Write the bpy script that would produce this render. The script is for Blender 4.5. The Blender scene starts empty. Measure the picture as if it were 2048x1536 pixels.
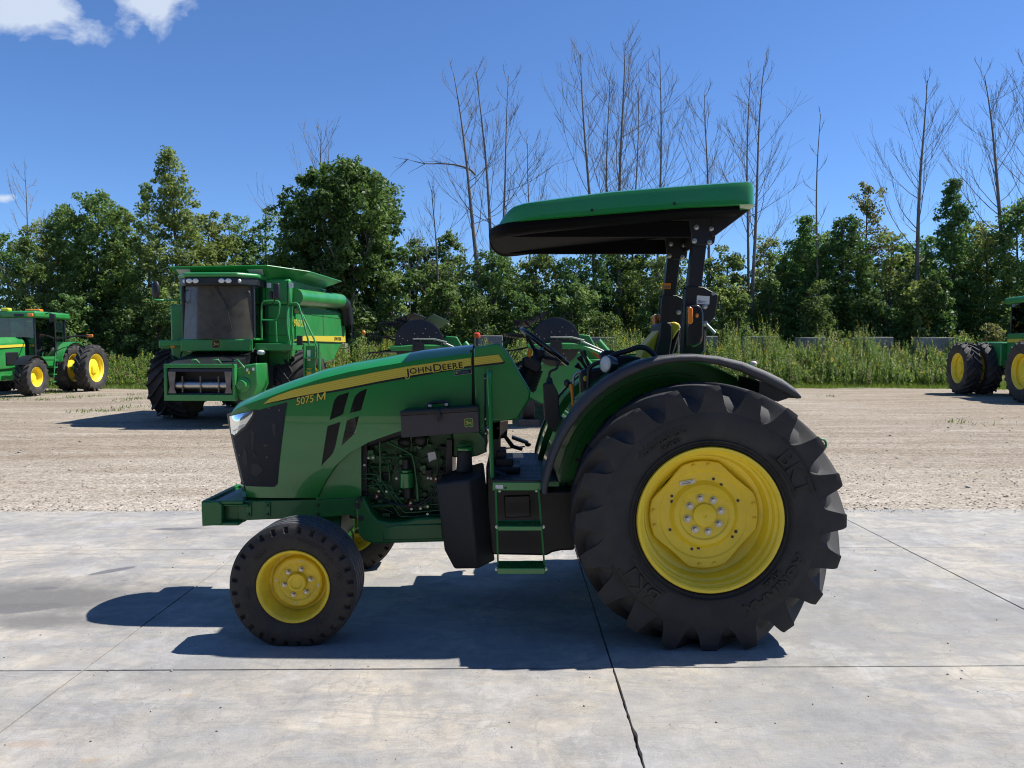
import bpy, bmesh, math, random
import numpy as np
from mathutils import Vector, Matrix

# ------------------------------------------------------------------ camera, sky, sun, exposure
SC = bpy.context.scene
FPX, CH = 1538.0, 1.70                       # focal length in px of a 2048 px wide frame, eye height
PITCH = math.atan(68.0 / FPX)
cam = bpy.data.cameras.new('camera'); camo = bpy.data.objects.new('camera', cam)
SC.collection.objects.link(camo); SC.camera = camo
cam.sensor_width = 36.0; cam.lens = 36.0 * FPX / 2048.0
cam.clip_start = 0.05; cam.clip_end = 3000.0
camo.location = (0, 0, CH); camo.rotation_euler = (math.pi / 2 - PITCH, 0, 0)

SUN = Vector((0.86, 0.23, 1.30)).normalized()          # towards the sun
EL = math.asin(SUN.z); AZ = math.atan2(SUN.x, SUN.y)   # clockwise from +Y
sl = bpy.data.lights.new('sun', 'SUN'); slo = bpy.data.objects.new('sun', sl)
SC.collection.objects.link(slo)
sl.energy = 5.0; sl.angle = math.radians(0.53); sl.color = (1.0, 0.965, 0.90)
slo.rotation_euler = (-SUN).to_track_quat('-Z', 'Y').to_euler()
slo.location = (20, 10, 30)

wd = bpy.data.worlds.new('World'); SC.world = wd; wd.use_nodes = True
wn = wd.node_tree; wn.nodes.clear()
def _n(t, k, **kw):
    n = t.nodes.new(k)
    for a, b in kw.items(): setattr(n, a, b)
    return n
def _math(t, op, a, b=None, c=None, clamp=False):
    n = t.nodes.new('ShaderNodeMath'); n.operation = op; n.use_clamp = clamp
    for i, x in enumerate((a, b, c)):
        if x is None: continue
        if isinstance(x, (int, float)): n.inputs[i].default_value = x
        else: t.links.new(x, n.inputs[i])
    return n.outputs[0]
sky = _n(wn, 'ShaderNodeTexSky', sky_type='NISHITA', sun_disc=False)
sky.sun_elevation = EL; sky.sun_rotation = AZ
sky.altitude = 1000; sky.air_density = 1.0; sky.dust_density = 0.0; sky.ozone_density = 6.0
bg = _n(wn, 'ShaderNodeBackground'); bg.inputs['Strength'].default_value = 0.086
wo = _n(wn, 'ShaderNodeOutputWorld')
tc = _n(wn, 'ShaderNodeTexCoord'); sx = _n(wn, 'ShaderNodeSeparateXYZ')
wn.links.new(tc.outputs['Generated'], sx.inputs[0])
yy = _math(wn, 'MAXIMUM', sx.outputs[1], 0.05)
ca = _math(wn, 'DIVIDE', sx.outputs[0], yy); cb = _math(wn, 'DIVIDE', sx.outputs[2], yy)
nz = _n(wn, 'ShaderNodeTexNoise'); nz.inputs['Scale'].default_value = 13.0
nz.inputs['Detail'].default_value = 9.0; nz.inputs['Roughness'].default_value = 0.58; nz.inputs['Distortion'].default_value = 0.35
cmb = _n(wn, 'ShaderNodeCombineXYZ'); wn.links.new(ca, cmb.inputs[0]); wn.links.new(cb, cmb.inputs[1])
wn.links.new(cmb.outputs[0], nz.inputs['Vector'])
def blob(cx, cy, ang, rx, ry):
    c_, s_ = math.cos(ang), math.sin(ang)
    dx = _math(wn, 'SUBTRACT', ca, cx); dy = _math(wn, 'SUBTRACT', cb, cy)
    u = _math(wn, 'DIVIDE', _math(wn, 'ADD', _math(wn, 'MULTIPLY', dx, c_), _math(wn, 'MULTIPLY', dy, s_)), rx)
    v = _math(wn, 'DIVIDE', _math(wn, 'SUBTRACT', _math(wn, 'MULTIPLY', dy, c_), _math(wn, 'MULTIPLY', dx, s_)), ry)
    d = _math(wn, 'SQRT', _math(wn, 'ADD', _math(wn, 'MULTIPLY', u, u), _math(wn, 'MULTIPLY', v, v)))
    return _math(wn, 'SUBTRACT', 1.0, d)
b1 = blob(-0.622, 0.443, -0.42, 0.106, 0.044)
b2 = blob(-0.466, 0.440, -0.45, 0.058, 0.040)
b3 = blob(-0.652, 0.196, 0.0, 0.028, 0.010)
b3 = _math(wn, 'SUBTRACT', b3, 0.32)
bb = _math(wn, 'MAXIMUM', _math(wn, 'MAXIMUM', b1, b2), b3)
bb = _math(wn, 'MAXIMUM', bb, -1.0)
dens = _math(wn, 'ADD', bb, _math(wn, 'MULTIPLY', _math(wn, 'SUBTRACT', nz.outputs[0], 0.5), 2.3))
dens = _math(wn, 'MULTIPLY', dens, 2.2, clamp=True)
dens = _math(wn, 'MULTIPLY', dens, _math(wn, 'GREATER_THAN', sx.outputs[1], 0.1))
dens = _math(wn, 'MULTIPLY', dens, _math(wn, 'MULTIPLY', _math(wn, 'ADD', bb, 0.45), 2.6, clamp=True))
dens = _math(wn, 'MULTIPLY', dens, 0.88)
mx = _n(wn, 'ShaderNodeMixRGB'); wn.links.new(dens, mx.inputs[0])
tint = _n(wn, 'ShaderNodeMixRGB', blend_type='MULTIPLY'); tint.inputs[0].default_value = 1.0; tint.inputs[2].default_value = (.82, 1.0, 1.24, 1)   # deep clear-day blue
wn.links.new(sky.outputs[0], tint.inputs[1])
wn.links.new(tint.outputs[0], mx.inputs[1]); mx.inputs[2].default_value = (5.6, 6.3, 7.4, 1)
wn.links.new(mx.outputs[0], bg.inputs['Color']); wn.links.new(bg.outputs[0], wo.inputs[0])

SC.view_settings.view_transform = 'Standard'; SC.view_settings.look = 'None'
SC.view_settings.exposure = 0.55; SC.view_settings.gamma = 1.0
SC.render.engine = 'CYCLES'
SC.cycles.use_denoising = True; SC.cycles.filter_width = 1.1
SC.cycles.max_bounces = 6; SC.cycles.diffuse_bounces = 3; SC.cycles.glossy_bounces = 3
SC.cycles.transmission_bounces = 4; SC.cycles.transparent_max_bounces = 6
SC.cycles.caustics_reflective = False; SC.cycles.caustics_refractive = False

# ------------------------------------------------------------------ helpers
COL = SC.collection
W0 = {}
cP, sP = math.cos(PITCH), math.sin(PITCH)
def W(px, py, Y):
    """Survey of the photograph: where pixel (px, py) lies on the vertical plane at distance Y."""
    u = (px - 1024) / FPX; v = (768 - py) / FPX
    dy = cP + v * sP
    return u * Y / dy, CH + (v * cP - sP) / dy * Y
def WP(Y, pts): return [W(a, b, Y) for a, b in pts]
def V3(px, py, Y):
    a, b = W(px, py, Y); return (a, Y, b)
def lerp(x, xs, ys): return float(np.interp(x, xs, ys))

class MB:
    def __init__(s): s.v = []; s.f = []; s.m = []
    def add(s, vs, fs, mi=0):
        o = len(s.v); s.v += [tuple(map(float, v)) for v in vs]
        for f in fs: s.f.append(tuple(i + o for i in f)); s.m.append(mi)
        return s
    def box(s, c, d, rot=None, mi=0):
        hx, hy, hz = d[0] / 2, d[1] / 2, d[2] / 2
        vs = [Vector((x, y, z)) for x in (-hx, hx) for y in (-hy, hy) for z in (-hz, hz)]
        if rot is not None:
            R = rot if isinstance(rot, Matrix) else Matrix.Rotation(rot[1], 3, rot[0])
            vs = [R @ v for v in vs]
        c = Vector(c)
        return s.add([v + c for v in vs], [(0, 1, 3, 2), (4, 6, 7, 5), (0, 4, 5, 1), (2, 3, 7, 6), (0, 2, 6, 4), (1, 5, 7, 3)], mi)
    def b2(s, lo, hi, mi=0):
        return s.box([(a + b) / 2 for a, b in zip(lo, hi)], [abs(b - a) for a, b in zip(lo, hi)], mi=mi)
    def prism(s, poly, y0, y1, mi=0, poly2=None):
        n = len(poly); q = poly2 or poly
        vs = [(x, y0, z) for x, z in poly] + [(x, y1, z) for x, z in q]
        fs = [tuple(range(n)), tuple(range(2 * n - 1, n - 1, -1))]
        fs += [(i, (i + 1) % n, (i + 1) % n + n, i + n) for i in range(n)]
        return s.add(vs, fs, mi)
    def prismx(s, poly, x0, x1, mi=0):
        n = len(poly)
        vs = [(x0, y, z) for y, z in poly] + [(x1, y, z) for y, z in poly]
        fs = [tuple(range(n)), tuple(range(2 * n - 1, n - 1, -1))]
        fs += [(i, (i + 1) % n, (i + 1) % n + n, i + n) for i in range(n)]
        return s.add(vs, fs, mi)
    def prismz(s, poly, z0, z1, mi=0):
        n = len(poly)
        vs = [(x, y, z0) for x, y in poly] + [(x, y, z1) for x, y in poly]
        fs = [tuple(range(n)), tuple(range(2 * n - 1, n - 1, -1))]
        fs += [(i, (i + 1) % n, (i + 1) % n + n, i + n) for i in range(n)]
        return s.add(vs, fs, mi)
    def tube(s, pts, r, n=8, cap=True, mi=0, flat=1.0):
        pts = [Vector(p) for p in pts]; k = len(pts)
        rs = r if isinstance(r, (list, tuple)) else [r] * k
        vs = []; t0 = (pts[1] - pts[0]).normalized()
        up = Vector((0, 0, 1)) if abs(t0.z) < 0.9 else Vector((1, 0, 0))
        a = t0.cross(up).normalized()
        for i, p in enumerate(pts):
            t = (pts[min(i + 1, k - 1)] - pts[max(i - 1, 0)])
            t = t.normalized() if t.length > 1e-9 else t0
            a = (a - t * a.dot(t)).normalized(); b = t.cross(a)
            for j in range(n):
                w = 2 * math.pi * (j + .5) / n
                vs.append(p + (a * math.cos(w) + b * math.sin(w) * flat) * rs[i])
        fs = [(i * n + j, i * n + (j + 1) % n, (i + 1) * n + (j + 1) % n, (i + 1) * n + j) for i in range(k - 1) for j in range(n)]
        if cap: fs += [tuple(range(n - 1, -1, -1)), tuple(range((k - 1) * n, k * n))]
        return s.add(vs, fs, mi)
    def cyl(s, p0, p1, r0, r1=None, n=20, mi=0):
        return s.tube([p0, p1], [r0, r0 if r1 is None else r1], n, mi=mi)
    def lathe(s, prof, n=64, c=(0, 0, 0), closed=False, disp=None, mi=0):
        """profile of (radius, y) turned about the y axis through c"""
        vs = []; k = len(prof)
        for i in range(n):
            w = 2 * math.pi * i / n
            for j, (r, y) in enumerate(prof):
                if disp:
                    dr, dy = disp(i, j); r += dr; y += dy
                vs.append((c[0] + r * math.cos(w), c[1] + y, c[2] + r * math.sin(w)))
        fs = []
        for i in range(n):
            i2 = (i + 1) % n
            for j in range(k if closed else k - 1):
                j2 = (j + 1) % k
                fs.append((i * k + j, i2 * k + j, i2 * k + j2, i * k + j2))
        return s.add(vs, fs, mi)
    def loft(s, secs, cap=True, closed=True, mi=0):
        k = len(secs[0]); vs = [p for q in secs for p in q]; m = len(secs)
        fs = [(i * k + j, i * k + (j + 1) % k, (i + 1) * k + (j + 1) % k, (i + 1) * k + j)
              for i in range(m - 1) for j in range(k if closed else k - 1)]
        if cap and closed: fs += [tuple(range(k - 1, -1, -1)), tuple(range((m - 1) * k, m * k))]
        return s.add(vs, fs, mi)
    def ball(s, c, r, n=12, m=8, mi=0):
        if not isinstance(r, (tuple, list)): r = (r, r, r)
        vs = [(c[0], c[1], c[2] - r[2])]; fs = []
        for i in range(1, m):
            a = -math.pi / 2 + math.pi * i / m
            for j in range(n):
                b = 2 * math.pi * j / n
                vs.append((c[0] + r[0] * math.cos(a) * math.cos(b), c[1] + r[1] * math.cos(a) * math.sin(b), c[2] + r[2] * math.sin(a)))
        vs.append((c[0], c[1], c[2] + r[2])); L = len(vs) - 1
        for j in range(n):
            fs.append((0, 1 + (j + 1) % n, 1 + j)); fs.append((L, L - n + j, L - n + (j + 1) % n))
        for i in range(m - 2):
            for j in range(n):
                a = 1 + i * n; fs.append((a + j, a + (j + 1) % n, a + n + (j + 1) % n, a + n + j))
        return s.add(vs, fs, mi)
    def mesh(s, name, mats, smooth=38, recalc=True):
        me = bpy.data.meshes.new(name); me.from_pydata(s.v, [], s.f)
        if not isinstance(mats, (list, tuple)): mats = [mats]
        for m in mats: me.materials.append(m)
        if any(s.m): me.polygons.foreach_set('material_index', s.m)
        if recalc:
            bm = bmesh.new(); bm.from_mesh(me)
            bmesh.ops.recalc_face_normals(bm, faces=bm.faces); bm.to_mesh(me); bm.free()
        if smooth:
            me.polygons.foreach_set('use_smooth', [True] * len(me.polygons))
            me.set_sharp_from_angle(angle=math.radians(smooth))
        me.update()
        return me
    def build(s, name, mats, parent=None, loc=(0, 0, 0), bevel=0, seg=2, smooth=38, recalc=True):
        return place(name, s.mesh(name, mats, smooth, recalc), parent, loc, bevel, seg)

def place(name, me, parent=None, loc=(0, 0, 0), bevel=0, seg=2, rot=None):
    o = bpy.data.objects.new(name, me); COL.objects.link(o)
    loc = Vector(loc)
    if parent is not None:
        o.parent = parent; o.location = loc - W0.get(parent.name, Vector())
    else: o.location = loc
    W0[o.name] = loc
    if rot is not None: o.rotation_euler = rot
    if bevel:
        m = o.modifiers.new('bevel', 'BEVEL'); m.width = bevel; m.segments = seg
        m.limit_method = 'ANGLE'; m.angle_limit = math.radians(32)
    return o
def thing(name, label, cat, loc=(0, 0, 0), rotz=0, group=None, local=False):
    o = bpy.data.objects.new(name, None); COL.objects.link(o); o.location = loc; o.rotation_euler = (0, 0, rotz)
    o.empty_display_size = 0.3
    W0[o.name] = Vector() if local else Vector(loc)
    return tag(o, label, cat, group)
def tag(o, label=None, cat=None, group=None, kind=None):
    if label: o['label'] = label
    if cat: o['category'] = cat
    if group: o['group'] = group
    if kind: o['kind'] = kind
    return o
def copy_tree(o, parent=None):
    c = o.copy(); COL.objects.link(c); c.parent = parent
    for ch in list(o.children):
        d = copy_tree(ch, c); d.matrix_parent_inverse = ch.matrix_parent_inverse.copy()
    return c
def arc(c, r, a0, a1, n, y=None):
    out = []
    for i in range(n + 1):
        a = math.radians(a0 + (a1 - a0) * i / n); out.append((c[0] + r * math.cos(a), c[1] + r * math.sin(a)))
    return out
def rsmooth(pts, it=2):
    """Chaikin corner cutting on an open path, ends kept"""
    pts = [Vector(p) for p in pts]
    for _ in range(it):
        q = [pts[0]]
        for a, b in zip(pts[:-1], pts[1:]): q += [a * .75 + b * .25, a * .25 + b * .75]
        q.append(pts[-1]); pts = q
    return pts
def text_geo(s, size, off=0.0, ext=0.0, shear=0.0, sx=1.0, space=1.0):
    cu = bpy.data.curves.new('lettering', 'FONT'); cu.body = s; cu.size = size; cu.offset = off; cu.extrude = ext
    cu.resolution_u = 3; cu.shear = shear; cu.space_character = space
    o = bpy.data.objects.new('lettering', cu); COL.objects.link(o)
    dg = bpy.context.evaluated_depsgraph_get()
    me = bpy.data.meshes.new_from_object(o.evaluated_get(dg))
    vs = [(v.co.x * sx, v.co.y, v.co.z) for v in me.vertices]; fs = [tuple(p.vertices) for p in me.polygons]
    bpy.data.objects.remove(o); bpy.data.curves.remove(cu); bpy.data.meshes.remove(me)
    return vs, fs

# ------------------------------------------------------------------ materials
def mat(name, col, rough=.5, metal=0., coat=0., var=.0, vscale=3., bump=0., bscale=60., dust=0., dustcol=(.30, .25, .18), spec=.5, coatr=.06, dscale=4.):
    m = bpy.data.materials.new(name); m.use_nodes = True; t = m.node_tree; b = t.nodes['Principled BSDF']
    b.inputs['Roughness'].default_value = rough; b.inputs['Metallic'].default_value = metal
    b.inputs['Specular IOR Level'].default_value = spec
    b.inputs['Coat Weight'].default_value = coat; b.inputs['Coat Roughness'].default_value = coatr
    c4 = (*col, 1); b.inputs['Base Color'].default_value = c4
    g = t.nodes.new('ShaderNodeNewGeometry'); src = None
    if var or dust:
        n = t.nodes.new('ShaderNodeTexNoise'); n.inputs['Scale'].default_value = vscale; n.inputs['Detail'].default_value = 6
        n.inputs['Roughness'].default_value = .62
        t.links.new(g.outputs['Position'], n.inputs['Vector'])
        mp = t.nodes.new('ShaderNodeMapRange'); mp.inputs[1].default_value = .3; mp.inputs[2].default_value = .7
        mp.inputs[3].default_value = 1 - var; mp.inputs[4].default_value = 1 + var
        t.links.new(n.outputs[0], mp.inputs[0])
        mm = t.nodes.new('ShaderNodeMixRGB'); mm.blend_type = 'MULTIPLY'; mm.inputs[0].default_value = 1
        mm.inputs[1].default_value = c4; t.links.new(mp.outputs[0], mm.inputs[2]); src = mm.outputs[0]
        if dust:
            n2 = t.nodes.new('ShaderNodeTexNoise'); n2.inputs['Scale'].default_value = dscale; n2.inputs['Detail'].default_value = 8
            n2.inputs['Roughness'].default_value = .7
            t.links.new(g.outputs['Position'], n2.inputs['Vector'])
            m2 = t.nodes.new('ShaderNodeMapRange'); m2.inputs[1].default_value = .42; m2.inputs[2].default_value = .78
            m2.inputs[3].default_value = 0; m2.inputs[4].default_value = dust; t.links.new(n2.outputs[0], m2.inputs[0])
            dm = t.nodes.new('ShaderNodeMixRGB'); t.links.new(m2.outputs[0], dm.inputs[0]); t.links.new(src, dm.inputs[1])
            dm.inputs[2].default_value = (*dustcol, 1); src = dm.outputs[0]
            rr = t.nodes.new('ShaderNodeMapRange'); rr.inputs[3].default_value = rough; rr.inputs[4].default_value = min(1, rough + .5)
            t.links.new(m2.outputs[0], rr.inputs[0]); t.links.new(rr.outputs[0], b.inputs['Roughness'])
        t.links.new(src, b.inputs['Base Color'])
    if bump:
        n = t.nodes.new('ShaderNodeTexNoise'); n.inputs['Scale'].default_value = bscale; n.inputs['Detail'].default_value = 3
        t.links.new(g.outputs['Position'], n.inputs['Vector'])
        bu = t.nodes.new('ShaderNodeBump'); bu.inputs['Strength'].default_value = bump; bu.inputs['Distance'].default_value = .01
        t.links.new(n.outputs[0], bu.inputs['Height']); t.links.new(bu.outputs[0], b.inputs['Normal'])
    return m
GREEN = mat('green_paint', (.010, .215, .036), .30, coat=.75, coatr=.03, bump=.12, bscale=3.2, var=.06, vscale=2, dust=.10, dustcol=(.18, .20, .13), dscale=3)
GREENC = mat('green_cast_paint', (.012, .150, .032), .42, coat=.3, var=.12, bump=.25, bscale=220)
GREENO = mat('green_paint_weathered', (.018, .235, .048), .38, coat=.4, var=.16, vscale=1.6, dust=.30, dustcol=(.17, .21, .12), dscale=2.2, bump=.15, bscale=2.5)
GREEND = mat('green_engine_paint', (.010, .085, .022), .45, coat=.1, var=.3, vscale=12, bump=.2, bscale=90)
YEL = mat('yellow_paint', (.92, .70, .035), .42, coat=.25, var=.06, vscale=5, dust=.22, dustcol=(.30, .23, .08), dscale=7)
YELW = mat('yellow_wheel_worn', (.86, .64, .032), .45, coat=.15, var=.1, vscale=8, dust=.35, dustcol=(.24, .19, .09), dscale=9)
YELB = mat('yellow_vinyl', (.66, .50, .03), .5, var=.05)
BLACK = mat('black_plastic', (.012, .013, .015), .45, var=.15, vscale=6, bump=.12, bscale=400)
BLACKG = mat('black_gloss', (.008, .009, .011), .3, coat=.2, var=.1)
BLACKM = mat('black_powder_coat', (.013, .014, .017), .38, var=.15, bump=.1, bscale=500)
TANKB = mat('black_tank_plastic', (.015, .016, .018), .55, var=.12, vscale=5, bump=.35, bscale=600)
GRAPH = mat('graphite_steel', (.045, .043, .048), .42, metal=.15, var=.08, bump=.12, bscale=700)
RUB = mat('tyre_rubber', (.034, .034, .035), .68, var=.18, vscale=6, bump=.3, bscale=300, dust=.30, dustcol=(.075, .07, .065), dscale=6, spec=.35)
RUBF = mat('front_tyre_rubber', (.033, .031, .030), .66, var=.25, vscale=14, bump=.4, bscale=260, dust=.5, dustcol=(.085, .075, .062), dscale=12, spec=.35)
RUBT = mat('tread_worn_rubber', (.075, .076, .08), .6, var=.15, vscale=9, bump=.3, bscale=200)
RUBG = mat('lug_rubber', (.052, .052, .054), .62, var=.2, vscale=8, bump=.3, bscale=260, dust=.35, dustcol=(.10, .095, .088), dscale=7, spec=.35)
LINER = mat('canopy_liner_black', (.006, .006, .007), .7, spec=.06)
RUBL = mat('raised_rubber', (.012, .012, .013), .55)
RUBO = mat('field_tyre_rubber', (.030, .029, .029), .7, var=.2, vscale=3, dust=.45, dustcol=(.13, .115, .095), dscale=3)
FEND = mat('grey_fender_plastic', (.050, .052, .058), .5, var=.1, vscale=5, bump=.3, bscale=500)
STEEL = mat('zinc_bolt', (.55, .55, .52), .35, metal=.85, var=.12, vscale=40)
CHROME = mat('bright_steel', (.7, .7, .7), .15, metal=1)
STEELD = mat('worn_steel', (.22, .19, .165), .5, metal=.6, var=.3, vscale=6)
WHITE = mat('white_label', (.72, .73, .72), .5)
DECALY = mat('decal_yellow', (.70, .56, .06), .4, coat=.4)
DECALK = mat('decal_black', (.006, .006, .007), .4, coat=.3)
ORANGE = mat('amber_lens', (.85, .23, .012), .25, coat=.6)
ORANGEH = mat('orange_handle', (.62, .22, .012), .5, var=.08)
RED = mat('red_paint', (.45, .035, .02), .4)
REDL = mat('red_clip', (.25, .02, .02), .4)
GREYI = mat('grey_interior', (.16, .15, .14), .75, var=.2, vscale=4)
MESHB = mat('black_screen', (.014, .015, .018), .5, bump=.6, bscale=900)
WOOD = mat('old_timber', (.17, .12, .085), .85, var=.3, vscale=12)
SEATK = mat('black_vinyl', (.012, .012, .014), .55, bump=.15, bscale=300)
MATF = mat('floor_mat_rubber', (.020, .021, .025), .55, var=.2)
SILV = mat('reflector_silver', (.75, .76, .76), .12, metal=.9)
def glass_mat(name, col, alpha, rough=.03):
    m = bpy.data.materials.new(name); m.use_nodes = True; t = m.node_tree; t.nodes.clear()
    o = t.nodes.new('ShaderNodeOutputMaterial'); mixn = t.nodes.new('ShaderNodeMixShader')
    tr = t.nodes.new('ShaderNodeBsdfTransparent'); tr.inputs[0].default_value = (*col, 1)
    gl = t.nodes.new('ShaderNodeBsdfGlossy'); gl.inputs['Roughness'].default_value = rough; gl.inputs[0].default_value = (.9, .95, .95, 1) if rough < .1 else (.18, .18, .18, 1)
    fr = t.nodes.new('ShaderNodeFresnel'); fr.inputs[0].default_value = 1.5
    mp = t.nodes.new('ShaderNodeMath'); mp.operation = 'ADD'; mp.inputs[1].default_value = alpha; mp.use_clamp = True
    t.links.new(fr.outputs[0], mp.inputs[0]); t.links.new(mp.outputs[0], mixn.inputs[0])
    t.links.new(tr.outputs[0], mixn.inputs[1]); t.links.new(gl.outputs[0], mixn.inputs[2]); t.links.new(mixn.outputs[0], o.inputs[0])
    return m
GLASS = glass_mat('tinted_glass', (.45, .52, .50), .04)
LENS = glass_mat('clear_lens', (.9, .92, .92), .05)
def dusty_glass():
    m = glass_mat('dusty_windscreen', (.42, .40, .37), -.02, .25); t = m.node_tree
    out = t.nodes['Material Output'] if 'Material Output' in t.nodes else [n for n in t.nodes if n.type == 'OUTPUT_MATERIAL'][0]
    old = out.inputs[0].links[0].from_socket
    d = t.nodes.new('ShaderNodeBsdfDiffuse'); d.inputs[0].default_value = (.15, .135, .112, 1)
    n = t.nodes.new('ShaderNodeTexNoise'); n.inputs['Scale'].default_value = 5; n.inputs['Detail'].default_value = 8
    g = t.nodes.new('ShaderNodeNewGeometry'); t.links.new(g.outputs['Position'], n.inputs['Vector'])
    mp = t.nodes.new('ShaderNodeMapRange'); mp.inputs[1].default_value = .3; mp.inputs[2].default_value = .7
    mp.inputs[3].default_value = .48; mp.inputs[4].default_value = .76; t.links.new(n.outputs[0], mp.inputs[0])
    mx = t.nodes.new('ShaderNodeMixShader'); t.links.new(mp.outputs[0], mx.inputs[0]); t.links.new(old, mx.inputs[1]); t.links.new(d.outputs[0], mx.inputs[2])
    t.links.new(mx.outputs[0], out.inputs[0]); return m
DGLASS = dusty_glass()
# ------------------------------------------------------------------ ground, gravel yard, concrete pad
from mathutils import noise as mnoise
RNG = np.random.default_rng(7); random.seed(7)
def smooth01(a, b, x):
    t = min(1, max(0, (x - a) / (b - a))); return t * t * (3 - 2 * t)
def gz(x, y):
    if y < 8.05: return -0.16
    n = mnoise.noise((x * .35, y * .8, 0)) * .022 + mnoise.noise((x * 1.3, y * 2.6, 3)) * .010 + mnoise.noise((x*.12, y*.12, 9)) * .03
    n *= smooth01(8.0, 10.5, y)
    b = 1.0 * smooth01(34.8, 38.6, y + .5 * mnoise.noise((x * .3, 1, 1)))
    far = 0
    return -0.012 + n + b + far
def mk_ground():
    xs = list(np.linspace(-420, -40, 14)) + list(np.arange(-32, 34, .42)) + list(np.linspace(40, 420, 14))
    ys = [-120, -60, -20, 0, 4, 8.02, 8.06] + list(np.arange(8.2, 42, .27)) + [44, 48, 54, 62, 75, 100, 150, 250, 450, 900, 1400]
    vs = [(x, y, gz(x, y)) for y in ys for x in xs]; k = len(xs)
    fs = [(j * k + i, j * k + i + 1, (j + 1) * k + i + 1, (j + 1) * k + i) for j in range(len(ys) - 1) for i in range(k - 1)]
    mb = MB(); mb.add(vs, fs); return mb
def ground_mat():
    m = bpy.data.materials.new('gravel_yard'); m.use_nodes = True; t = m.node_tree; b = t.nodes['Principled BSDF']
    b.inputs['Roughness'].default_value = .95; b.inputs['Specular IOR Level'].default_value = .15
    g = _n(t, 'ShaderNodeNewGeometry'); L = t.links.new
    def nz_(scale, det=6, ro=.6, sxyz=None):
        n = _n(t, 'ShaderNodeTexNoise'); n.inputs['Scale'].default_value = scale; n.inputs['Detail'].default_value = det; n.inputs['Roughness'].default_value = ro
        if sxyz:
            mp = _n(t, 'ShaderNodeMapping'); mp.inputs['Scale'].default_value = sxyz; L(g.outputs['Position'], mp.inputs[0]); L(mp.outputs[0], n.inputs['Vector'])
        else: L(g.outputs['Position'], n.inputs['Vector'])
        return n.outputs[0]
    def rng(x, a, b_, c, d):
        r = _n(t, 'ShaderNodeMapRange'); L(x, r.inputs[0])
        for i, q in enumerate((a, b_, c, d)): r.inputs[i + 1].default_value = q
        return r.outputs[0]
    def mix(f, a, c, bt='MIX'):
        x = _n(t, 'ShaderNodeMixRGB', blend_type=bt)
        if isinstance(f, float): x.inputs[0].default_value = f
        else: L(f, x.inputs[0])
        for i, q in ((1, a), (2, c)):
            if isinstance(q, tuple): x.inputs[i].default_value = (*q, 1)
            else: L(q, x.inputs[i])
        return x.outputs[0]
    big = rng(nz_(.16, 4, .6, (1, 1.6, 1)), .35, .65, 0, 1)
    streak = rng(nz_(1.0, 6, .65, (.16, 1.5, 1)), .42, .68, 0, 1)
    c = mix(big, (.345, .298, .238), (.265, .220, .166))
    c = mix(_math(t, 'MULTIPLY', streak, .7), c, (.185, .145, .10))
    sep = _n(t, 'ShaderNodeSeparateXYZ'); L(g.outputs['Position'], sep.inputs[0])
    pale = rng(_math(t, 'ADD', sep.outputs[1], _math(t, 'MULTIPLY', nz_(.5, 5), 3.0)), 9.5, 14.5, 1, 0)
    c = mix(_math(t, 'MULTIPLY', pale, .75), c, (.42, .37, .305))
    rut = rng(nz_(1.0, 8, .66, (.16, 1.0, 1)), .47, .64, 0, .5)
    c = mix(rut, c, (.225, .178, .125))
    rut2 = rng(nz_(1.3, 9, .68, (.20, 1.5, 1)), .53, .70, 0, .5)
    c = mix(rut2, c, (.45, .40, .335))
    for sc, amt in ((95, .42), (46, .30), (17, .12)):
        v = _n(t, 'ShaderNodeTexVoronoi'); v.inputs['Scale'].default_value = sc; L(g.outputs['Position'], v.inputs['Vector'])
        s2 = _n(t, 'ShaderNodeSeparateColor'); L(v.outputs['Color'], s2.inputs[0])
        c = mix(1.0, c, rng(s2.outputs[0], 0, 1, 1 - amt, 1 + amt), 'MULTIPLY')
    c = mix(1.0, c, rng(nz_(7, 8, .75), .3, .7, .80, 1.18), 'MULTIPLY')
    dark = rng(nz_(2.6, 8, .7, (.6, 1.6, 1)), .62, .72, 0, .6)
    c = mix(dark, c, (.16, .12, .085))
    # dry grass creeping in towards the verge
    gr = rng(_math(t, 'ADD', sep.outputs[1], _math(t, 'MULTIPLY', _math(t, 'SUBTRACT', nz_(.9, 8, .7), .5), 5.0)), 33.6, 34.8, 0, 1)
    c = mix(gr, c, mix(rng(nz_(3, 6), .4, .6, 0, 1), (.055, .10, .02), (.12, .115, .045)))
    wisp = rng(nz_(1.1, 9, .75, (1, 1.4, 1)), .60, .70, 0, .55)
    wl = _math(t, 'MULTIPLY', wisp, rng(sep.outputs[1], 16, 24, 0, 1)); wl = _math(t, 'MULTIPLY', wl, rng(sep.outputs[0], -3, -8, 0, 1))
    c = mix(wl, c, (.16, .19, .07))
    L(c, b.inputs['Base Color'])
    h = _math(t, 'ADD', _math(t, 'MULTIPLY', nz_(34, 5, .7), .6), _math(t, 'MULTIPLY', nz_(7, 6, .7, (.6, 1.3, 1)), 1.3))
    bu = _n(t, 'ShaderNodeBump'); bu.inputs['Strength'].default_value = .55; bu.inputs['Distance'].default_value = .03
    L(h, bu.inputs['Height']); L(bu.outputs[0], b.inputs['Normal'])
    return m
ground = mk_ground().build('ground', ground_mat(), smooth=60, recalc=False)
tag(ground, 'tan gravel yard running back to the weedy bank', None, kind='structure')

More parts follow.
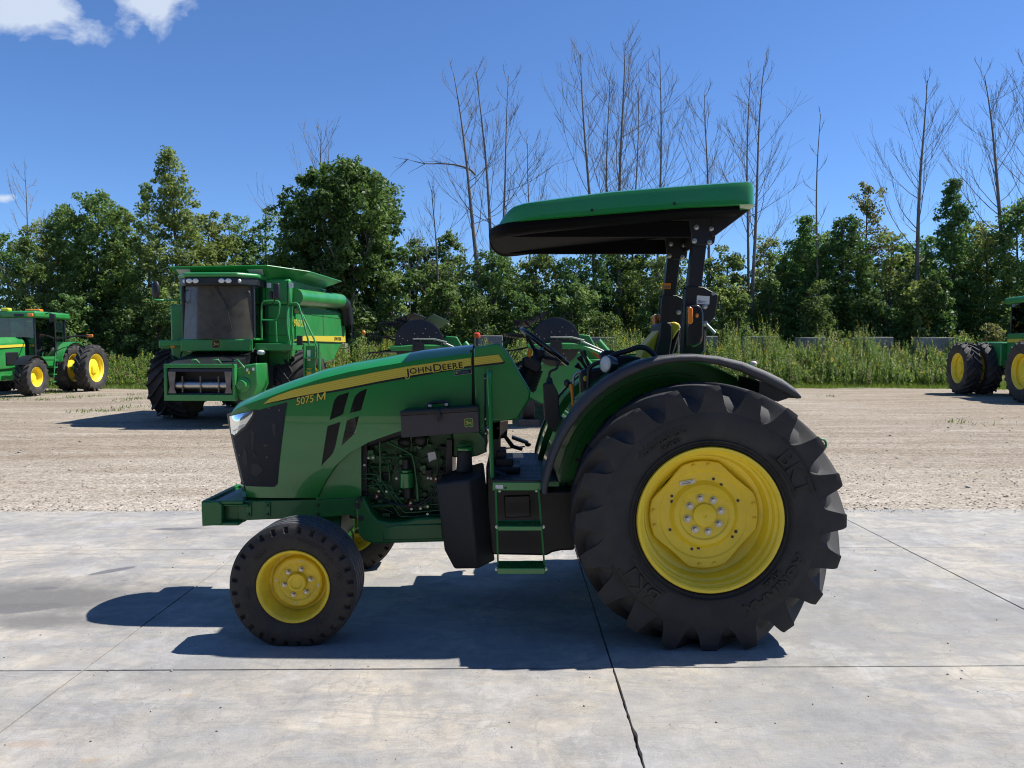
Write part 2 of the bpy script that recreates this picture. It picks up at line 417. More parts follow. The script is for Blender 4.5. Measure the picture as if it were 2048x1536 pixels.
def concrete_mat():
    m = bpy.data.materials.new('broomed_concrete'); m.use_nodes = True; t = m.node_tree; b = t.nodes['Principled BSDF']
    L = t.links.new; g = _n(t, 'ShaderNodeNewGeometry'); oi = _n(t, 'ShaderNodeObjectInfo')
    b.inputs['Roughness'].default_value = .82; b.inputs['Specular IOR Level'].default_value = .3
    sep = _n(t, 'ShaderNodeSeparateXYZ'); L(g.outputs['Position'], sep.inputs[0])
    def nz_(scale, det=6, ro=.6, sxyz=None, off=0, dist=0):
        n = _n(t, 'ShaderNodeTexNoise'); n.inputs['Scale'].default_value = scale; n.inputs['Detail'].default_value = det; n.inputs['Roughness'].default_value = ro
        n.inputs['Distortion'].default_value = dist
        mp = _n(t, 'ShaderNodeMapping'); mp.inputs['Scale'].default_value = sxyz or (1, 1, 1); mp.inputs['Location'].default_value = (off, off * .7, 0)
        L(g.outputs['Position'], mp.inputs[0]); L(mp.outputs[0], n.inputs['Vector']); return n.outputs[0]
    def rng(x, a, b_, c, d):
        r = _n(t, 'ShaderNodeMapRange'); L(x, r.inputs[0])
        for i, q in enumerate((a, b_, c, d)): r.inputs[i + 1].default_value = q
        return r.outputs[0]
    def mix(f, a, c, bt='MIX'):
        x = _n(t, 'ShaderNodeMixRGB', blend_type=bt)
        if isinstance(f, float): x.inputs[0].default_value = f
        else: L(f, x.inputs[0])
        for i, q in ((1, a), (2, c)):
            if isinstance(q, tuple): x.inputs[i].default_value = (*q, 1)
            else: L(q, x.inputs[i])
        return x.outputs[0]
    edge = nz_(3.2, 8, .72)
    edge2 = nz_(1.3, 8, .68, off=4)
    def patch(cx, cy, rx, ry, soft=.25, wob=1.0, ang=0.):
        c_, s_ = math.cos(ang), math.sin(ang)
        dx = _math(t, 'SUBTRACT', sep.outputs[0], cx); dy = _math(t, 'SUBTRACT', sep.outputs[1], cy)
        u = _math(t, 'DIVIDE', _math(t, 'ADD', _math(t, 'MULTIPLY', dx, c_), _math(t, 'MULTIPLY', dy, s_)), rx)
        v = _math(t, 'DIVIDE', _math(t, 'SUBTRACT', _math(t, 'MULTIPLY', dy, c_), _math(t, 'MULTIPLY', dx, s_)), ry)
        d = _math(t, 'SQRT', _math(t, 'ADD', _math(t, 'MULTIPLY', u, u), _math(t, 'MULTIPLY', v, v)))
        d = _math(t, 'ADD', d, _math(t, 'MULTIPLY', _math(t, 'SUBTRACT', edge, .5), wob * 1.8))
        return rng(d, 1 - soft, 1 + soft, 1, 0)
    c = mix(oi.outputs['Random'], (.425, .392, .328), (.44, .398, .332))
    c = mix(1.0, oi.outputs['Color'], c, 'MULTIPLY')
    c = mix(rng(nz_(.9, 12, .70), .40, .60, 0, .95), c, (.255, .246, .23))
    c = mix(rng(nz_(2.2, 12, .74, (.6, 1.8, 1), 5, 1.2), .49, .61, 0, .75), c, (.235, .23, .222))
    c = mix(rng(nz_(1.0, 8, .62, (1.0, 2.6, 1), 21, 2.2), .505, .56, 0, .28), c, (.26, .265, .275))
    c = mix(rng(nz_(1.6, 12, .72, None, 11), .54, .68, 0, .65), c, (.48, .465, .45))
    # light salt-like bloom and damp patches with a hard edge
    c = mix(rng(edge2, .49, .53, 0, .30), c, (.32, .312, .298))
    c = mix(1.0, c, rng(nz_(7, 12, .78, None, 17, .6), .3, .7, .80, 1.18), 'MULTIPLY')
    c = mix(rng(nz_(2.8, 9, .7, (1.6, .6, 1), 41, 1.6), .56, .64, 0, .5), c, (.25, .242, .23))
    damp = patch(2.35, 4.85, 1.45, .62, .05, .55, -.12)
    c = mix(_math(t, 'MULTIPLY', damp, .42), c, (.215, .212, .212))
    damp2 = patch(1.05, 3.45, .70, .52, .08, .6, .2)
    c = mix(_math(t, 'MULTIPLY', damp2, .30), c, (.24, .24, .24))
    dl = patch(-1.2, 4.5, 1.5, .5, .35, .7)
    c = mix(_math(t, 'MULTIPLY', dl, .25), c, (.24, .24, .25))
    for a in ((-3.08, 5.86, .17, .045, .12, .35, .75), (-3.3, 4.98, .34, .10, .10, .5, .2), (-3.34, 5.42, .10, .04, .15, .4, .1), (-3.2, 7.25, .22, .05, .2, .4, .1)):
        c = mix(_math(t, 'MULTIPLY', patch(*a[:4], a[4], a[5], a[6]), .8), c, (.105, .105, .12))
    oil = patch(-3.2, 5.2, .85, .36, .6, 1.1)
    c = mix(_math(t, 'MULTIPLY', oil, .9), c, (.135, .130, .122))
    oil2 = patch(-2.9, 4.75, .5, .12, .5, 1.0)
    c = mix(_math(t, 'MULTIPLY', oil2, .7), c, (.14, .135, .125))
    for a in ((-1.75, 3.12, .045, .02), (-1.60, 3.72, .03, .015), (-2.1, 3.25, .10, .03)):
        c = mix(_math(t, 'MULTIPLY', patch(*a, .5, .5), .28), c, (.36, .22, .11))
    for off_, sc_ in ((51, 1.1), (67, 1.9)):      # wandering hairline marks
        hl = _math(t, 'ABSOLUTE', _math(t, 'SUBTRACT', nz_(sc_, 6, .55, None, off_, .4), .5))
        c = mix(rng(hl, 0, .0045, .45, 0), c, (.20, .19, .175))
    # broom marks, grain, pits
    c = mix(1.0, c, rng(nz_(1.0, 5, .7, (7, 130, 1)), .3, .7, .94, 1.05), 'MULTIPLY')
    c = mix(1.0, c, rng(nz_(150, 4, .75), .3, .7, .84, 1.14), 'MULTIPLY')
    pit = nz_(38, 3, .5, None, 3)
    c = mix(rng(pit, .70, .745, 0, .6), c, (.12, .115, .105))
    c = mix(rng(nz_(17, 4, .6, None, 31), .735, .765, 0, .55), c, (.66, .63, .57))
    L(c, b.inputs['Base Color'])
    h = _math(t, 'ADD', _math(t, 'MULTIPLY', nz_(1.0, 4, .7, (9, 150, 1)), .5), nz_(90, 4, .7))
    bu = _n(t, 'ShaderNodeBump'); bu.inputs['Strength'].default_value = .35; bu.inputs['Distance'].default_value = .006
    L(h, bu.inputs['Height']); L(bu.outputs[0], b.inputs['Normal'])
    return m
CONC = concrete_mat()
DIRT = mat('joint_dirt', (.045, .037, .028), .95, var=.5, vscale=30)
mb = MB(); mb.b2((-9.5, -4, -.14), (9.5, 8.09, -.022))
pad = mb.build('concrete_pad', DIRT, smooth=0); tag(pad, 'pale concrete pad with dark joints under the tractor', None, kind='structure')
XL = [-10.8, -7.92, -5.10, -2.28, .54, 3.36, 6.18, 9.0, 11.8]
YL = [-3.4, -.9, 1.56, 4.04, 6.52, 8.10]
def jit(x, y, s): return mnoise.noise((x * 9 + s, y * 9, s)) * .5 + mnoise.noise((x * 37, y * 37 + s, s)) * .5
def slab_edge(p, q, gap, rough, seed, nrm):
    n = max(2, int((Vector(q) - Vector(p)).length / .03)); out = []
    for i in range(n):
        a = i / n; x = p[0] + (q[0] - p[0]) * a; y = p[1] + (q[1] - p[1]) * a
        r = rough(x, y) if callable(rough) else rough
        g_ = gap(x, y) if callable(gap) else gap
        d = g_ / 2 + max(0, jit(x, y, seed)) * r * 1.4 + jit(x * .3, y * .3, seed) * r * .6
        out.append((x + nrm[0] * d, y + nrm[1] * d))
    return out
crackgap = lambda x, y: .0065 + .001 * smooth01(4.6, 3.2, y)
crackr = lambda x, y: .004 + .009 * smooth01(4.3, 3.2, y)
XG = {.54: (crackgap, crackr)}
YG = {4.04: (.009, .004), 6.52: (.006, .002), 8.10: (.0, .012)}
for i in range(len(XL) - 1):
    for j in range(len(YL) - 1):
        x0, x1 = XL[i], XL[i + 1]; ya, yb = YL[j], YL[j + 1]
        sl_ = lambda x, y: y + .012 * x
        A, B_, C_, D_ = (x0, sl_(x0, ya)), (x1, sl_(x1, ya)), (x1, sl_(x1, yb)), (x0, sl_(x0, yb))
        gx0 = XG.get(x0, (.009, .003)); gx1 = XG.get(x1, (.009, .003)); gy0 = YG.get(ya, (.008, .003)); gy1 = YG.get(yb, (.008, .003))
        loop = slab_edge(A, B_, *gy0, 1.1, (0, 1)) + slab_edge(B_, C_, *gx1, 2.2, (-1, 0)) + slab_edge(C_, D_, *gy1, 3.3, (0, -1)) + slab_edge(D_, A, *gx0, 4.4, (1, 0))
        cx, cy = (x0 + x1) / 2, (ya + yb) / 2
        ins = [(x + (.0015 if x < cx else -.0015), y + (.0015 if y < cy else -.0015)) for x, y in loop]
        n = len(loop); lv = .0016 * jit(i * 3.1, j * 2.3, 7)
        vs = [(x, y, lv) for x, y in ins] + [(x, y, lv - .003) for x, y in loop] + [(x, y, -.10) for x, y in loop]
        fs = [tuple(range(n))] + [(k + n, (k + 1) % n + n, (k + 1) % n, k) for k in range(n)] + [(k + 2 * n, (k + 1) % n + 2 * n, (k + 1) % n + n, k + n) for k in range(n)]
        m_ = MB(); m_.add(vs, fs); o = m_.build('slab', CONC, pad, smooth=0, recalc=False)
        o.color = (1.04, 1.01, .985, 1) if x1 <= .6 else (.95, .945, .93, 1)
        if yb > 6.6: o.color = tuple(c_ * 1.06 for c_ in o.color[:3]) + (1,)
# loose stones on the gravel, one mass
def stones():
    N = 17500; d = RNG.random(N) ** 1.9
    y = 8.12 + d * 17; y[15000:17000] = 8.13 - np.abs(RNG.normal(size=2000)) * .10; y[17000:] = 3.0 + RNG.random(500) * 5; half = y * .72 + .5
    x = (RNG.random(N) * 2 - 1) * half
    s = (.004 + .013 * RNG.random(N) ** 3) * (1 + (RNG.random(N) < .010) * 1.3)
    s[15000:] = .0022 + .0065 * RNG.random(N - 15000) ** 3
    base = np.array([(1, 0, 0), (0, 1, 0), (-1, 0, 0), (0, -1, 0), (0, 0, .7), (0, 0, -.5)], float)
    v = base[None] * (.65 + .7 * RNG.random((N, 6, 1)))
    a = RNG.random(N) * 6.283; ca_, sa_ = np.cos(a)[:, None], np.sin(a)[:, None]
    vx = v[..., 0] * ca_ - v[..., 1] * sa_; vy = v[..., 0] * sa_ + v[..., 1] * ca_
    z0 = np.array([gz(p, q) for p, q in zip(x, y)]); z0[15000:] = np.where(y[15000:] < 8.11 + .012 * x[15000:], .001, z0[15000:])
    P = np.stack([vx * s[:, None] + x[:, None], vy * s[:, None] + y[:, None], v[..., 2] * s[:, None] + z0[:, None] + s[:, None] * .25], -1).reshape(-1, 3)
    F = np.array([(0, 1, 4), (1, 2, 4), (2, 3, 4), (3, 0, 4), (1, 0, 5), (2, 1, 5), (3, 2, 5), (0, 3, 5)])
    F = (F[None] + (np.arange(N) * 6)[:, None, None]).reshape(-1, 3)
    return fast_mesh('gravel_stones', P, F, 3)
def fast_mesh(name, P, F, k, mats=None, mi=None, attr=None):
    me = bpy.data.meshes.new(name); n = len(F)
    me.vertices.add(len(P)); me.vertices.foreach_set('co', np.ascontiguousarray(P, np.float32).ravel())
    me.loops.add(n * k); me.loops.foreach_set('vertex_index', np.ascontiguousarray(F, np.int32).ravel())
    me.polygons.add(n); me.polygons.foreach_set('loop_start', np.arange(0, n * k, k, dtype=np.int32))
    for m in (mats or []): me.materials.append(m)
    if mi is not None: me.polygons.foreach_set('material_index', np.ascontiguousarray(mi, np.int32))
    if attr is not None:
        a = me.attributes.new('rnd', 'FLOAT', 'POINT'); a.data.foreach_set('value', np.ascontiguousarray(attr, np.float32))
    me.update(calc_edges=True); return me
def island_mat(name, c0, c1, rough=.9):
    m = bpy.data.materials.new(name); m.use_nodes = True; t = m.node_tree; b = t.nodes['Principled BSDF']
    g = _n(t, 'ShaderNodeNewGeometry'); r = _n(t, 'ShaderNodeMixRGB'); t.links.new(g.outputs['Random Per Island'], r.inputs[0])
    r.inputs[1].default_value = (*c0, 1); r.inputs[2].default_value = (*c1, 1); t.links.new(r.outputs[0], b.inputs['Base Color'])
    b.inputs['Roughness'].default_value = rough; b.inputs['Specular IOR Level'].default_value = .2; return m
me = stones(); me.materials.append(island_mat('limestone_chips', (.20, .17, .14), (.50, .465, .41)))
tag(place('gravel_stones', me), 'loose pale stones strewn over the gravel yard', 'gravel', kind='stuff')
# ------------------------------------------------------------------ wheels
def wheel_text(mb, s, size, r0, mid_deg, y, up_out=True, off=.0014, ext=.0035, sx=1.0, space=1.05):
    vs, fs = text_geo(s, size, off, ext, 0, sx, space)
    xs = [v[0] for v in vs]; w = max(xs) - min(xs); x0 = (max(xs) + min(xs)) / 2
    out = []
    for x, yy_, z in vs:
        # seen from -y with x to the right: angle falls as x grows when the letters stand outwards
        a = math.radians(mid_deg) + (-(x - x0) / r0 if up_out else (x - x0) / r0)
        r = r0 + (yy_ if up_out else -yy_)
        out.append((r * math.cos(a), y - z, r * math.sin(a)))
    mb.add(out, fs)
def ag_tyre(R, w, rr, nl, lug, nseg=80, steps=6, tw=.032, bw=.062, delta=None, notch=.13):
    hw = w / 2; mb = MB()
    half = [(rr - .012, hw * .74), (rr + .012, hw * .86), (rr + .05, hw * .94), (rr + (R - rr) * .40, hw * 1.0), (R - notch - .04, hw * 1.0),
            (R - notch + .01, hw * .93), (R - lug * 1.35, hw * .72), (R - lug * 1.08, hw * .35)]
    prof = [(r, -y) for r, y in half] + [(R - lug, 0)] + [(r, y) for r, y in half[::-1]]
    mb.lathe(prof, nseg)
    car = lambda y: float(np.interp(abs(y), [0, hw * .35, hw * .72, hw * .93, hw * 1.0], [R - lug, R - lug * 1.08, R - lug * 1.35, R - notch + .01, R - notch - .04]))
    delta = delta or w * .62 / R
    for sd in (-1, 1):
        for i in range(nl):
            t0 = 2 * math.pi * (i + (.5 if sd > 0 else 0)) / nl
            secs = []
            pit = math.pi * R / nl
            def sec(y, th, rb, rt, hb, ht, fl=0.0):
                h = rt - rb; sh = [(0, hb + (pit * .985 - hb) * fl), (.10, hb * .86 + (pit * .80 - hb * .86) * fl), (.32, hb * .62 + ht * .30 + pit * .06 * fl), (.80, ht * 1.16), (.95, ht * 1.0), (1.0, ht * .84)]
                half = [(rb + h * f_, a) for f_, a in sh]
                return [(r * math.cos(th + a / R), y, r * math.sin(th + a / R)) for r, a in [(r, -a) for r, a in half] + [(r, a) for r, a in half[::-1]]]
            secs.append(sec(sd * hw * .988, t0 - .010, R - notch - .035, R - notch * .62, bw * 1.2, tw * 1.35, 1.0))
            secs.append(sec(sd * hw * .992, t0 - .005, R - notch - .030, R - notch * .20, bw * 1.15, tw * 1.25, 1.0))
            secs.append(sec(sd * hw * .970, t0, R - notch - .020, R - .010, bw * 1.1, tw * 1.15, .8))
            for k in range(steps + 1):
                q = k / steps; y = sd * hw * (.93 - q * .97); th = t0 + delta * (q ** 1.15)
                crown = R - .016 * (abs(y) / hw) ** 2
                b_ = bw * (1.05 - .3 * q); t_ = tw * (1.1 - .12 * q)
                secs.append(sec(y, th, car(y) - .012, crown, b_, t_, .45 if k == 0 else 0))
            mb.loft(secs, mi=1)
    return mb
HEXM = {}
def bolt_mesh(r, h, m, n=6):
    k = (round(r, 4), round(h, 4), m.name, n)
    if k not in HEXM:
        b = MB(); b.tube([(0, 0, 0), (0, -h * .3, 0)], [r * 1.35, r * 1.35], 14); b.tube([(0, -h * .3, 0), (0, -h * .9, 0), (0, -h, 0)], [r, r, r * .8], n)
        HEXM[k] = b.mesh('bolt', m, 30)
    return HEXM[k]
def bolt(parent, p, r=.01, h=.012, m=None, n=6, name='bolt'):
    return place(name, bolt_mesh(r, h, m or STEEL, n), parent, p)

YC = 5.25
T = thing('tractor', 'green and yellow utility tractor with canopy parked side on across the concrete pad', 'tractor', (0, YC, 0))

def rear_wheel(x, yc, z, flip):
    prof = [(.345, .17), (.385, .19), (.412, .205), (.412, .18), (.375, .12), (.35, .0), (.345, -.05), (.36, -.115), (.374, -.125), (.376, -.165), (.388, -.178), (.39, -.205), (.398, -.214), (.413, -.216), (.418, -.205), (.405, -.185)]
    mb = MB(); mb.lathe(prof, 96)
    mb.lathe([(.345, -.05), (.318, -.035), (.300, -.02), (.285, -.015)], 96)       # disc seat ring
    w = mb.build('rear_wheel', YEL, T, (x, yc, z), smooth=30)
    # bolted wheel disc, four wide lobes with chords between
    pts = []
    for q in range(4):
        a0 = 90 * q + 4
        for a in np.linspace(a0 - 20, a0 + 20, 9): pts.append((.316, a))
        for f_ in (.16, .33, .5, .67, .84): pts.append((.316 * (1 - .105 * math.sin(math.pi * f_)), a0 + 20 + 50 * f_))
    k = len(pts); d = MB(); rings = [(1.0, -.050), (.985, -.056), (.93, -.056)]
    ring_r = [(.262, -.056), (.252, -.046), (.20, -.046), (.188, -.055), (.176, -.066), (.148, -.070), (.138, -.062), (.125, -.062), (.073, -.062), (.068, -.066), (.066, -.075), (.060, -.078), (.012, -.078), (.010, -.074), (0.0001, -.074)]
    secs = [[(r * math.cos(math.radians(a)) * s_, y, r * math.sin(math.radians(a)) * s_) for r, a in pts] for s_, y in rings]
    secs += [[(r_ * math.cos(math.radians(a)), y, r_ * math.sin(math.radians(a))) for _, a in pts] for r_, y in ring_r]
    secs = [[(p[0], -.038, p[2]) for p in secs[0]]] + secs
    d.loft(secs, cap=False)
    disc = d.build('wheel_disc', YEL, w, (x, yc, z), smooth=30)
    for i in range(8):
        a = 2 * math.pi * (i + .30) / 8
        bolt(disc, (x + .100 * math.cos(a), yc - .062, z + .100 * math.sin(a)), .0155, .022, name='lug_bolt')
    for q in range(4):
        for s_ in (-1, 1):
            a = math.radians(90 * q + 4 + 8.5 * s_); bolt(disc, (x + .293 * math.cos(a), yc - .056, z + .293 * math.sin(a)), .009, .014, YEL)
    hm = MB(); hm.cyl((0, 0, 0), (0, -.0015, 0), .0085, n=14); hm = hm.mesh('disc_hole', DECALK, 0)
    hs = MB(); hs.box((0, -.0008, 0), (.017, .0015, .017)); hs = hs.mesh('square_hole', DECALK, 0)
    for a, r_, sq in ((75, .215, 0), (60, .20, 1), (150, .215, 0), (158, .20, 1), (22, .215, 0), (205, .215, 0), (252, .215, 0), (262, .20, 1), (-28, .215, 1), (-38, .215, 0)):
        a = math.radians(a); place('disc_hole', hs if sq else hm, disc, (x + r_ * math.cos(a), yc - .0475, z + r_ * math.sin(a)))
    if not flip:
        lb = MB(); c_ = (x - .095, yc - .0505, z + .188); R_ = Matrix.Rotation(-.17, 3, 'Y')
        lb.box(c_, (.092, .001, .024), R_); lab = lb.build('barcode_label', WHITE, disc, smooth=0)
        l2 = MB()
        for i in range(9): l2.box(Vector(c_) + R_ @ Vector((-.034 + i * .0062, -.0008, -.004)), (.0028 if i % 3 else .004, .0006, .007), R_)
        l2.box(Vector(c_) + R_ @ Vector((0, -.0008, .006)), (.06, .0006, .002), R_)
        l2.build('print', DECALK, disc, smooth=0)
    ty = ag_tyre(.772, .455, .408, 20, .052, 96, 7, .036, .076, delta=.36)
    tyre = ty.build('tyre', [RUB, RUB], w, (x, yc, z), smooth=38)
    # beads and rings on the sidewall
    rg = MB()
    for r_, yq in ((.432, -.2185), (.452, -.2215)):
        rg.lathe([(r_ - .004, yq + .004), (r_, yq - .003), (r_ + .004, yq + .004)], 96)
    rg.build('sidewall_ring', RUB, w, (x, yc, z), smooth=50)
    lettering = lambda *a, **k: (lambda b: (wheel_text(b, *a, **k), b.build('sidewall_lettering', RUBL, w, (x, yc, z), smooth=0)))(MB())
    lettering('BKT', .135, .500, 30, -.2250, sx=1.0, ext=.006)
    lettering('460/85R30', .066, .520, 122, -.2265, sx=1.0)
    lettering('18.4R30', .034, .478, 118, -.2235)
    lettering('BKT', .135, .500, 222, -.2250, ext=.006)
    lettering('AGRIMAX', .092, .515, -45, -.2250, sx=1.05, ext=.005)
    lettering('RT 855', .038, .468, -44, -.2225)
    fr = []
    for md in (33, 222):
        for (ra, rb, a0, a1) in ((.482, .489, -17, 17), (.606, .612, -17, 17)):
            sec = []
            for i in range(13):
                a = math.radians(md + a0 + (a1 - a0) * i / 12)
                sec.append([(ra * math.cos(a), -.224, ra * math.sin(a)), (ra * math.cos(a), -.2305, ra * math.sin(a)), (rb * math.cos(a), -.2305, rb * math.sin(a)), (rb * math.cos(a), -.224, rb * math.sin(a))])
            tx = MB(); tx.loft(sec); tx.build('lettering_frame', RUBL, w, (x, yc, z), smooth=0)
    return w
RX, RZ = 1.118, .742
rw = rear_wheel(RX, 4.27 + .2275, RZ, False)
def copy_part(root, dx, rot):
    c = root.copy(); COL.objects.link(c); c.parent = T; c.location = root.location + Vector(dx); c.rotation_euler = rot
    for ch in root.children:
        d = ch.copy(); COL.objects.link(d); d.parent = c
        for g in ch.children:
            e = g.copy(); COL.objects.link(e); e.parent = d
    return c
copy_part(rw, (0, 2 * (YC - 4.4975), 0), (0, 0, math.pi))

FX, FZ, FYC, FW = -1.255, .345, 4.33 + .138, .276
def front_wheel():
    R, hw = .370, FW / 2; n = 224; mb = MB()
    # zigzag-rib implement tyre: ribs and grooves across the tread, pockets round the shoulder
    tread = []
    for c_ in (-.072, -.024, .024, .072):
        tread += [(R - .001 - abs(c_) * .05, c_ - .0095), (R - .017 - abs(c_) * .05, c_ - .0065), (R - .017 - abs(c_) * .05, c_ + .0065), (R - .001 - abs(c_) * .05, c_ + .0095)]
    side = [(.200, hw * .72), (.214, hw * .84), (.232, hw * .93), (.262, hw * .99), (.288, hw * 1.0), (.306, hw * .985), (.312, hw * .975), (.322, hw * .962), (.334, hw * .945), (.341, hw * .93), (.351, hw * .885), (R - .004, hw * .80)]
    prof = [(r, -y) for r, y in side] + tread + [(r, y) for r, y in side[::-1]]
    ns, nt = len(side), len(tread)
    def disp(i, j):
        if ns <= j < ns + nt:
            ph = (i % 14) / 14.0; tri = abs(ph * 2 - 1) * 2 - 1
            return 0, tri * .0115
        k = j if j < ns else (len(prof) - 1 - j); sg = 1 if j < ns else -1
        if 6 < k < 10 and (i % 8) in (3, 4): return 0, sg * .018
        return 0, 0
    mb.lathe(prof, n, disp=disp)
    k_ = len(prof); mb.m = [1 if ns - 1 <= (q % (k_ - 1)) < ns + nt else 0 for q in range(len(mb.f))]
    rim = MB()
    rim.lathe([(.195, .10), (.205, .115), (.212, .12), (.205, .10), (.185, .06), (.172, .02), (.17, -.0), (.175, -.03), (.188, -.085), (.192, -.112), (.198, -.120), (.208, -.124), (.212, -.119), (.206, -.108)], 80)
    w = rim.build('front_wheel', YELW, T, (FX, FYC, FZ), smooth=32)
    d = MB()
    d.lathe([(.176, -.012), (.168, -.002), (.156, .000), (.149, -.010), (.144, -.026), (.136, -.030), (.112, -.028), (.104, -.022), (.098, -.022), (.060, -.022), (.056, -.030), (.054, -.046), (.050, -.050), (.036, -.050), (.034, -.044), (.030, -.042), (.0001, -.042)], 72)
    disc = d.build('wheel_disc', YELW, w, (FX, FYC, FZ), smooth=30)
    for i in range(6):
        a = 2 * math.pi * (i + .2) / 6; bolt(disc, (FX + .078 * math.cos(a), FYC - .024, FZ + .078 * math.sin(a)), .0105, .020, name='lug_bolt')
    hm = MB(); hm.cyl((0, 0, 0), (0, -.0015, 0), .006, n=12); hm = hm.mesh('disc_hole', WHITE, 0)
    for a in (82, 175, -95, -8):
        a = math.radians(a); place('disc_hole', hm, disc, (FX + .124 * math.cos(a), FYC - .030, FZ + .124 * math.sin(a)))
    mb.build('tyre', [RUBF, RUBT], w, (FX, FYC, FZ), smooth=30)
    lettering = lambda *a, **k: (lambda b: (wheel_text(b, *a, **k), b.build('sidewall_lettering', RUBL, w, (FX, FYC, FZ), smooth=0)))(MB())
    lettering('INDUSTRIAL', .026, .268, 58, -hw - .0005, sx=1.35, space=1.25, ext=.002)
    lettering('RIB', .026, .268, 12, -hw - .0005, sx=1.2, space=1.2, ext=.002)
    lettering('BKT', .034, .252, 133, -hw + .0010, sx=1.3, ext=.003)
    lettering('BKT', .034, .252, -47, -hw + .0010, sx=1.3, ext=.003)
    lettering('11L-15', .020, .252, 188, -hw + .001, sx=1.1, ext=.002)
    return w
fw = front_wheel()
copy_part(fw, (0, 2 * (YC - FYC) - .02, 0), (0, 0, math.pi))

# ------------------------------------------------------------------ bonnet
YS = 4.93
sil = WP(5.03, [(449, 830), (452, 824), (456, 818), (464, 810), (488, 799), (527, 783), (585, 762), (644, 742), (702, 728), (751, 720), (788, 713), (844, 703), (943, 692), (960, 690)])
sho = WP(YS, [(449, 834), (456, 826), (464, 820), (488, 810), (527, 797), (585, 776), (644, 757), (702, 743), (751, 734), (788, 728), (844, 719), (943, 707), (960, 705)])
bot = WP(YS, [(449, 837), (457, 873), (470, 930), (480, 977), (483, 1000), (632, 998), (638, 985), (650, 962), (672, 930), (700, 905), (740, 883), (800, 862), (870, 850), (943, 842), (960, 841)])
tab = lambda t, x: lerp(x, [p[0] for p in t], [p[1] for p in t])
XN = bot[0][0]; XR = W(943.5, 760, YS)[0]
def wx(x): return .335 - .105 * math.exp(-max(0, x - XN) / .16)
def hw_(x, z): return wx(x) - .060 * ((z - 1.30) / .6) ** 2 - (.012 if z > 1.5 else 0) * 0
def hoodY(x, z): return YC - hw_(x, z)
def hood_secs():
    xs = sorted(set([round(float(v), 4) for v in list(np.linspace(XN, XR, 56)) + [p[0] for p in bot if p[0] < XR] + list(np.linspace(XN, XN + .18, 10))]))
    out = []
    for x in xs:
        zb, zs, zt = tab(bot, x), tab(sho, x), tab(sil, x); zb = min(zb, zs - .004); zt = max(zt, zs + .003)
        L = []
        for q in np.linspace(0, 1, 11):
            z = zb + (zs - zb) * q; L.append((hw_(x, z), z))
        wsh = hw_(x, zs); wt = max(.06, wsh - .115)
        L += [(wsh - .006, zs + (zt - zs) * .10), (wt + .03, zt - (zt - zs) * .22), (wt, zt), (wt * .55, zt + .010), (0, zt + .013)]
        full = [(x, YC - a, z) for a, z in L] + [(x, YC + a, z) for a, z in L[-2::-1]]
        out.append(full)
    return out
VENTS = [[(699, 784), (687, 828), (660, 840), (669, 801), (677, 791)], [(735, 777), (723, 820), (700, 826), (710, 793), (720, 783)],
         [(682, 843), (671, 894), (665, 908), (642, 932), (656, 852)], [(719, 832), (710, 867), (683, 892), (695, 840)]]
def make_hood():
    mb = MB(); mb.loft(hood_secs(), cap=False, closed=False)
    o = mb.build('hood', GREEN, None, smooth=0)
    s = o.modifiers.new('s', 'SOLIDIFY'); s.thickness = .010; s.offset = -1
    cut = MB()
    for v in VENTS: cut.prism(WP(YS, v), YC - .6, YC + .6)
    c = cut.build('cutter', GREEN, None, smooth=0)
    b = o.modifiers.new('b', 'BOOLEAN'); b.operation = 'DIFFERENCE'; b.object = c; b.solver = 'EXACT'
    dg = bpy.context.evaluated_depsgraph_get(); dg.update()
    me = bpy.data.meshes.new_from_object(o.evaluated_get(dg))
    bpy.data.objects.remove(o); bpy.data.objects.remove(c)
    me.polygons.foreach_set('use_smooth', [True] * len(me.polygons)); me.set_sharp_from_angle(angle=math.radians(24))
    return place('hood', me, T)
hood = make_hood()
def sheet(name, m, top, bt, off, nx=30, nz=8, parent=None, rows=None, both=True, Y=YS, smooth=40, bulge=0):
    """a skin lying on the bonnet side: top and bottom edges as tables in photo pixels"""
    a = WP(Y, top); b = WP(Y, bt); x0 = max(a[0][0], b[0][0]); x1 = min(a[-1][0], b[-1][0])
    xs = sorted(set([round(float(v), 4) for v in np.linspace(x0, x1, nx)] + [round(p[0], 4) for p in a + b if x0 <= p[0] <= x1]))
    objs = []
    for sg in ((-1, 1) if both else (-1,)):
        mb = MB(); vs = []; rw_ = rows or [(q, 0) for q in np.linspace(0, 1, nz + 1)]
        for x in xs:
            zt, zb = tab(a, x), tab(b, x)
            for q, _ in rw_:
                z = zb + (zt - zb) * q
                vs.append((x, YC + sg * (hw_(x, z) + off + bulge * math.sin(math.pi * q) * math.sin(math.pi * (x - x0) / (x1 - x0))), z))
        k = len(rw_); fs = []; mi = []
        for i in range(len(xs) - 1):
            for j in range(k - 1): fs.append((i * k + j, (i + 1) * k + j, (i + 1) * k + j + 1, i * k + j + 1)); mi.append(rw_[j][1])
        for f_, q in zip(fs, mi): pass
        mb.v = [tuple(map(float, v)) for v in vs]; mb.f = fs; mb.m = mi
        objs.append(mb.build(name, m, parent or hood, smooth=smooth))
    return objs
grl = sheet('grille', MESHB, [(457, 874), (463, 872), (489, 855), (505, 834), (511, 822), (575, 804.5)],
      [(457, 876), (470, 930), (480, 973), (483, 976), (545, 976), (552, 970), (557, 930), (575, 806)], .0035, 40, 10)
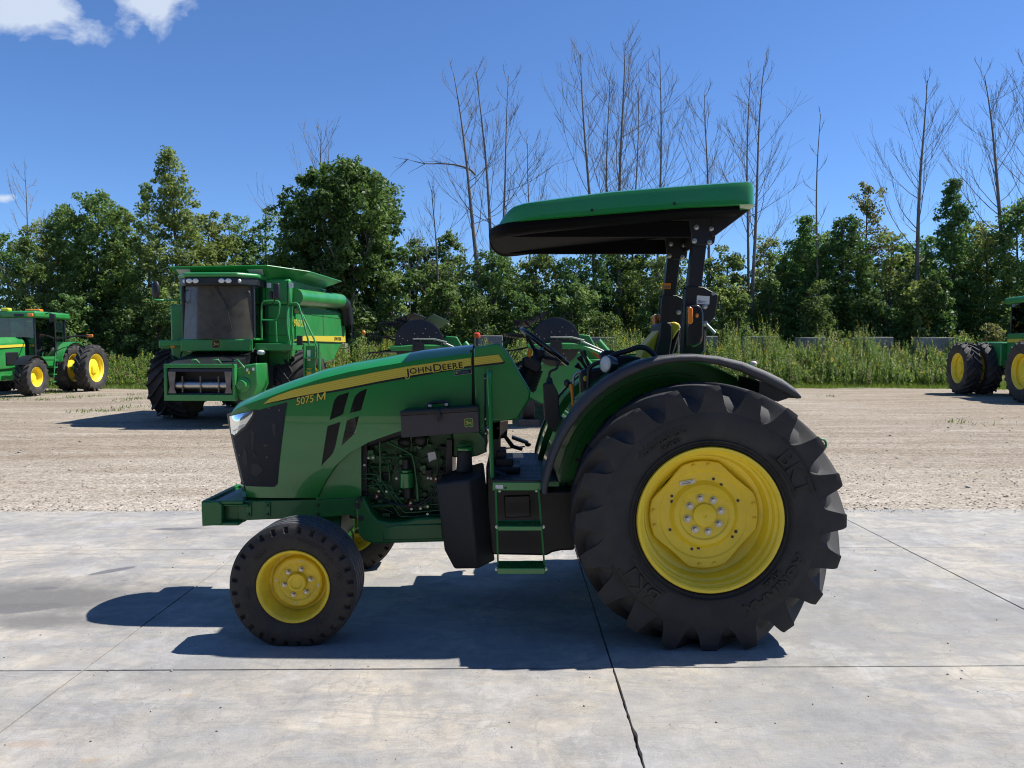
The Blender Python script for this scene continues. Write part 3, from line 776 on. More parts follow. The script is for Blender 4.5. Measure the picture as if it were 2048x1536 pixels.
# paler core patches laid on the screen, and the panel bolts
for side_g in grl[:1]:
    gm = MB()
    for poly in ([(501, 862), (507, 866), (503, 905), (512, 915), (504, 917), (499, 880)], [(484, 893), (489, 905), (490, 930), (484, 935), (478, 918)], [(543, 846), (552, 849), (551, 872), (547, 872)], [(500, 929), (514, 930), (523, 942), (508, 956), (498, 950)]):
        pts = WP(YS, poly); gm.add([(x, hoodY(x, z) - .0048, z) for x, z in pts], [tuple(range(len(pts)))])
    gm.build('core_patch', mat('dull_core', (.075, .072, .066), .6, bump=1.0, bscale=700), side_g, smooth=0)
    for px, py in ((528, 891), (533, 891), (532, 915), (472, 913), (538, 816), (559, 820)):
        x, z = W(px, py, YS); bolt(side_g, (x, hoodY(x, z) - .004, z), .0045, .004, STEELD)
# front screen wrapping the nose
mb = MB(); secs = []
for q in np.linspace(-1, 1, 15):
    s_ = []
    for px, py in [(449, 833), (452, 850), (457, 873), (463, 900), (470, 930), (477, 962), (480, 975), (482, 988)]:
        x, z = W(px, py, YS); wv = hw_(x, z) + .001
        s_.append((x - .075 * (1 - abs(q) ** 2.4), YC + q * wv, z))
    secs.append(s_)
mb.loft(secs, cap=False, closed=False); mb.build('front_screen', MESHB, hood, smooth=50)
mb = MB(); secs = []
for q in np.linspace(-1, 1, 15):
    s_ = []
    for px, py in [(480, 975), (482, 988), (484, 1000)]:
        x, z = W(px, py, YS); s_.append((x - .078 * (1 - abs(q) ** 2.4) - .004, YC + q * (hw_(x, z) + .004), z))
    secs.append(s_)
mb.loft(secs, cap=False, closed=False); mb.build('nose_lip', GREEN, hood, smooth=50)
for o in sheet('headlight_bezel', BLACKG, [(449, 833), (512, 819.5)], [(449, 838), (453, 874), (463, 876), (490, 857), (507, 834), (512, 821)], .0045, 24, 8): pass
hl = sheet('headlight', SILV, [(450, 836), (505, 822)], [(450, 838), (455, 868), (462, 870), (487, 851.5), (502, 832), (505, 824)], .0065, 24, 8, bulge=.006)
sheet('headlight_lens', LENS, [(450, 835), (506, 821)], [(450, 837), (454, 870), (462, 872), (488, 852.5), (503, 833), (506, 823)], .009, 24, 8, bulge=.010)
sheet('light_guide', mat('white_diffuser', (.66, .66, .63), .3, coat=.5), [(450.5, 848), (462, 856), (476, 851), (487, 848)], [(450.5, 850), (455, 866), (462, 868.5), (475, 860), (487, 850)], .0085, 20, 5, bulge=.006)
# printed stripe with fine lines and a black under-edge
rows = [(-.22, 1), (0, 0)]
for k in range(5):
    rows += [(k * .2 + .145, 2), (k * .2 + .18, 0)]
rows += [(1.0, 0)]
DECALL = mat('decal_line', (.40, .30, .03), .4, coat=.4)
stT = [(527, 807), (540, 797), (556, 790), (585, 780), (620, 771.5), (683, 758), (750, 744.5), (813, 733), (880, 723.5), (942, 715.5)]
stB = [(527, 808), (540, 805), (556, 801.5), (585, 795), (620, 788.5), (683, 777.5), (750, 764), (813, 752.5), (880, 741), (942, 731)]
sheet('stripe', [DECALY, DECALK, DECALL], stT, stB, .0022, 60, rows=rows)
def conform(vs, px, py, ang, off, sgn=-1):
    x0, z0 = W(px, py, YS); c_, s_ = math.cos(ang), math.sin(ang); out = []
    for x, y, z in vs:
        X = x0 + x * c_ - y * s_; Z = z0 + x * s_ + y * c_; out.append((X, YC + sgn * (hw_(X, Z) + off), Z))
    return out
def brand(px, py, ang, total, parent, off=.004):
    for extra, m, oo, nm in ((.0050, DECALY, off, 'brand_outline'), (.0002, DECALK, off + .0016, 'brand_lettering')):
        mb = MB(); x = 0; parts = []
        for s, size in (('J', .066), ('OHN', .050), (' ', .03), ('D', .066), ('EERE', .050)):
            if s == ' ': x += .006; continue
            vs, fs = text_geo(s, size, extra + .0006, 0, 0, 1.12, 1.08); vx = [v[0] for v in vs]
            base, _ = text_geo(s, size, .0006, 0, 0, 1.12, 1.08); bx = [v[0] for v in base]
            dx = x - min(bx); dyb = -.010 if s == 'J' else (-.003 if s == 'D' else 0)
            parts.append(([(v[0] + dx, v[1] + dyb, 0) for v in vs], fs)); x += max(bx) - min(bx) + .006
        k = total / x
        for vs, fs in parts: mb.add(conform([(v[0] * k, v[1], 0) for v in vs], px, py, ang, oo), fs)
        mb.build(nm, m, parent, smooth=0)
brand(812, 749, math.radians(7.0), .375, hood)
for ex, m, oo, nm in ((.0022, DECALK, .0026, 'model_outline'), (.0002, DECALY, .0040, 'model_lettering')):
    vs, fs = text_geo('5075', .066, ex + .0005, 0, .25, 1.0, 1.0); k = .124 / max(v[0] for v in vs)
    mb = MB(); mb.add(conform([(v[0] * k, v[1], 0) for v in vs], 593, 810.5, math.radians(11.5), oo), fs); mb.build(nm, m, hood, smooth=0)
    e_ = max(ex, .0004) - .0002; mh, st = .046, .0082 + 2 * e_      # a wide slanted M, one stroke at a time
    strokes = [((0, 0), (0, mh)), ((0, mh), (.024, .006)), ((.024, .006), (.048, mh)), ((.048, mh), (.048, 0))]; mb = MB()
    for (xa_, ya_), (xb_, yb_) in strokes:
        d_ = Vector((xb_ - xa_, yb_ - ya_)).normalized(); n_ = Vector((-d_.y, d_.x)) * st / 2; a_ = Vector((xa_, ya_)) - d_ * e_; b_ = Vector((xb_, yb_)) + d_ * e_
        q_ = [a_ - n_, b_ - n_, b_ + n_, a_ + n_]; mb.add(conform([(.141 + p.x + p.y * .25, p.y, 0) for p in q_], 593, 810.5, math.radians(11.5), oo + .0002 * (strokes.index(((xa_, ya_), (xb_, yb_))) % 2)), [(0, 1, 2, 3)])
    mb.build(nm, m, hood, smooth=0)
def hood_plate(name, m, poly, off, parent=None):
    mb = MB(); pts = WP(YS, poly); n = len(pts)
    mb.add([(x, hoodY(x, z) - off, z) for x, z in pts] + [(x, hoodY(x, z) + .004, z) for x, z in pts], [tuple(range(n))] + [(i, (i + 1) % n, (i + 1) % n + n, i + n) for i in range(n)])
    return mb.build(name, m, parent or hood, smooth=0)
hood_plate('badge_border', mat('badge_silver', (.35, .38, .37), .4, metal=.5), [(908, 741.8), (942, 737), (943.6, 747), (909.6, 751.2)], .0035)
pb = hood_plate('badge_plate', DECALK, [(908.8, 742.6), (941.4, 738), (942.8, 746.4), (910.2, 750.4)], .0042)
vs, fs = text_geo('Premier', .027, .0003, 0, 0, 1.0, 1.0); k = .068 / max(v[0] for v in vs); mb = MB()
mb.add(conform([(v[0] * k, v[1], 0) for v in vs], 917.5, 747.8, math.radians(6.5), .0052), fs); mb.build('badge_lettering', mat('badge_grey', (.10, .14, .15), .5), hood, smooth=0)
hood_plate('badge_emblem', mat('badge_gold', (.30, .28, .08), .5), [(911, 743.6), (915.2, 743), (915.6, 747.4), (911.5, 748)], .0050)
# vent frames and slats
for vi, v in enumerate(VENTS):
    pts = WP(YS, v); zc = [p[1] for p in pts]; xc = [p[0] for p in pts]; sl = MB(); bk = MB()
    def inside(x, z):
        c_ = False; n = len(pts)
        for i in range(n):
            x1, z1 = pts[i]; x2, z2 = pts[i - 1]
            if (z1 > z) != (z2 > z) and x < (x2 - x1) * (z - z1) / (z2 - z1) + x1: c_ = not c_
        return c_
    dirx = Vector((.62, -.78)); per = Vector((.78, .62)); cen = Vector((sum(xc) / len(xc), sum(zc) / len(zc)))
    for k in range(-26, 27):
        p = cen + per * k * .0105; ts = [t for t in np.linspace(-.3, .3, 241) if inside(*(p + dirx * float(t)))]
        if len(ts) < 3: continue
        a, b = p + dirx * (ts[0] - .003), p + dirx * (ts[-1] + .003); mid = (a + b) / 2
        ya, yb = hoodY(a.x, a.y) + .008, hoodY(b.x, b.y) + .008
        q = per * .0022
        sl.add([(a.x - q.x, ya, a.y - q.y), (b.x - q.x, yb, b.y - q.y), (b.x + q.x, yb, b.y + q.y), (a.x + q.x, ya, a.y + q.y),
                (a.x - q.x, ya + .006, a.y - q.y), (b.x - q.x, yb + .006, b.y - q.y), (b.x + q.x, yb + .006, b.y + q.y), (a.x + q.x, ya + .006, a.y + q.y)],
               [(0, 1, 2, 3), (4, 5, 6, 7), (0, 1, 5, 4), (3, 2, 6, 7)])
    sv = sl.build('side_vent', BLACKG, hood, smooth=0)
# crease along the bonnet side
mb = MB()
for (pa, pb_, pc) in (((712, 838), (800, 815), (880, 805)), ((735, 832), (810, 812), (942, 800))):
    pass
# dark box inside the bonnet: radiator pack and engine top
mb = MB(); a = WP(YS, [(590, 830), (640, 815), (700, 800), (640, 990), (575, 990)])
mb.prism(a, YC - .24, YC + .24); mb.build('radiator', BLACK, T, smooth=0)
mb = MB(); mb.prism(WP(5.1, [(700, 775), (930, 740), (935, 850), (860, 862), (800, 875), (722, 900)]), 5.06, 5.44); mb.build('air_cleaner', BLACK, T, bevel=.02)

# ------------------------------------------------------------------ cowl, side panel, grab rail
cow = MB(); cp = WP(4.92, [(947, 694.5), (994, 686.5), (1003, 689), (1025, 719), (1062, 783), (1059, 800), (1034, 840), (986, 844), (960, 861), (949, 861)])
cow.prism(cp, 4.925, 5.575); cowl = cow.build('cowl', GREEN, T, bevel=.014, seg=3)
def cowl_sheet(name, m, poly, y, parent):
    mb = MB(); pts = WP(4.92, poly); n = len(pts); mb.prism(pts, y, y + .003); return mb.build(name, m, parent, smooth=0)
cs = cowl_sheet('stripe', DECALY, [(948.5, 714.5), (997, 709), (1007, 723.5), (948.5, 730.5)], 4.9215, cowl)
cowl_sheet('stripe_edge', DECALK, [(948.5, 730), (1006, 723), (1009, 721.5), (1010, 725.5), (1006, 728), (948.5, 734.5)], 4.9225, cowl)
ln = MB()
for k in range(5):
    t = k * .2 + .16; za = 730.5 - 16 * t; x1 = 1007 - 10 * t; zb_ = 723.5 - 14.5 * t
    ln.prism(WP(4.92, [(948.5, za), (x1, zb_), (x1, zb_ - .6), (948.5, za - .6)]), 4.9205, 4.922)
ln.build('stripe_lines', DECALL, cowl, smooth=0)
mb = MB(); mb.prism(WP(4.95, [(940, 700), (950, 700), (950, 862), (940, 850)]), 4.955, 5.545); mb.build('gap_filler', BLACK, T)  # black filler inside the hood-to-cowl gap, standing in for its shade
mb = MB(); mb.prism(WP(4.99, [(632, 999), (723, 993), (723, 872), (700, 885), (672, 915), (648, 950)]), 4.985, 4.992); mb.build('side_shield', GREEN, T, bevel=.002)
mb = MB(); mb.tube(rsmooth([V3(979, 748, 4.93), V3(977.5, 741, 4.86), V3(977.5, 741, 4.80), V3(978, 752, 4.775), V3(979, 780, 4.77), V3(984.5, 955, 4.70)], 2), .0145, 12)
mb.build('grab_rail', GREEN, T, smooth=60)
mb = MB(); mb.tube([V3(969.5, 748, 4.88), V3(971.5, 905, 4.80)], .007, 8); mb.build('rail_strut', BLACKM, T)
for py in (757, 838, 867): bolt(T, V3(969.8 + (py - 757) * .013, py, 4.872 if py < 800 else 4.80), .004, .006)
# firewall plate below the cowl, dark valve block, bracket
mb = MB(); mb.prism(WP(4.97, [(905, 862), (958, 862), (972, 880), (972, 905), (955, 912), (940, 915), (905, 915)]), 4.97, 5.52); mb.build('firewall', GREENC, T, bevel=.01)
mb = MB(); mb.b2((W(893, 900, 4.95)[0], 4.93, W(893, 985, 4.95)[1]), (W(905, 900, 4.95)[0], 4.99, W(893, 878, 4.95)[1])); mb.build('tank_post', BLACKM, T, bevel=.003)
mb = MB(); mb.prism(WP(4.98, [(984, 846), (1016, 842), (1016, 858), (1006, 868), (995, 880), (986, 880)]), 5.0, 5.01); mb.build('pedal_bracket', STEELD, T, bevel=.002)
bolt(T, V3(996, 856, 4.998), .006, .006, BLACKM)

# ------------------------------------------------------------------ toolbox
TB = 4.715
mb = MB(); mb.prism(WP(TB, [(801, 831), (956.5, 822), (958.5, 864), (803, 876)]), TB, TB + .20); tb = mb.build('toolbox', GRAPH, T, bevel=.004)
mb = MB(); mb.prism(WP(TB - .004, [(799.5, 823), (955, 812.5), (957, 822.8), (800, 832)]), TB - .005, TB + .204); mb.build('toolbox_lid', BLACKM, tb, bevel=.006)
mb = MB(); mb.tube(rsmooth([V3(857, 818, TB + .1), V3(856, 808, TB + .1), V3(862, 805.5, TB + .1), V3(890, 803, TB + .1), V3(896, 805.5, TB + .1), V3(896, 815, TB + .1)], 2), .0105, 8); mb.build('toolbox_handle', BLACK, tb, smooth=60)
for a in (860, 893):
    m2 = MB(); x, z = W(a, 812 - (a - 860) * .08, TB + .075); m2.box((x, TB + .075, z), (.022, .012, .02)); m2.build('handle_mount', STEEL, tb, bevel=.004)
mb = MB(); mb.prism(WP(TB - .012, [(873, 820), (881, 819.5), (881, 827), (883.5, 830), (884, 839), (880, 843), (876, 843), (873, 838)]), TB - .016, TB - .004); mb.build('latch', BLACKG, tb, bevel=.003)
DEER = [(.10, .60), (.17, .66), (.20, .74), (.15, .84), (.22, .80), (.24, .90), (.29, .78), (.36, .82), (.34, .72), (.40, .62), (.55, .58), (.72, .58), (.84, .66), (.90, .62), (.85, .52), (.86, .38), (.95, .24), (.90, .20), (.78, .36), (.70, .44), (.54, .42), (.40, .38), (.24, .26), (.12, .30), (.06, .26), (.05, .33), (.16, .37), (.28, .42), (.32, .50), (.26, .58)]
def emblem(parent, cx, cy, cz, s, bgm, fgm, rot=None, ring=True):
    """rounded shield with a leaping animal, facing -y"""
    def rr(h, r):
        out = []
        for (sx_, sz_, a0) in ((1, 1, 0), (-1, 1, 90), (-1, -1, 180), (1, -1, 270)):
            for a in (0, 30, 60, 90): out.append((sx_ * (h - r) + r * math.cos(math.radians(a0 + a)), sz_ * (h - r) + r * math.sin(math.radians(a0 + a))))
        return out
    R_ = rot or Matrix.Identity(3)
    for nm, poly, y0, m in (('emblem_border', rr(.5, .16), -.0015, fgm), ('emblem_plate', rr(.445, .14), -.0028, bgm), ('emblem_figure', [((x - .5) * .8, (z - .52) * .8) for x, z in DEER], -.0040, fgm)):
        mb = MB(); n = len(poly); v0 = [R_ @ Vector((x * s, y0, z * s)) + Vector((cx, cy, cz)) for x, z in poly]; v1 = [R_ @ Vector((x * s, y0 + .0022, z * s)) + Vector((cx, cy, cz)) for x, z in poly]
        mb.add(v0 + v1, [tuple(range(n)), tuple(range(2 * n - 1, n - 1, -1))] + [(i, (i + 1) % n, (i + 1) % n + n, i + n) for i in range(n)]); mb.build(nm, m, parent, smooth=0)
x, z = W(937.5, 845.5, TB); emblem(tb, x, TB, z, .053, mat('emblem_green', (.02, .12, .03), .4), mat('emblem_yellow', (.42, .38, .06), .4), Matrix.Rotation(-.07, 3, 'Y'))

# ------------------------------------------------------------------ front frame, weight bracket, axle
mb = MB(); mb.prism(WP(4.985, [(474, 1003), (690, 997), (722, 990), (722, 1040), (700, 1030), (660, 1034), (560, 1038), (487, 1041), (476, 1040)]), 4.985, 5.515)
fr = mb.build('front_frame', GREENC, T, bevel=.006)
for a in (497, 535, 635):
    m2 = MB(); w_ = 6; pts = [(a - w_, 1005), (a + w_, 1004.5), (a + w_, 1032), (a + w_ - 3, 1035), (a - w_ + 3, 1035.5), (a - w_, 1033)]
    if a < 600: m2.prism(WP(4.98, pts), 4.977, 4.986); m2.build('frame_plate', GREENC, fr, bevel=.003)
    for py in (1011, 1029): bolt(fr, V3(a, py, 4.976 if a < 600 else 4.984), .0085, .007, GREEND)
wb = MB(); Yb = 4.93
wb.prism(WP(Yb, [(402, 1004), (436, 1003), (444, 1010), (444, 1048), (440, 1050.5), (404, 1052.5)]), Yb, Yb + .045)
wb.prism(WP(Yb, [(402, 1004), (436, 1003), (444, 1010), (444, 1048), (440, 1050.5), (404, 1052.5)]), 2 * YC - Yb - .045, 2 * YC - Yb)
x0, z1 = W(402, 1003.5, Yb); _, z0 = W(402, 1052, Yb); x1, _ = W(476, 1030, Yb)
wb.b2((x0, Yb + .01, z0), (x0 + .03, 2 * YC - Yb - .01, z1 + .004))
wb.b2((x0, Yb + .01, z0), (x1, 2 * YC - Yb - .01, z0 + .02))
wb.b2((x0 + .02, Yb + .02, z1 - .035), (x1 + .06, 2 * YC - Yb - .02, z1 - .02))
wb.b2((x1 - .12, Yb + .065, z0 + .01), (x1 + .02, 2 * YC - Yb - .065, z1 - .005))
for yy_ in (Yb + .012, 2 * YC - Yb - .03): wb.b2((x0 + .01, yy_, z1 - .02), (x1 + .03, yy_ + .018, z1 + .004))
wb.build('weight_bracket', GREENC, T, bevel=.006)
mb = MB(); mb.b2((x0 + .05, Yb + .04, z1 - .019), (x1 + .05, 2 * YC - Yb - .04, z1 - .014)); mb.build('bracket_pad', mat('dark_rubber_pad', (.012, .02, .03), .3), T)
ax = MB(); ax.b2((FX - .05, 4.66, .30), (FX + .05, 5.84, .42)); ax.prismx([(5.0, .42), (5.5, .42), (5.42, .62), (5.08, .62)], FX - .12, FX + .12)
ax.build('front_axle', GREEND, T, bevel=.012)
for sg in (-1, 1):
    k_ = MB(); y = YC + sg * .60; k_.cyl((FX, y, .22), (FX, y, .52), .04); k_.cyl((FX, y, FZ), (FX, YC + sg * .76, FZ), .05); k_.build('steering_knuckle', GREEND, T)
    k_ = MB(); k_.cyl((FX + .16, YC + sg * .58, .40), (FX + .16, YC + sg * .12, .42), .014); k_.build('tie_rod', STEELD, T)
    k_ = MB(); k_.tube(rsmooth([(FX + .1, YC + sg * .4, .55), (FX + .16, YC + sg * .5, .50), (FX + .14, YC + sg * .58, .42)], 2), .012, 6); k_.build('steering_hose', BLACK, T)

# ------------------------------------------------------------------ engine
mb = MB(); mb.prism(WP(5.05, [(700, 880), (735, 872), (735, 1040), (700, 1035)]), 5.03, 5.47); mb.build('fan_shroud', BLACK, T)
eb = MB(); eb.prism(WP(5.10, [(722, 880), (905, 862), (905, 1046), (740, 1046), (722, 1010)]), 5.12, 5.42); eng = eb.build('engine_block', GREEND, T, bevel=.01)
pan = MB(); pan.prism(WP(4.96, [(711, 1000), (726, 993), (733, 1006), (743, 1026), (756, 1041), (780, 1045), (810, 1043), (836, 1036), (886, 1034), (890, 1084), (746, 1088), (726, 1081), (715, 1066), (712, 1030)]), 4.96, 5.54)
pan_o = pan.build('side_frame_casting', GREENC, T, bevel=.014, seg=3)
mb = MB(); mb.prism(WP(4.955, [(768, 1056), (790, 1050), (884, 1047), (887, 1078), (765, 1081)]), 4.950, 4.97); mb.build('casting_panel', GREENC, pan_o, bevel=.008)
for px, py in ((720, 999.5), (715, 1011.5), (722.5, 1036.5)): bolt(pan_o, V3(px, py, 4.958), .0135, .014, GRAPH)
bolt(pan_o, V3(717, 1056, 4.958), .004, .006)
Ye = 5.03
def pipe(pts, r, m=GREEND, Y=Ye, nm='pipe', n=8, it=1):
    mb = MB(); mb.tube(rsmooth([V3(a, b, Y + (c[0] if c else 0)) for a, b, *c in pts], it), r, n); return mb.build(nm, m, eng, smooth=60)
PG = mat('green_pipe', (.014, .11, .03), .35, coat=.4)
pipe([(721, 948), (750, 948), (758, 952), (805, 1022), (812, 1026), (883, 1020)], .0062, PG)
pipe([(721, 957), (746, 956), (753, 962), (797, 1029), (803, 1034.5), (884, 1029)], .0062, PG)
pipe([(723, 973), (772, 968), (779, 972), (803, 1006), (810, 1011), (882, 1008)], .0050, PG)
pipe([(775, 884), (820, 906), (827, 914), (834, 969)], .0085, PG, Ye - .01)
pipe([(834, 966), (836, 1000)], .0150, PG, Ye - .01, it=0)
pipe([(759.5, 884), (761, 965)], .0065, PG, Ye - .005)
pipe([(781, 930), (783, 940), (792, 943), (800, 943)], .004, PG)
pipe([(764, 900), (785, 896), (790, 902), (792, 912)], .004, PG, 5.07)
pipe([(812, 872), (813, 905)], .005, PG, 5.07); pipe([(822, 872), (823, 902)], .005, PG, 5.07); pipe([(856, 876), (855, 892), (845, 901)], .0045, PG, 5.06)
pipe([(768, 914), (790, 914), (828, 912)], .009, GREEND, 5.08)
pipe([(740, 934), (775, 932)], .008, GREEND, 5.08); pipe([(745, 1012), (790, 1010)], .016, GREEND, 5.07)
pipe([(722, 985), (755, 994), (780, 1006), (822, 1013), (850, 1004), (868, 985), (875, 960), (876, 938), (890, 925)], .0055, BLACKG, Ye - .015, 'hose', it=2)
pipe([(728, 986), (760, 998), (790, 1010), (825, 1015), (856, 1006), (872, 988), (880, 960), (884, 945), (895, 934)], .0055, BLACKG, Ye - .02, 'hose', it=2)
pipe([(874, 905), (876, 935), (873, 955)], .004, BLACKG, Ye - .02, 'hose')
for px, py in ((753.5, 993), (821, 1006), (871.5, 958)):
    m2 = MB(); m2.box(V3(px, py, Ye - .035), (.018, .02, .034), ('Y', .3)); m2.build('hose_clip', REDL, eng, bevel=.002)
    bolt(eng, V3(px, py, Ye - .048), .0045, .005)
for px, py in ((757.5, 982.5), (773, 983), (855.5, 1013), (855, 1028), (746, 915), (737, 916), (729, 930), (856, 956), (862, 957), (841, 1017), (823, 1018), (793, 957)): bolt(eng, V3(px, py, Ye - .03), .0058, .008)
fl = MB(); c_ = V3(813, 960, 5.03); fl.cyl((c_[0], c_[1], W(813, 975, 5.03)[1]), (c_[0], c_[1], W(813, 945, 5.03)[1]), .047, n=24); fl.cyl((c_[0], c_[1], W(813, 945, 5.03)[1]), (c_[0], c_[1], W(813, 939, 5.03)[1]), .036, n=20)
fl.build('fuel_filter', GREEN, eng, bevel=.005)
fl = MB(); fl.cyl((c_[0] + .01, c_[1], W(813, 996, 5.03)[1]), (c_[0] + .01, c_[1], W(813, 976, 5.03)[1]), .032, n=16); fl.cyl((c_[0], c_[1], W(813, 938, 5.03)[1]), (c_[0], c_[1], W(813, 918, 5.03)[1]), .026, n=16); fl.build('lift_pump', BLACK, eng, bevel=.003)
mb = MB(); x, z = W(745, 914, 5.05); mb.box((x, 5.05, z), (.042, .02, .04)); mb.build('sensor_block', GREENC, eng, bevel=.003)
mb = MB(); mb.prism(WP(5.0, [(855, 906), (870, 903), (873, 918), (866, 920), (858, 924)]), 4.998, 5.0); mb.build('service_tag', WHITE, eng, smooth=0)
mb = MB(); x, z = W(810, 884, 5.08); mb.ball((x, 5.08, z), (.05, .03, .04)); x, z = W(842, 880, 5.08); mb.ball((x, 5.08, z), (.05, .03, .05)); mb.build('exhaust_manifold', BLACK, eng, smooth=60)
rnd = random.Random(3)
for i in range(120):
    px, py = rnd.uniform(724, 890), rnd.uniform(880, 1040); Y = rnd.uniform(5.06, 5.13); x, z = W(px, py, Y); m2 = MB(); q = rnd.random()
    if q < .35: m2.box((x, Y, z), (rnd.uniform(.02, .07), .03, rnd.uniform(.015, .05)), ('Y', rnd.choice([0, 0, .2, -.3])))
    elif q < .65: m2.cyl((x, Y + .03, z), (x, Y - .02, z), rnd.uniform(.008, .02), n=10)
    else:
        a = rnd.uniform(0, 3.14); l = rnd.uniform(.04, .12); m2.tube([(x - l * math.cos(a), Y, z - l * math.sin(a)), (x, Y - .015, z), (x + l * math.cos(a + .5), Y, z + l * math.sin(a + .5))], rnd.uniform(.003, .008), 6)
    m2.build('engine_fitting', rnd.choice([GREEND, GREEND, PG, GREENC, BLACK, GREEND]), eng, bevel=0, smooth=40)

# ------------------------------------------------------------------ fuel tank
ft = MB()
top_ = [V3(871, 967, 4.66), V3(937, 958, 4.585), V3(969, 944, 4.76), V3(967, 923, 4.98), V3(914, 935, 4.98), V3(884, 950, 4.98)]
t2_ = [V3(872, 975, 4.655), V3(938, 967, 4.58), V3(971, 958, 4.76), V3(970, 950, 4.98), V3(914, 955, 4.98), V3(884, 960, 4.98)]
mid_ = [V3(889, 1101, 4.66), V3(951, 1100, 4.59), V3(985, 1098, 4.80), V3(985, 1085, 4.98), V3(915, 1085, 4.98), V3(895, 1085, 4.98)]
bot_ = [V3(909, 1139, 4.69), V3(957, 1138, 4.63), V3(990, 1122, 4.82), V3(988, 1108, 4.98), V3(925, 1108, 4.98), V3(910, 1108, 4.98)]
ft.loft([top_, t2_, mid_, bot_]); tank = ft.build('fuel_tank', TANKB, T, bevel=.016, seg=3)
cx_, cz_ = W(929, 925, 4.86); nk = MB(); nk.lathe([(.054, -.05), (.049, .0), (.045, .075), (.0001, .078)], 24)
def turn_z(mb, c):
    mb.v = [(x + c[0], -z + c[1], y + c[2]) for x, y, z in mb.v]; return mb
turn_z(nk, (cx_, 4.86, cz_)).build('filler_neck', TANKB, tank, smooth=50)
cpm = MB(); cpm.lathe([(.047, .078), (.052, .080), (.052, .094), (.046, .101), (.0001, .103)], 28); turn_z(cpm, (cx_, 4.86, cz_)); cpm.box((cx_, 4.86, cz_ + .108), (.085, .020, .016), ('Z', .5))
cpm.build('filler_cap', GREEN, tank, smooth=35)

# ------------------------------------------------------------------ platform, steps
xa, zp = W(985, 963, 4.62); xb, _ = W(1085, 963, 4.62)
mb = MB(); mb.b2((xa, 4.615, W(985, 981, 4.62)[1]), (xb, 4.655, zp - .004)); edge_ = mb.build('platform', GREEN, T, bevel=.004)
mb = MB(); mb.b2((xa, 4.62, zp - .03), (xb + .10, 5.88, zp - .003)); mb.build('floor_plate', GREENC, edge_)
mb = MB(); mb.b2((xa + .002, 4.617, zp - .003), (xb + .09, 5.87, zp + .008)); fm = mb.build('floor_mat', MATF, edge_, bevel=.003)
rb = MB()
for i in range(11):
    x0 = xa + .05 + i * .034
    rb.tube([(x0 + .004 * math.sin(k * .5) + .0009 * k * k, 4.66 + k * .125, zp + .0075) for k in range(10)], .0035, 4)
for k in range(22): rb.b2((xa + .02, 4.66 + k * .055, zp + .007), (xb + .06, 4.663 + k * .055, zp + .0092))
rb.build('mat_ribs', MATF, edge_, smooth=0)
mb = MB(); mb.b2((W(991, 970, 4.61)[0], 4.612, W(991, 977.5, 4.61)[1]), (W(1006, 970, 4.61)[0], 4.6145, W(991, 970, 4.61)[1])); mb.build('serial_plate', WHITE, edge_)
bolt(edge_, V3(1011, 976, 4.614), .005, .005, BLACK)
for a, b in ((999, 982), (1073, 981.5)): bolt(edge_, V3(a, b, 4.62), .006, .006)
for (a, b, c_, d) in ((991.5, 980, 996.5, 1141), (1077, 980, 1089.5, 1141)):
    mb = MB(); p0 = Vector(V3(a, b, 4.605)); p1 = Vector(V3(c_, d, 4.515)); 
    mb.tube([p0, p1], .0075, 4); mb.build('step_rail', GREEN, T, smooth=0)
for (l, r_, t_, b_, Y) in ((996, 1084, 1041, 1058, 4.55), (995.5, 1089, 1124, 1144, 4.50)):
    x0, x1 = W(l, t_, Y)[0], W(r_, t_, Y)[0]; zt = W(l, t_ + 7, Y)[1]; zb = W(l, b_, Y)[1]; pz = zt - .012
    mb = MB(); mb.b2((x0, Y - .045, zb), (x1, Y - .037, zt - .004)); mb.b2((x0, Y - .04, zt - .014), (x1, Y + .09, zt - .008)); mb.b2((x0, Y + .082, zt - .02), (x1, Y + .09, zt + .004))
    mb.b2((x0 - .003, Y - .04, zb), (x0 + .004, Y + .09, zt)); mb.b2((x1 - .004, Y - .04, zb), (x1 + .003, Y + .09, zt))
    st = mb.build('step_tread', GREEN, T, bevel=.004); m2 = MB()
    for i in range(18):
        for j in range(4):
            xx = x0 + .02 + i * (x1 - x0 - .04) / 17
            if 7.5 < i < 9.5: continue
            m2.box((xx, Y - .02 + j * .028, zt - .004), (.007, .016, .008))
    tag(m2.build('grip_teeth', GREEN, st, smooth=0), kind='stuff')
    for xx in (x0 - .006, x1 + .006): bolt(st, (xx, Y - .01, (zt + zb) / 2), .008, .008)
bl = MB(); bl.prism(WP(4.80, [(972, 930), (1083, 982), (1150, 980), (1150, 1101), (1122, 1102), (1104, 1106), (1094, 1112), (985, 1110), (972, 1095)]), 4.80, 5.65)
bl.build('transmission_case', BLACK, T, bevel=.015)
mb = MB(); mb.prism(WP(4.79, [(1008, 992), (1060, 990), (1061, 1034), (1010, 1036)]), 4.785, 4.80); mb.build('access_cover', BLACKM, T, bevel=.008)
tr = MB(); tr.cyl((RX, 4.58, RZ), (RX, 5.92, RZ), .11, n=24); tr.b2((.42, 4.98, .50), (1.55, 5.52, 1.02)); tr.build('rear_axle', GREEND, T, bevel=.02)
mb = MB(); mb.tube([(1.5, 5.1, .45), (2.15, 5.1, .48)], .03, 8); mb.tube([(1.5, 5.4, .45), (2.15, 5.4, .48)], .03, 8); mb.build('hitch_arms', GREEND, T)
hr = MB(); c_ = V3(1643, 889, 4.95)
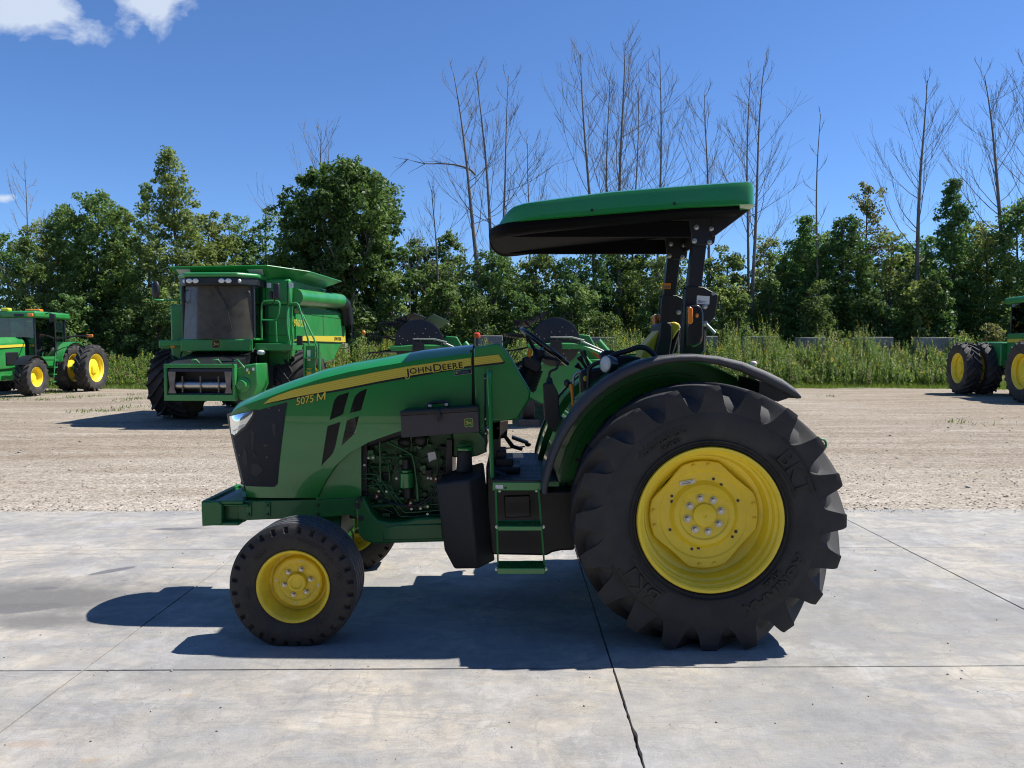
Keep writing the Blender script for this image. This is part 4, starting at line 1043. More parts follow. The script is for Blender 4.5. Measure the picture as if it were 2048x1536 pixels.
hr.tube([(c_[0] + .030 * math.cos(a), c_[1], c_[2] + .034 * math.sin(a)) for a in np.linspace(0, 6.283, 19)], .008, 8); hr.tube([(c_[0] - .03, c_[1], c_[2]), (c_[0] - .5, c_[1] + .05, c_[2] - .08)], .014, 8); hr.build('hitch_eye', GREEN, T)

# ------------------------------------------------------------------ fenders
LO = WP(4.5, [(1082, 984), (1084, 960), (1091, 935), (1100, 905), (1113, 873), (1128, 846), (1148, 816), (1175, 786), (1205, 760), (1243, 737), (1285, 720.5), (1320, 712), (1356, 708), (1392, 707.5), (1437, 711.5), (1484, 722), (1531, 740.5), (1565, 757), (1588, 774), (1601, 791)])
LI = WP(4.5, [(1094, 990), (1097, 968), (1104, 942), (1113, 913), (1127, 881), (1143, 855), (1162, 829), (1190, 799), (1218, 776), (1255, 754), (1295, 737), (1328, 728), (1360, 723.5), (1392, 723), (1434, 729), (1478, 742), (1520, 762), (1552, 779), (1580, 792), (1599, 797)])
for sg in (-1, 1):
    Yf = lambda y: y if sg < 0 else 2 * YC - y
    mb = MB(); secs = []
    for (xo, zo), (xi, zi) in zip(LO, LI):
        d = Vector((xi - xo, zi - zo)); 
        secs.append([(xo + d.x * f_, Yf(y), zo + d.y * f_) for y, f_ in ((4.60, .0), (4.50, .05), (4.482, .25), (4.478, .6), (4.485, .92), (4.50, 1.0), (4.508, .9), (4.515, .35), (4.60, .22))])
    mb.loft(secs); fl_ = mb.build('fender_lip', FEND, T, smooth=55)
    mb = MB(); secs = []
    for (xo, zo), (xi, zi) in zip(LO, LI):
        d = Vector((xi - xo, zi - zo)); n = d.normalized()
        secs.append([(xo + n.x * f_, Yf(y), zo + n.y * f_) for y, f_ in ((4.52, .014), (4.98, .012), (4.98, .020), (4.52, .022))])
    mb.loft(secs); fsk = mb.build('fender', GREEN, T, smooth=40)
    # stiffening bead inside
    mb = MB(); inner = []
    path = [(xo + (xi - xo) * (.35 if sg > 0 else 1.0), zo + (zi - zo) * (.35 if sg > 0 else 1.0)) for (xo, zo), (xi, zi) in zip(LO, LI)][:17]
    poly = [(x - 0, z) for x, z in path] + WP(4.5, [(1530, 860), (1500, 990), (1350, 1030), (1150, 1010)])
    mb.prism(poly, Yf(4.955), Yf(4.965)); mb.build('fender_side', GREEN, fsk, smooth=0)
    mb = MB(); mb.tube([( x + (RX - x) * .10, Yf(4.952), z + (RZ - z) * .10) for x, z in path[1:15]], .006, 6); mb.tube([(x + (RX - x) * .16, Yf(4.952), z + (RZ - z) * .16) for x, z in path[2:13]], .004, 6); mb.build('fender_bead', GREEN, fsk, smooth=60)
    mb = MB(); secs = []
    for (a, b, c_) in ((1519, 762, 786), (1537, 770, 798), (1556, 780, 803.5), (1578, 789, 796), (1599, 794, 797)):
        xx, zt = W(a, b, 4.5); _, zb = W(a, c_, 4.5); secs.append([(xx, Yf(4.50), zt), (xx, Yf(4.50), zb), (xx, Yf(4.92), zb + .01), (xx, Yf(4.92), zt + .02)])
    mb.loft(secs); mb.build('mud_flap', BLACK, fsk, smooth=50)
    for px, py in ((1132, 968), (1154, 920), (1132, 984)): bolt(fsk, (W(px, py, 4.95)[0], Yf(4.95), W(px, py, 4.95)[1]), .009, .008, GRAPH)
mb = MB(); x, z = W(1507, 727, 4.62); mb.ball((x, 4.62, z), (.022, .022, .016)); mb.build('marker_light', mat('pale_lens', (.75, .62, .55), .2, coat=.5), T, smooth=60)

# ------------------------------------------------------------------ ROPS and canopy
YN, YFp = 4.87, 2 * YC - 4.87
up = WP(YN, [(1383, 486), (1411, 488), (1401, 578), (1372, 576)])
lowp = WP(YN, [(1370, 573), (1403, 575), (1431, 590), (1432, 596), (1427, 632), (1411, 656), (1406, 708), (1362, 708), (1366, 610)])
for y in (YN, YFp):
    mb = MB(); mb.prism(up, y - .036, y + .036); mb.build('rollbar_post', BLACKM, T, bevel=.006)
    mb = MB(); mb.prism(lowp, y - .047, y - .039); mb.prism(lowp, y + .039, y + .047); q = WP(YN, [(1370, 578), (1400, 578), (1396, 708), (1362, 708)]); mb.prism(q, y - .040, y + .040); lo = mb.build('rollbar_base', BLACKM, T, bevel=.004)
    p = V3(1424, 588.5, y if False else YN); m2 = MB(); m2.cyl((p[0] - .004, y - .05, p[2]), (p[0] - .004, y + .05, p[2]), .012, n=12); m2.build('pivot_pin', STEEL, lo)
    x, z = W(1406, 614, YN); bolt(lo, (x, y - .047, z), .013, .012); x, z = W(1407, 648, YN); bolt(lo, (x, y - .047, z), .014, .014)
    mb = MB(); mb.tube([(W(1408, 649, YN)[0], y - .055, W(1408, 649, YN)[1]), (W(1424, 667, YN)[0], y - .075, W(1424, 667, YN)[1])], .010, 10); mb.build('locking_pin', mat('pale_zinc', (.42, .50, .47), .4, metal=.4), lo)
    mb = MB(); x, z = W(1405, 690, YN); mb.tube([(W(1405, 660, YN)[0], y - .05, W(1405, 660, YN)[1]), (W(1404, 700, YN)[0], y - .05, W(1404, 700, YN)[1]), (W(1400, 706, YN)[0], y - .05, W(1400, 706, YN)[1])], .006, 6); mb.build('pin_chain', STEELD, lo)
    bp = WP(YN, [(1371, 412), (1434, 409), (1431, 440), (1424, 488), (1418, 493), (1388, 493), (1380, 489), (1374, 450)])
    mb = MB(); mb.prism(bp, y - .062, y - .054); br = mb.build('canopy_bracket', BLACKM, T, bevel=.004)
    for px, py in ((1388, 458), (1418, 461), (1384, 485), (1414, 488)): bolt(br, (W(px, py, YN)[0], y - .062, W(px, py, YN)[1]), .0125, .012)
    rear = WP(YN, [(1405, 575), (1431, 590), (1420, 708), (1405, 708)])
mb = MB(); x0, z0 = W(1398, 492, YN); zt = 2.555
mb.tube(rsmooth([(x0, YN, z0), (x0 + .02, YN, z0 + .10), (x0 + .045, YN + .005, zt - .06), (x0 + .055, YN + .09, zt), (x0 + .055, YC, zt), (x0 + .055, YFp - .09, zt), (x0 + .045, YFp - .005, zt - .06), (x0 + .02, YFp, z0 + .10), (x0, YFp, z0)], 3), .043, 8, flat=.85)
mb.build('rollbar_arch', BLACKG, T, smooth=30)
# far post label, near label
mb = MB(); mb.prism(WP(YFp - .037, [(1325, 566), (1342, 566.5), (1341, 578), (1324, 577)]), YFp - .0385, YFp - .037); wl = mb.build('warning_label', ORANGEH, T, smooth=0)
mb = MB(); mb.prism(WP(YFp - .037, [(1327, 571), (1340, 571.5), (1339.5, 576), (1326.5, 575.6)]), YFp - .0398, YFp - .0386); mb.build('label_print', GREYI, wl, smooth=0)
mb = MB(); mb.prism(WP(YN - .048, [(1394, 591), (1419.5, 592.5), (1418.5, 609), (1393, 608)]), YN - .0495, YN - .048); wl = mb.build('white_sticker', WHITE, T, smooth=0)
mb = MB()
for py, w_ in ((600.5, 6), (602.5, 16), (604.3, 10)): mb.prism(WP(YN - .05, [(1396, py), (1396 + w_, py + .3), (1396 + w_, py + 1.1), (1396, py + .8)]), YN - .0505, YN - .0497)
mb.build('sticker_print', GREYI, wl, smooth=0)
def lamp(yc, sg):
    y0 = yc
    hp = WP(4.78, [(1373, 612), (1392, 609), (1401, 615), (1404, 626), (1404, 672), (1399, 688), (1386, 694), (1373, 693)])
    mb = MB(); mb.prism(hp, y0 - .05, y0 + .03); lh = mb.build('lamp_housing', BLACKG, T, bevel=.014, seg=3)
    mb = MB(); mb.prism(WP(4.74, [(1375, 616), (1379, 613), (1385, 617), (1385.5, 644), (1382, 648.5), (1375.5, 648)]), y0 - .060, y0 - .045); mb.build('amber_lens', ORANGE, lh, bevel=.005)
    x, z = W(1394.5, 631, 4.73); mb = MB(); mb.ball((x, y0 - .05, z), (.010, .006, .014)); mb.build('side_reflector', ORANGE, lh, smooth=60)
    mb = MB(); mb.prism(WP(4.74, [(1403, 618), (1406, 622), (1405.5, 680), (1402, 686)]), y0 - .04, y0 + .02); mb.build('tail_lens', RED, lh, bevel=.003)
    mb = MB(); mb.prism(WP(4.74, [(1375.5, 653), (1384, 652), (1384, 672), (1376, 688)]), y0 - .053, y0 - .045); mb.build('lamp_recess', DECALK, lh, smooth=0)
lamp(4.785, -1); lamp(2 * YC - 4.79, 1)
mb = MB(); x, z = W(1309, 648, 5.70); mb.box((x, 5.70, z), (.025, .10, .13)); mb.build('amber_lens', ORANGE, T, bevel=.01)
# canopy
ctop = WP(4.66, [(999, 442), (1003, 434), (1010, 424), (1019, 415), (1028, 409), (1040, 404.5), (1215, 382), (1380, 368.5), (1495, 360.5), (1505, 362), (1511, 372), (1515, 400)])
cbot = WP(4.62, [(997, 445), (1371, 414.5), (1516, 408.5)])
cx0, cx1 = cbot[0][0], cbot[-1][0]
def chw(x):
    a = (x - cx0); b = (cx1 - x)
    return .63 - .19 * math.exp(-max(0, a + .03) / .07) - .07 * math.exp(-max(0, b) / .022)
mb = MB(); secs = []
for x in sorted(set(list(np.round(np.linspace(cx0 - .035, cx1, 26), 4)) + list(np.round(np.linspace(cx0 - .035, cx0 + .1, 8), 4)) + list(np.round(np.linspace(cx1 - .05, cx1, 7), 4)))):
    zb, zt = tab(cbot, x), tab(ctop, max(x, cx0 + .0)); 
    if x < cx0: zt = zb + .012
    zt = max(zt, zb + .012); h_ = zt - zb; w_ = chw(x); r = min(.045, h_ * .6)
    half = [(w_ - .012, zb), (w_, zb + .004), (w_ - .004, zt - r * 1.0), (w_ - r * .30, zt - r * .34), (w_ - r * 1.0, zt - .004), (w_ * .5, zt + .008), (0, zt + .012)]
    secs.append([(x, YC - a, z) for a, z in half] + [(x, YC + a, z) for a, z in half[-2::-1]])
mb.loft(secs); can = mb.build('canopy', GREEN, T, smooth=42)
mb = MB(); secs = []
LS = [(-.072, .16, .004, .022), (-.066, .27, .006, .036), (-.050, .38, .004, .050), (-.025, .47, .002, .060), (.01, .545, .002, .066), (.06, .585, .002, .068), (.12, .60, .002, .066)]
for x in list(np.linspace(.2, cx1 - cx0 - .10, 14)): LS.append((float(x), .60, .002, .064 - .02 * float(x) / 1.5))
for dx, w_, up_, d in LS:
    x = cx0 + dx; zb = tab(cbot, x)
    half = [(w_, zb + up_), (w_ + .004, zb - d * .45), (w_ - .02, zb - d * .85), (w_ - .06, zb - d), (max(.05, w_ - .10), zb - d - .002), (max(.04, w_ - .12), zb - d + .010), (max(.03, w_ - .2), zb - d + .012), (0, zb - d + .012)]
    secs.append([(x, YC - a, z) for a, z in half] + [(x, YC + a, z) for a, z in half[-2::-1]])
mb.loft(secs); lin = mb.build('canopy_liner', LINER, can, smooth=35)
for dy in (-.42, .42):
    mb = MB(); mb.b2((cx0 + .06, YC + dy - .02, tab(cbot, cx0 + .06) - .062), (cx1 - .25, YC + dy + .02, tab(cbot, cx1 - .25) - .055)); mb.build('liner_rib', LINER, can, bevel=.006)
for px, py in ((1184, 420.5), (1348.5, 407.5)): bolt(can, V3(px, py, 4.622), .007, .006, BLACKM, 10)
rb_ = MB(); rb_.prism(WP(4.72, [(1430, 412), (1512, 409), (1512, 412), (1440, 466), (1430, 470)]), 4.80, 5.70); rb_.build('canopy_rear_brace', BLACKM, T, bevel=.006)

# ------------------------------------------------------------------ seat, controls
mb = MB(); mb.prism(WP(5.06, [(1322, 648), (1327, 644.5), (1340, 644.5), (1345, 652), (1345, 676), (1339, 712), (1309, 712), (1320, 672)]), 5.06, 5.44); seat = mb.build('seat', SEATK, T, bevel=.018, seg=3)
mb = MB(); mb.prism(WP(5.1, [(1324, 655), (1310, 670), (1293, 689), (1286, 706), (1280, 728), (1303, 728), (1311, 704)]), 5.12, 5.38); mb.build('seat_cushion', YELB, seat, bevel=.015, seg=3)
mb = MB(); mb.prism(WP(5.1, [(1340, 645), (1350, 643), (1360, 648), (1361.5, 656), (1352, 668), (1345, 680)]), 5.10, 5.40); mb.build('seat_back_trim', YELB, seat, bevel=.012, seg=3)
mb = MB(); mb.prism(WP(5.1, [(1362, 656), (1364, 662), (1348, 712), (1338, 712), (1345, 684), (1352, 668)]), 5.14, 5.36); mb.build('seat_back_shell', BLACKG, seat, bevel=.01, seg=2)
mb = MB(); mb.b2((.75, 5.02, 1.35), (1.15, 5.48, 1.52)); mb.build('seat_base', SEATK, seat, bevel=.02)
C = Vector(V3(1089, 693, 5.25)); e1 = Vector((.80, 0, -.60)); e2 = Vector((0, 1, 0)); e3 = e1.cross(e2)
mb = MB(); mb.tube([C + (e1 * math.cos(a) + e2 * math.sin(a)) * .196 for a in np.linspace(0, 2 * math.pi, 41)], .0155, 10, cap=False); swh = mb.build('steering_wheel', BLACKG, T, smooth=60)
hub = C - Vector((.5, 0, .866)) * .0 - e3 * (-.055 if e3.z < 0 else .055)
mb = MB()
for a in (1.57, 3.67, 5.76): mb.tube([C + (e1 * math.cos(a) + e2 * math.sin(a)) * .19, hub + (e1 * math.cos(a) + e2 * math.sin(a)) * .06, hub], [.011, .014, .02], 8)
mb.cyl(hub - Vector((0, 0, .02)), hub + Vector((0, 0, .02)), .045); mb.build('wheel_spokes', BLACK, swh, smooth=50)
col = MB(); pbase = Vector(V3(1046, 775, 5.25)); col.tube([hub, hub + (pbase - hub) * .35, hub + (pbase - hub) * .4, pbase], [.035, .045, .07, .085], 14); col.build('steering_column', BLACK, T, smooth=40)
mb = MB()
for k in range(8):
    p = hub + (pbase - hub) * (.42 + k * .07); mb.tube([p - (pbase - hub).normalized() * .006, p + (pbase - hub).normalized() * .006], .078 + .002 * k, 12)
mb.build('column_boot', BLACK, T, smooth=0)
mb = MB(); mb.prism(WP(5.1, [(1044, 716), (1062, 710), (1082, 728), (1084, 738), (1074, 748), (1062, 742), (1046, 734)]), 5.10, 5.22); mb.build('switch_box', BLACK, T, bevel=.012)
mb = MB(); mb.tube([V3(1058, 714, 5.08), V3(1061, 697, 5.07)], [.014, .016], 10); mb.build('column_knob', ORANGEH, T, bevel=.003)
cn = MB(); cn.prism(WP(4.88, [(1087, 771), (1091, 766), (1106, 766), (1110, 773), (1117, 788), (1118.5, 830), (1128, 838), (1128, 852), (1112, 869), (1096, 850), (1089, 834)]), 4.86, 4.98); cn.build('shift_console', BLACK, T, bevel=.006)
mb = MB(); mb.tube(rsmooth([V3(1098.5, 770, 4.92), V3(1098, 746, 4.92), V3(1103, 741, 4.92), V3(1113, 738, 4.92), V3(1115, 732, 4.92), V3(1115, 724, 4.92)], 1), .0085, 8); mb.tube([V3(1099, 768, 4.92), V3(1099, 755, 4.92)], [.024, .016], 10); mb.build('gear_lever', BLACK, T, smooth=50)
mb = MB(); mb.box(V3(1115, 726, 4.92), (.03, .025, .02)); mb.build('lever_knob', BLACK, T, bevel=.004)
mb = MB(); mb.tube([V3(1146, 812, 4.80), V3(1144, 780, 4.80), V3(1141, 768, 4.80)], [.008, .012, .016], 8); hlv = mb.build('hand_lever', ORANGEH, T, smooth=50)
mb = MB(); mb.ball(V3(1134, 766, 4.80), (.020, .018, .024)); mb.build('lever_grip', BLACK, hlv, smooth=60)
mb = MB(); mb.tube(rsmooth([V3(1147, 800, 4.93), V3(1146, 756, 4.93), V3(1150, 748, 4.93), V3(1160, 742, 4.93), V3(1164, 748, 4.93)], 2), .009, 10); mb.build('side_handle', STEEL, T, smooth=60)
mb = MB(); mb.prism(WP(4.92, [(1160, 742), (1176, 738), (1212, 734), (1252, 728), (1262, 740), (1230, 765), (1178, 800), (1162, 792)]), 4.90, 5.04); cs_ = mb.build('side_console', BLACK, T, bevel=.015)
mb = MB(); mb.ball(V3(1170.5, 757, 4.895), (.014, .008, .018)); mb.build('console_knob', YELB, cs_, smooth=60)
mb = MB(); mb.prism(WP(4.96, [(1182, 768), (1200, 764), (1194, 774), (1182, 786)]), 4.885, 4.90); mb.build('console_panel', YELB, cs_, bevel=.004)
for i, (tp, bp_) in enumerate((((1165, 701), (1182, 742)), ((1158, 713), (1178, 745)), ((1152, 729), (1176, 748)))):
    Y = 5.02 + i * .05; mb = MB(); a = Vector(V3(*tp, Y)); b = Vector(V3(*bp_, Y)); mb.tube([b, a + (b - a) * .35, a + (b - a) * .15, a], [.012, .010, .019, .022], 10); mb.build('control_lever', BLACK, T, smooth=50)
mb = MB(); mb.tube(rsmooth([V3(1176, 800, 4.80), V3(1177, 745, 4.80), V3(1179, 735, 4.80), V3(1190, 727, 4.80), V3(1204, 723, 4.80)], 2), .0125, 10); mb.build('fender_rail', BLACKM, T, smooth=60)
mb = MB(); mb.tube(rsmooth([V3(1205, 722, 4.86), V3(1230, 708, 4.86), V3(1252, 703, 4.86), V3(1276, 694, 4.86), V3(1290, 695, 4.86), V3(1302, 703, 4.86), V3(1314, 718, 4.86)], 2), .0165, 10); mb.build('arm_rail', BLACKM, T, smooth=60)
mb = MB(); mb.prism(WP(5.0, [(1200, 708), (1212, 700), (1228, 701), (1240, 712), (1262, 712), (1282, 715), (1282, 735), (1205, 735)]), 4.98, 5.10); mb.build('armrest', SEATK, T, bevel=.012)
Lc = Vector(V3(1211, 728, 4.72)); ld = Vector((-.80, -.56, .10)).normalized(); mb = MB()
mb.tube([Lc, Lc - ld * .015, Lc - ld * .06, Lc - ld * .075], [.055, .056, .050, .030], 24); wlp = mb.build('work_lamp', BLACKG, T, smooth=40)
mb = MB(); mb.tube([Lc + ld * .002, Lc + ld * .006, Lc + ld * .010], [.049, .046, .030], 24); mb.build('lamp_lens', mat('frosted_lens', (.60, .60, .54), .25, coat=.6), wlp, smooth=40)
mb = MB(); mb.tube([Lc - ld * .06, Lc - ld * .06 + Vector((.03, .02, -.07))], .012, 8); mb.build('lamp_bracket', BLACKM, wlp)
# pedals and boot on the platform
mb = MB(); mb.prism(WP(5.35, [(990, 880), (1010, 850), (1016, 850), (1014, 872), (1028, 890), (1046, 896), (1044, 902), (1022, 896), (1008, 876)]), 5.34, 5.37)
mb.box(V3(1040, 880, 5.36), (.12, .09, .02), ('Y', .35)); mb.tube([V3(1010, 897, 5.4), V3(1050, 893, 5.4)], .006, 6); mb.build('brake_pedal', BLACKM, T, bevel=.003)
mb = MB(); mb.ball(V3(1056, 889.5, 5.4), (.022, .016, .014)); mb.build('pedal_pad', mat('brown_rubber', (.09, .035, .02), .6), T, smooth=60)
mb = MB()
for k in range(3): mb.b2((xa + .01 * k, 4.86 + k * .06, zp + .01), (xa + .17 - k * .045, 5.2, zp + .05 + k * .045))
mb.build('pedal_boot', BLACK, T, bevel=.008)
mb = MB(); mb.b2((W(985, 850, 5.1)[0], 5.0, zp), (W(985, 850, 5.1)[0] + .05, 5.5, 1.45)); mb.build('dash_support', BLACK, T)
# ------------------------------------------------------------------ other machines in the yard
TYC = {}
def field_wheel(parent, loc, R, w, rr, side, name='wheel', nl=18, lug=.055, dish=.55, hubm=None):
    """wheel with its axle along X; side +1 shows its outer face to +X"""
    k = (R, w, rr, nl, lug, dish)
    if k not in TYC:
        t = ag_tyre(R, w, rr, nl, lug, 44, 4, R * .030, R * .055, delta=w * .60 / R, notch=R * .10).mesh('tyre', [RUBO, RUBO], 32)
        hw = w / 2; r = MB()
        r.lathe([(rr * .93, hw * .7), (rr, hw * .80), (rr * .95, hw * .6), (rr * .86, 0), (rr * .86, -hw * dish * .4), (rr * .92, -hw * .62), (rr * .95, -hw * .78), (rr * 1.0, -hw * .84), (rr * 1.03, -hw * .80)], 40)
        r.lathe([(rr * .88, -hw * dish * .2), (rr * .72, -hw * dish * .1), (rr * .62, -hw * dish * .25), (rr * .40, -hw * dish * .30), (rr * .36, -hw * dish * .5), (rr * .20, -hw * dish * .55), (.001, -hw * dish * .55)], 40)
        TYC[k] = (t, r.mesh('wheel_rim', hubm or YEL, 32))
    t, r = TYC[k]
    o = place(name, r, parent, loc, rot=(0, 0, math.pi / 2 * side))
    place('tyre', t, o, loc)
    return o
def tubes(parent, name, paths, r, m, n=6, it=1):
    for p in paths:
        mb = MB(); mb.tube(rsmooth(p, it) if it else p, r, n); mb.build(name, m, parent, smooth=60)
def glassbox(mb, lo, hi): mb.b2(lo, hi)

# ---- combine harvester
CX, CY = -6.80, 19.2
H = thing('combine_harvester', 'green combine harvester with no header fitted and a flared grain tank', 'combine', (CX, CY, 0), rotz=math.radians(-2.5))
for sd in (-1, 1):
    field_wheel(H, (CX + sd * 1.56, CY, .86), .87, .80, .42, sd, 'front_wheel', 16, .07)
    field_wheel(H, (CX + sd * 1.75, 23.0, .62), .62, .42, .32, sd, 'rear_wheel', 16, .045)
mb = MB(); mb.prismx([(18.7, 1.30), (18.7, 2.80), (23.2, 2.86), (23.7, 2.70), (23.7, 2.0), (22.9, 1.72), (22.4, 1.40), (20.6, 1.30)], CX - 1.50, CX + 1.50); body = mb.build('body', GREENO, H, bevel=.05, seg=3)
mb = MB(); mb.b2((CX - 1.2, 18.2, .75), (CX + 1.2, 22.6, 1.32)); mb.build('chassis', BLACK, H)
sxp = CX + 1.515
def side_poly(name, m, poly, x0, x1, parent, smooth=0, bevel=0): mb = MB(); mb.prismx(poly, x0, x1); return mb.build(name, m, parent, smooth=smooth, bevel=bevel)
side_poly('side_door', GREENO, [(18.9, 1.95), (18.9, 2.74), (21.2, 2.77), (21.2, 1.92)], sxp - .02, sxp + .02, body, bevel=.02)
side_poly('side_door', GREENO, [(21.24, 1.92), (21.24, 2.77), (23.1, 2.80), (23.5, 2.66), (23.6, 2.0), (23.0, 1.92)], sxp - .02, sxp + .02, body, bevel=.02)
side_poly('stripe', DECALY, [(18.7, 1.93), (19.6, 2.06), (23.5, 2.12), (23.55, 1.94)], sxp + .021, sxp + .024, body)
def side_text(s, size, y, z, m, parent, x):
    vs, fs = text_geo(s, size, .003); mb = MB(); mb.add([(x, y + v[0], z + v[1]) for v in vs], fs); mb.build('lettering', m, parent, smooth=0)
side_text('9760 STS', .24, 18.75, 2.28, DECALY, body, sxp + .024); side_text('JOHN DEERE', .13, 22.3, 1.985, DECALK, body, sxp + .028); side_text('Bullet Rotor', .14, 18.8, 2.60, DECALY, body, sxp + .024)
mb = MB(); mb.b2((CX - 1.2, 18.55, 2.79), (CX + 1.52, 21.6, 3.40)); tk = mb.build('grain_tank', GREENO, H, bevel=.05)
mb = MB(); lo = [(CX - 1.45, 18.6, 3.39), (CX + 1.47, 18.6, 3.39), (CX + 1.47, 21.55, 3.39), (CX - 1.45, 21.55, 3.39)]; hi = [(CX - 1.30, 18.25, 3.66), (CX + 1.10, 18.2, 3.68), (CX + 1.90, 18.9, 3.60), (CX + 1.90, 21.8, 3.62), (CX + 1.2, 22.2, 3.68), (CX - 1.30, 22.2, 3.66)]
lo2 = [(CX - 1.10, 18.6, 3.38), (CX + 1.0, 18.6, 3.38), (CX + 1.47, 18.9, 3.38), (CX + 1.47, 21.3, 3.38), (CX + 1.0, 21.55, 3.38), (CX - 1.10, 21.55, 3.38)]
mb.loft([lo2, hi], cap=False); ext = mb.build('tank_extension', GREENO, H, smooth=0); s_ = ext.modifiers.new('s', 'SOLIDIFY'); s_.thickness = .02
for x, z, w_ in ((CX - .95, 3.54, .30), (CX + .78, 3.54, .34)):
    mb = MB(); mb.add([(x - w_ / 2, 18.43, z - .06), (x + w_ / 2 - .03, 18.43, z - .06), (x + w_ / 2, 18.29, z + .06), (x - w_ / 2 - .03, 18.29, z + .06)], [(0, 1, 2, 3)])
    o = mb.build('tank_window', mat('milky_window', (.62, .60, .55), .4), ext, smooth=0); m_ = o.modifiers.new('s', 'SOLIDIFY'); m_.thickness = .03
for px, py in ((541.5, 571), (586, 571)):
    x, z = W(px, py, 18.54); mb = MB(); mb.b2((x - .05, 18.535, z - .06), (x + .05, 18.549, z + .06)); mb.build('label_plate', WHITE, tk, smooth=0)
# cab
cab = MB(); cl, cr, cf, cbk, cz0, cz1 = CX - .86, CX + .86, 17.72, 19.0, 1.95, 3.20
mb = MB(); mb.b2((cl, cf + .25, cz0 - .02), (cr, cbk, cz0 + .03)); mb.b2((cl, cbk - .05, cz0), (cr, cbk, cz1)); cabo = mb.build('cab', GREENO, H, bevel=.01)
for (x, y) in ((cl + .03, cf + .30), (cr - .03, cf + .30), (cl + .03, cbk - .03), (cr - .03, cbk - .03)):
    mb = MB(); mb.tube([(x, y, cz0), (x, y, cz1)], .04, 6); mb.build('cab_post', BLACKM, cabo)
mb = MB(); fr_ = [(cl + .03, cf + .28), (CX - .55, cf + .06), (CX, cf), (CX + .55, cf + .06), (cr - .03, cf + .28)]
mb.loft([[(x, y - .02, cz0), (x, y + .05, cz1)] for x, y in fr_], cap=False, closed=False); mb.build('windscreen', DGLASS, cabo, smooth=60)
mb = MB(); mb.b2((cr - .012, cf + .33, cz0 + .03), (cr - .004, cbk - .06, cz1)); mb.build('side_window', GLASS, cabo); mb = MB(); mb.b2((cl + .004, cf + .33, cz0 + .03), (cl + .012, cbk - .06, cz1)); mb.build('side_window', GLASS, cabo)
mb = MB(); rp = [(cl - .10, cf + .3), (CX - .62, cf - .14), (CX + .62, cf - .14), (cr + .10, cf + .3), (cr + .10, cbk + .05), (cl - .10, cbk + .05)]
mb.prismz(rp, cz1 + .16, cz1 + .27); mb.build('cab_roof', GREENO, cabo, bevel=.05, seg=3)
mb = MB(); rp2 = [(cl - .06, cf + .3), (CX - .60, cf - .10), (CX + .60, cf - .10), (cr + .06, cf + .3), (cr + .06, cbk), (cl - .06, cbk)]; mb.prismz(rp2, cz1 - .02, cz1 + .17); vis = mb.build('roof_visor', BLACK, cabo, bevel=.03)
for px in (373, 383, 396, 449, 463, 480):
    x, _ = W(px, 563, cf - .13); y = cf - .115 + max(0, abs(x - CX) - .55) * 1.25; mb = MB(); mb.ball((x, y, cz1 + .075), (.075, .03, .055)); mb.build('roof_lamp', mat('lamp_glass', (.80, .80, .76), .15, coat=.6) if px == 373 else bpy.data.materials['lamp_glass'], vis, smooth=60)
mb = MB(); mb.b2((CX - .28, 18.35, cz0), (CX + .28, 18.85, cz0 + .55)); mb.b2((CX - .26, 18.72, cz0 + .5), (CX + .26, 18.86, cz0 + 1.05)); mb.build('driver_seat', GREYI, cabo, bevel=.05)
mb = MB(); mb.tube([(CX, 18.05, cz0), (CX, 18.15, cz0 + .7)], .05, 8); mb.lathe([(.17, 0), (.19, .02), (.17, .03)], 20, (CX, 18.15, cz0 + .75)); mb.build('steering_column', BLACK, cabo)
mb = MB(); x, z = W(476, 667, 18.0); mb.b2((x - .13, 17.96, cz0 + .03), (x + .13, 18.2, cz0 + .24)); mb.build('tissue_box', mat('pale_blue_card', (.25, .50, .65), .5), cabo, bevel=.02)
tubes(cabo, 'wiper', [[(CX + .10, cf - .05, cz1 + .02), (CX + .32, cf - .03, 2.72), (CX + .44, cf - .02, 2.15)], [(CX + .02, cf - .05, cz1 + .02), (CX + .38, cf - .02, 2.66)]], .012, BLACK, 6, 0)
tubes(cabo, 'grab_handle', [[V3(500, 585, 17.75), V3(506, 582, 17.72), V3(508, 600, 17.72), V3(506, 606, 17.75)], [V3(381, 580, 17.8), V3(374, 582, 17.8), V3(374, 604, 17.8), V3(381, 606, 17.8)]], .014, BLACKM)
mb = MB(); mb.b2((cl + .06, cf + .02, cz0 - .28), (cr - .0, cf + .16, cz0 + .0)); mb.b2((cl - .5, cf + .12, cz0 - .16), (cl + .1, cbk, cz0 - .02)); nose = mb.build('cab_skirt', GREENO, H, bevel=.03)
x, z = W(437, 688, cf); emblem(nose, x, cf + .018, z, .20, DECALK, mat('emblem_gold', (.40, .32, .03), .4))
mb = MB(); mb.b2((CX - 1.45, cf + .3, cz0 - .20), (CX - .85, 18.6, cz0 - .12)); mb.build('deck', GREENO, H, bevel=.015); mb = MB(); mb.b2((CX + .86, cf + .25, cz0 - .26), (CX + 1.75, 18.7, cz0 - .10)); mb.build('deck', GREENO, H, bevel=.015)
mb = MB(); x, z = W(351, 691, 17.9); mb.b2((x - .06, 17.85, z - .05), (x + .04, 17.9, z + .05)); mb.build('amber_lamp', ORANGE, H, bevel=.01)
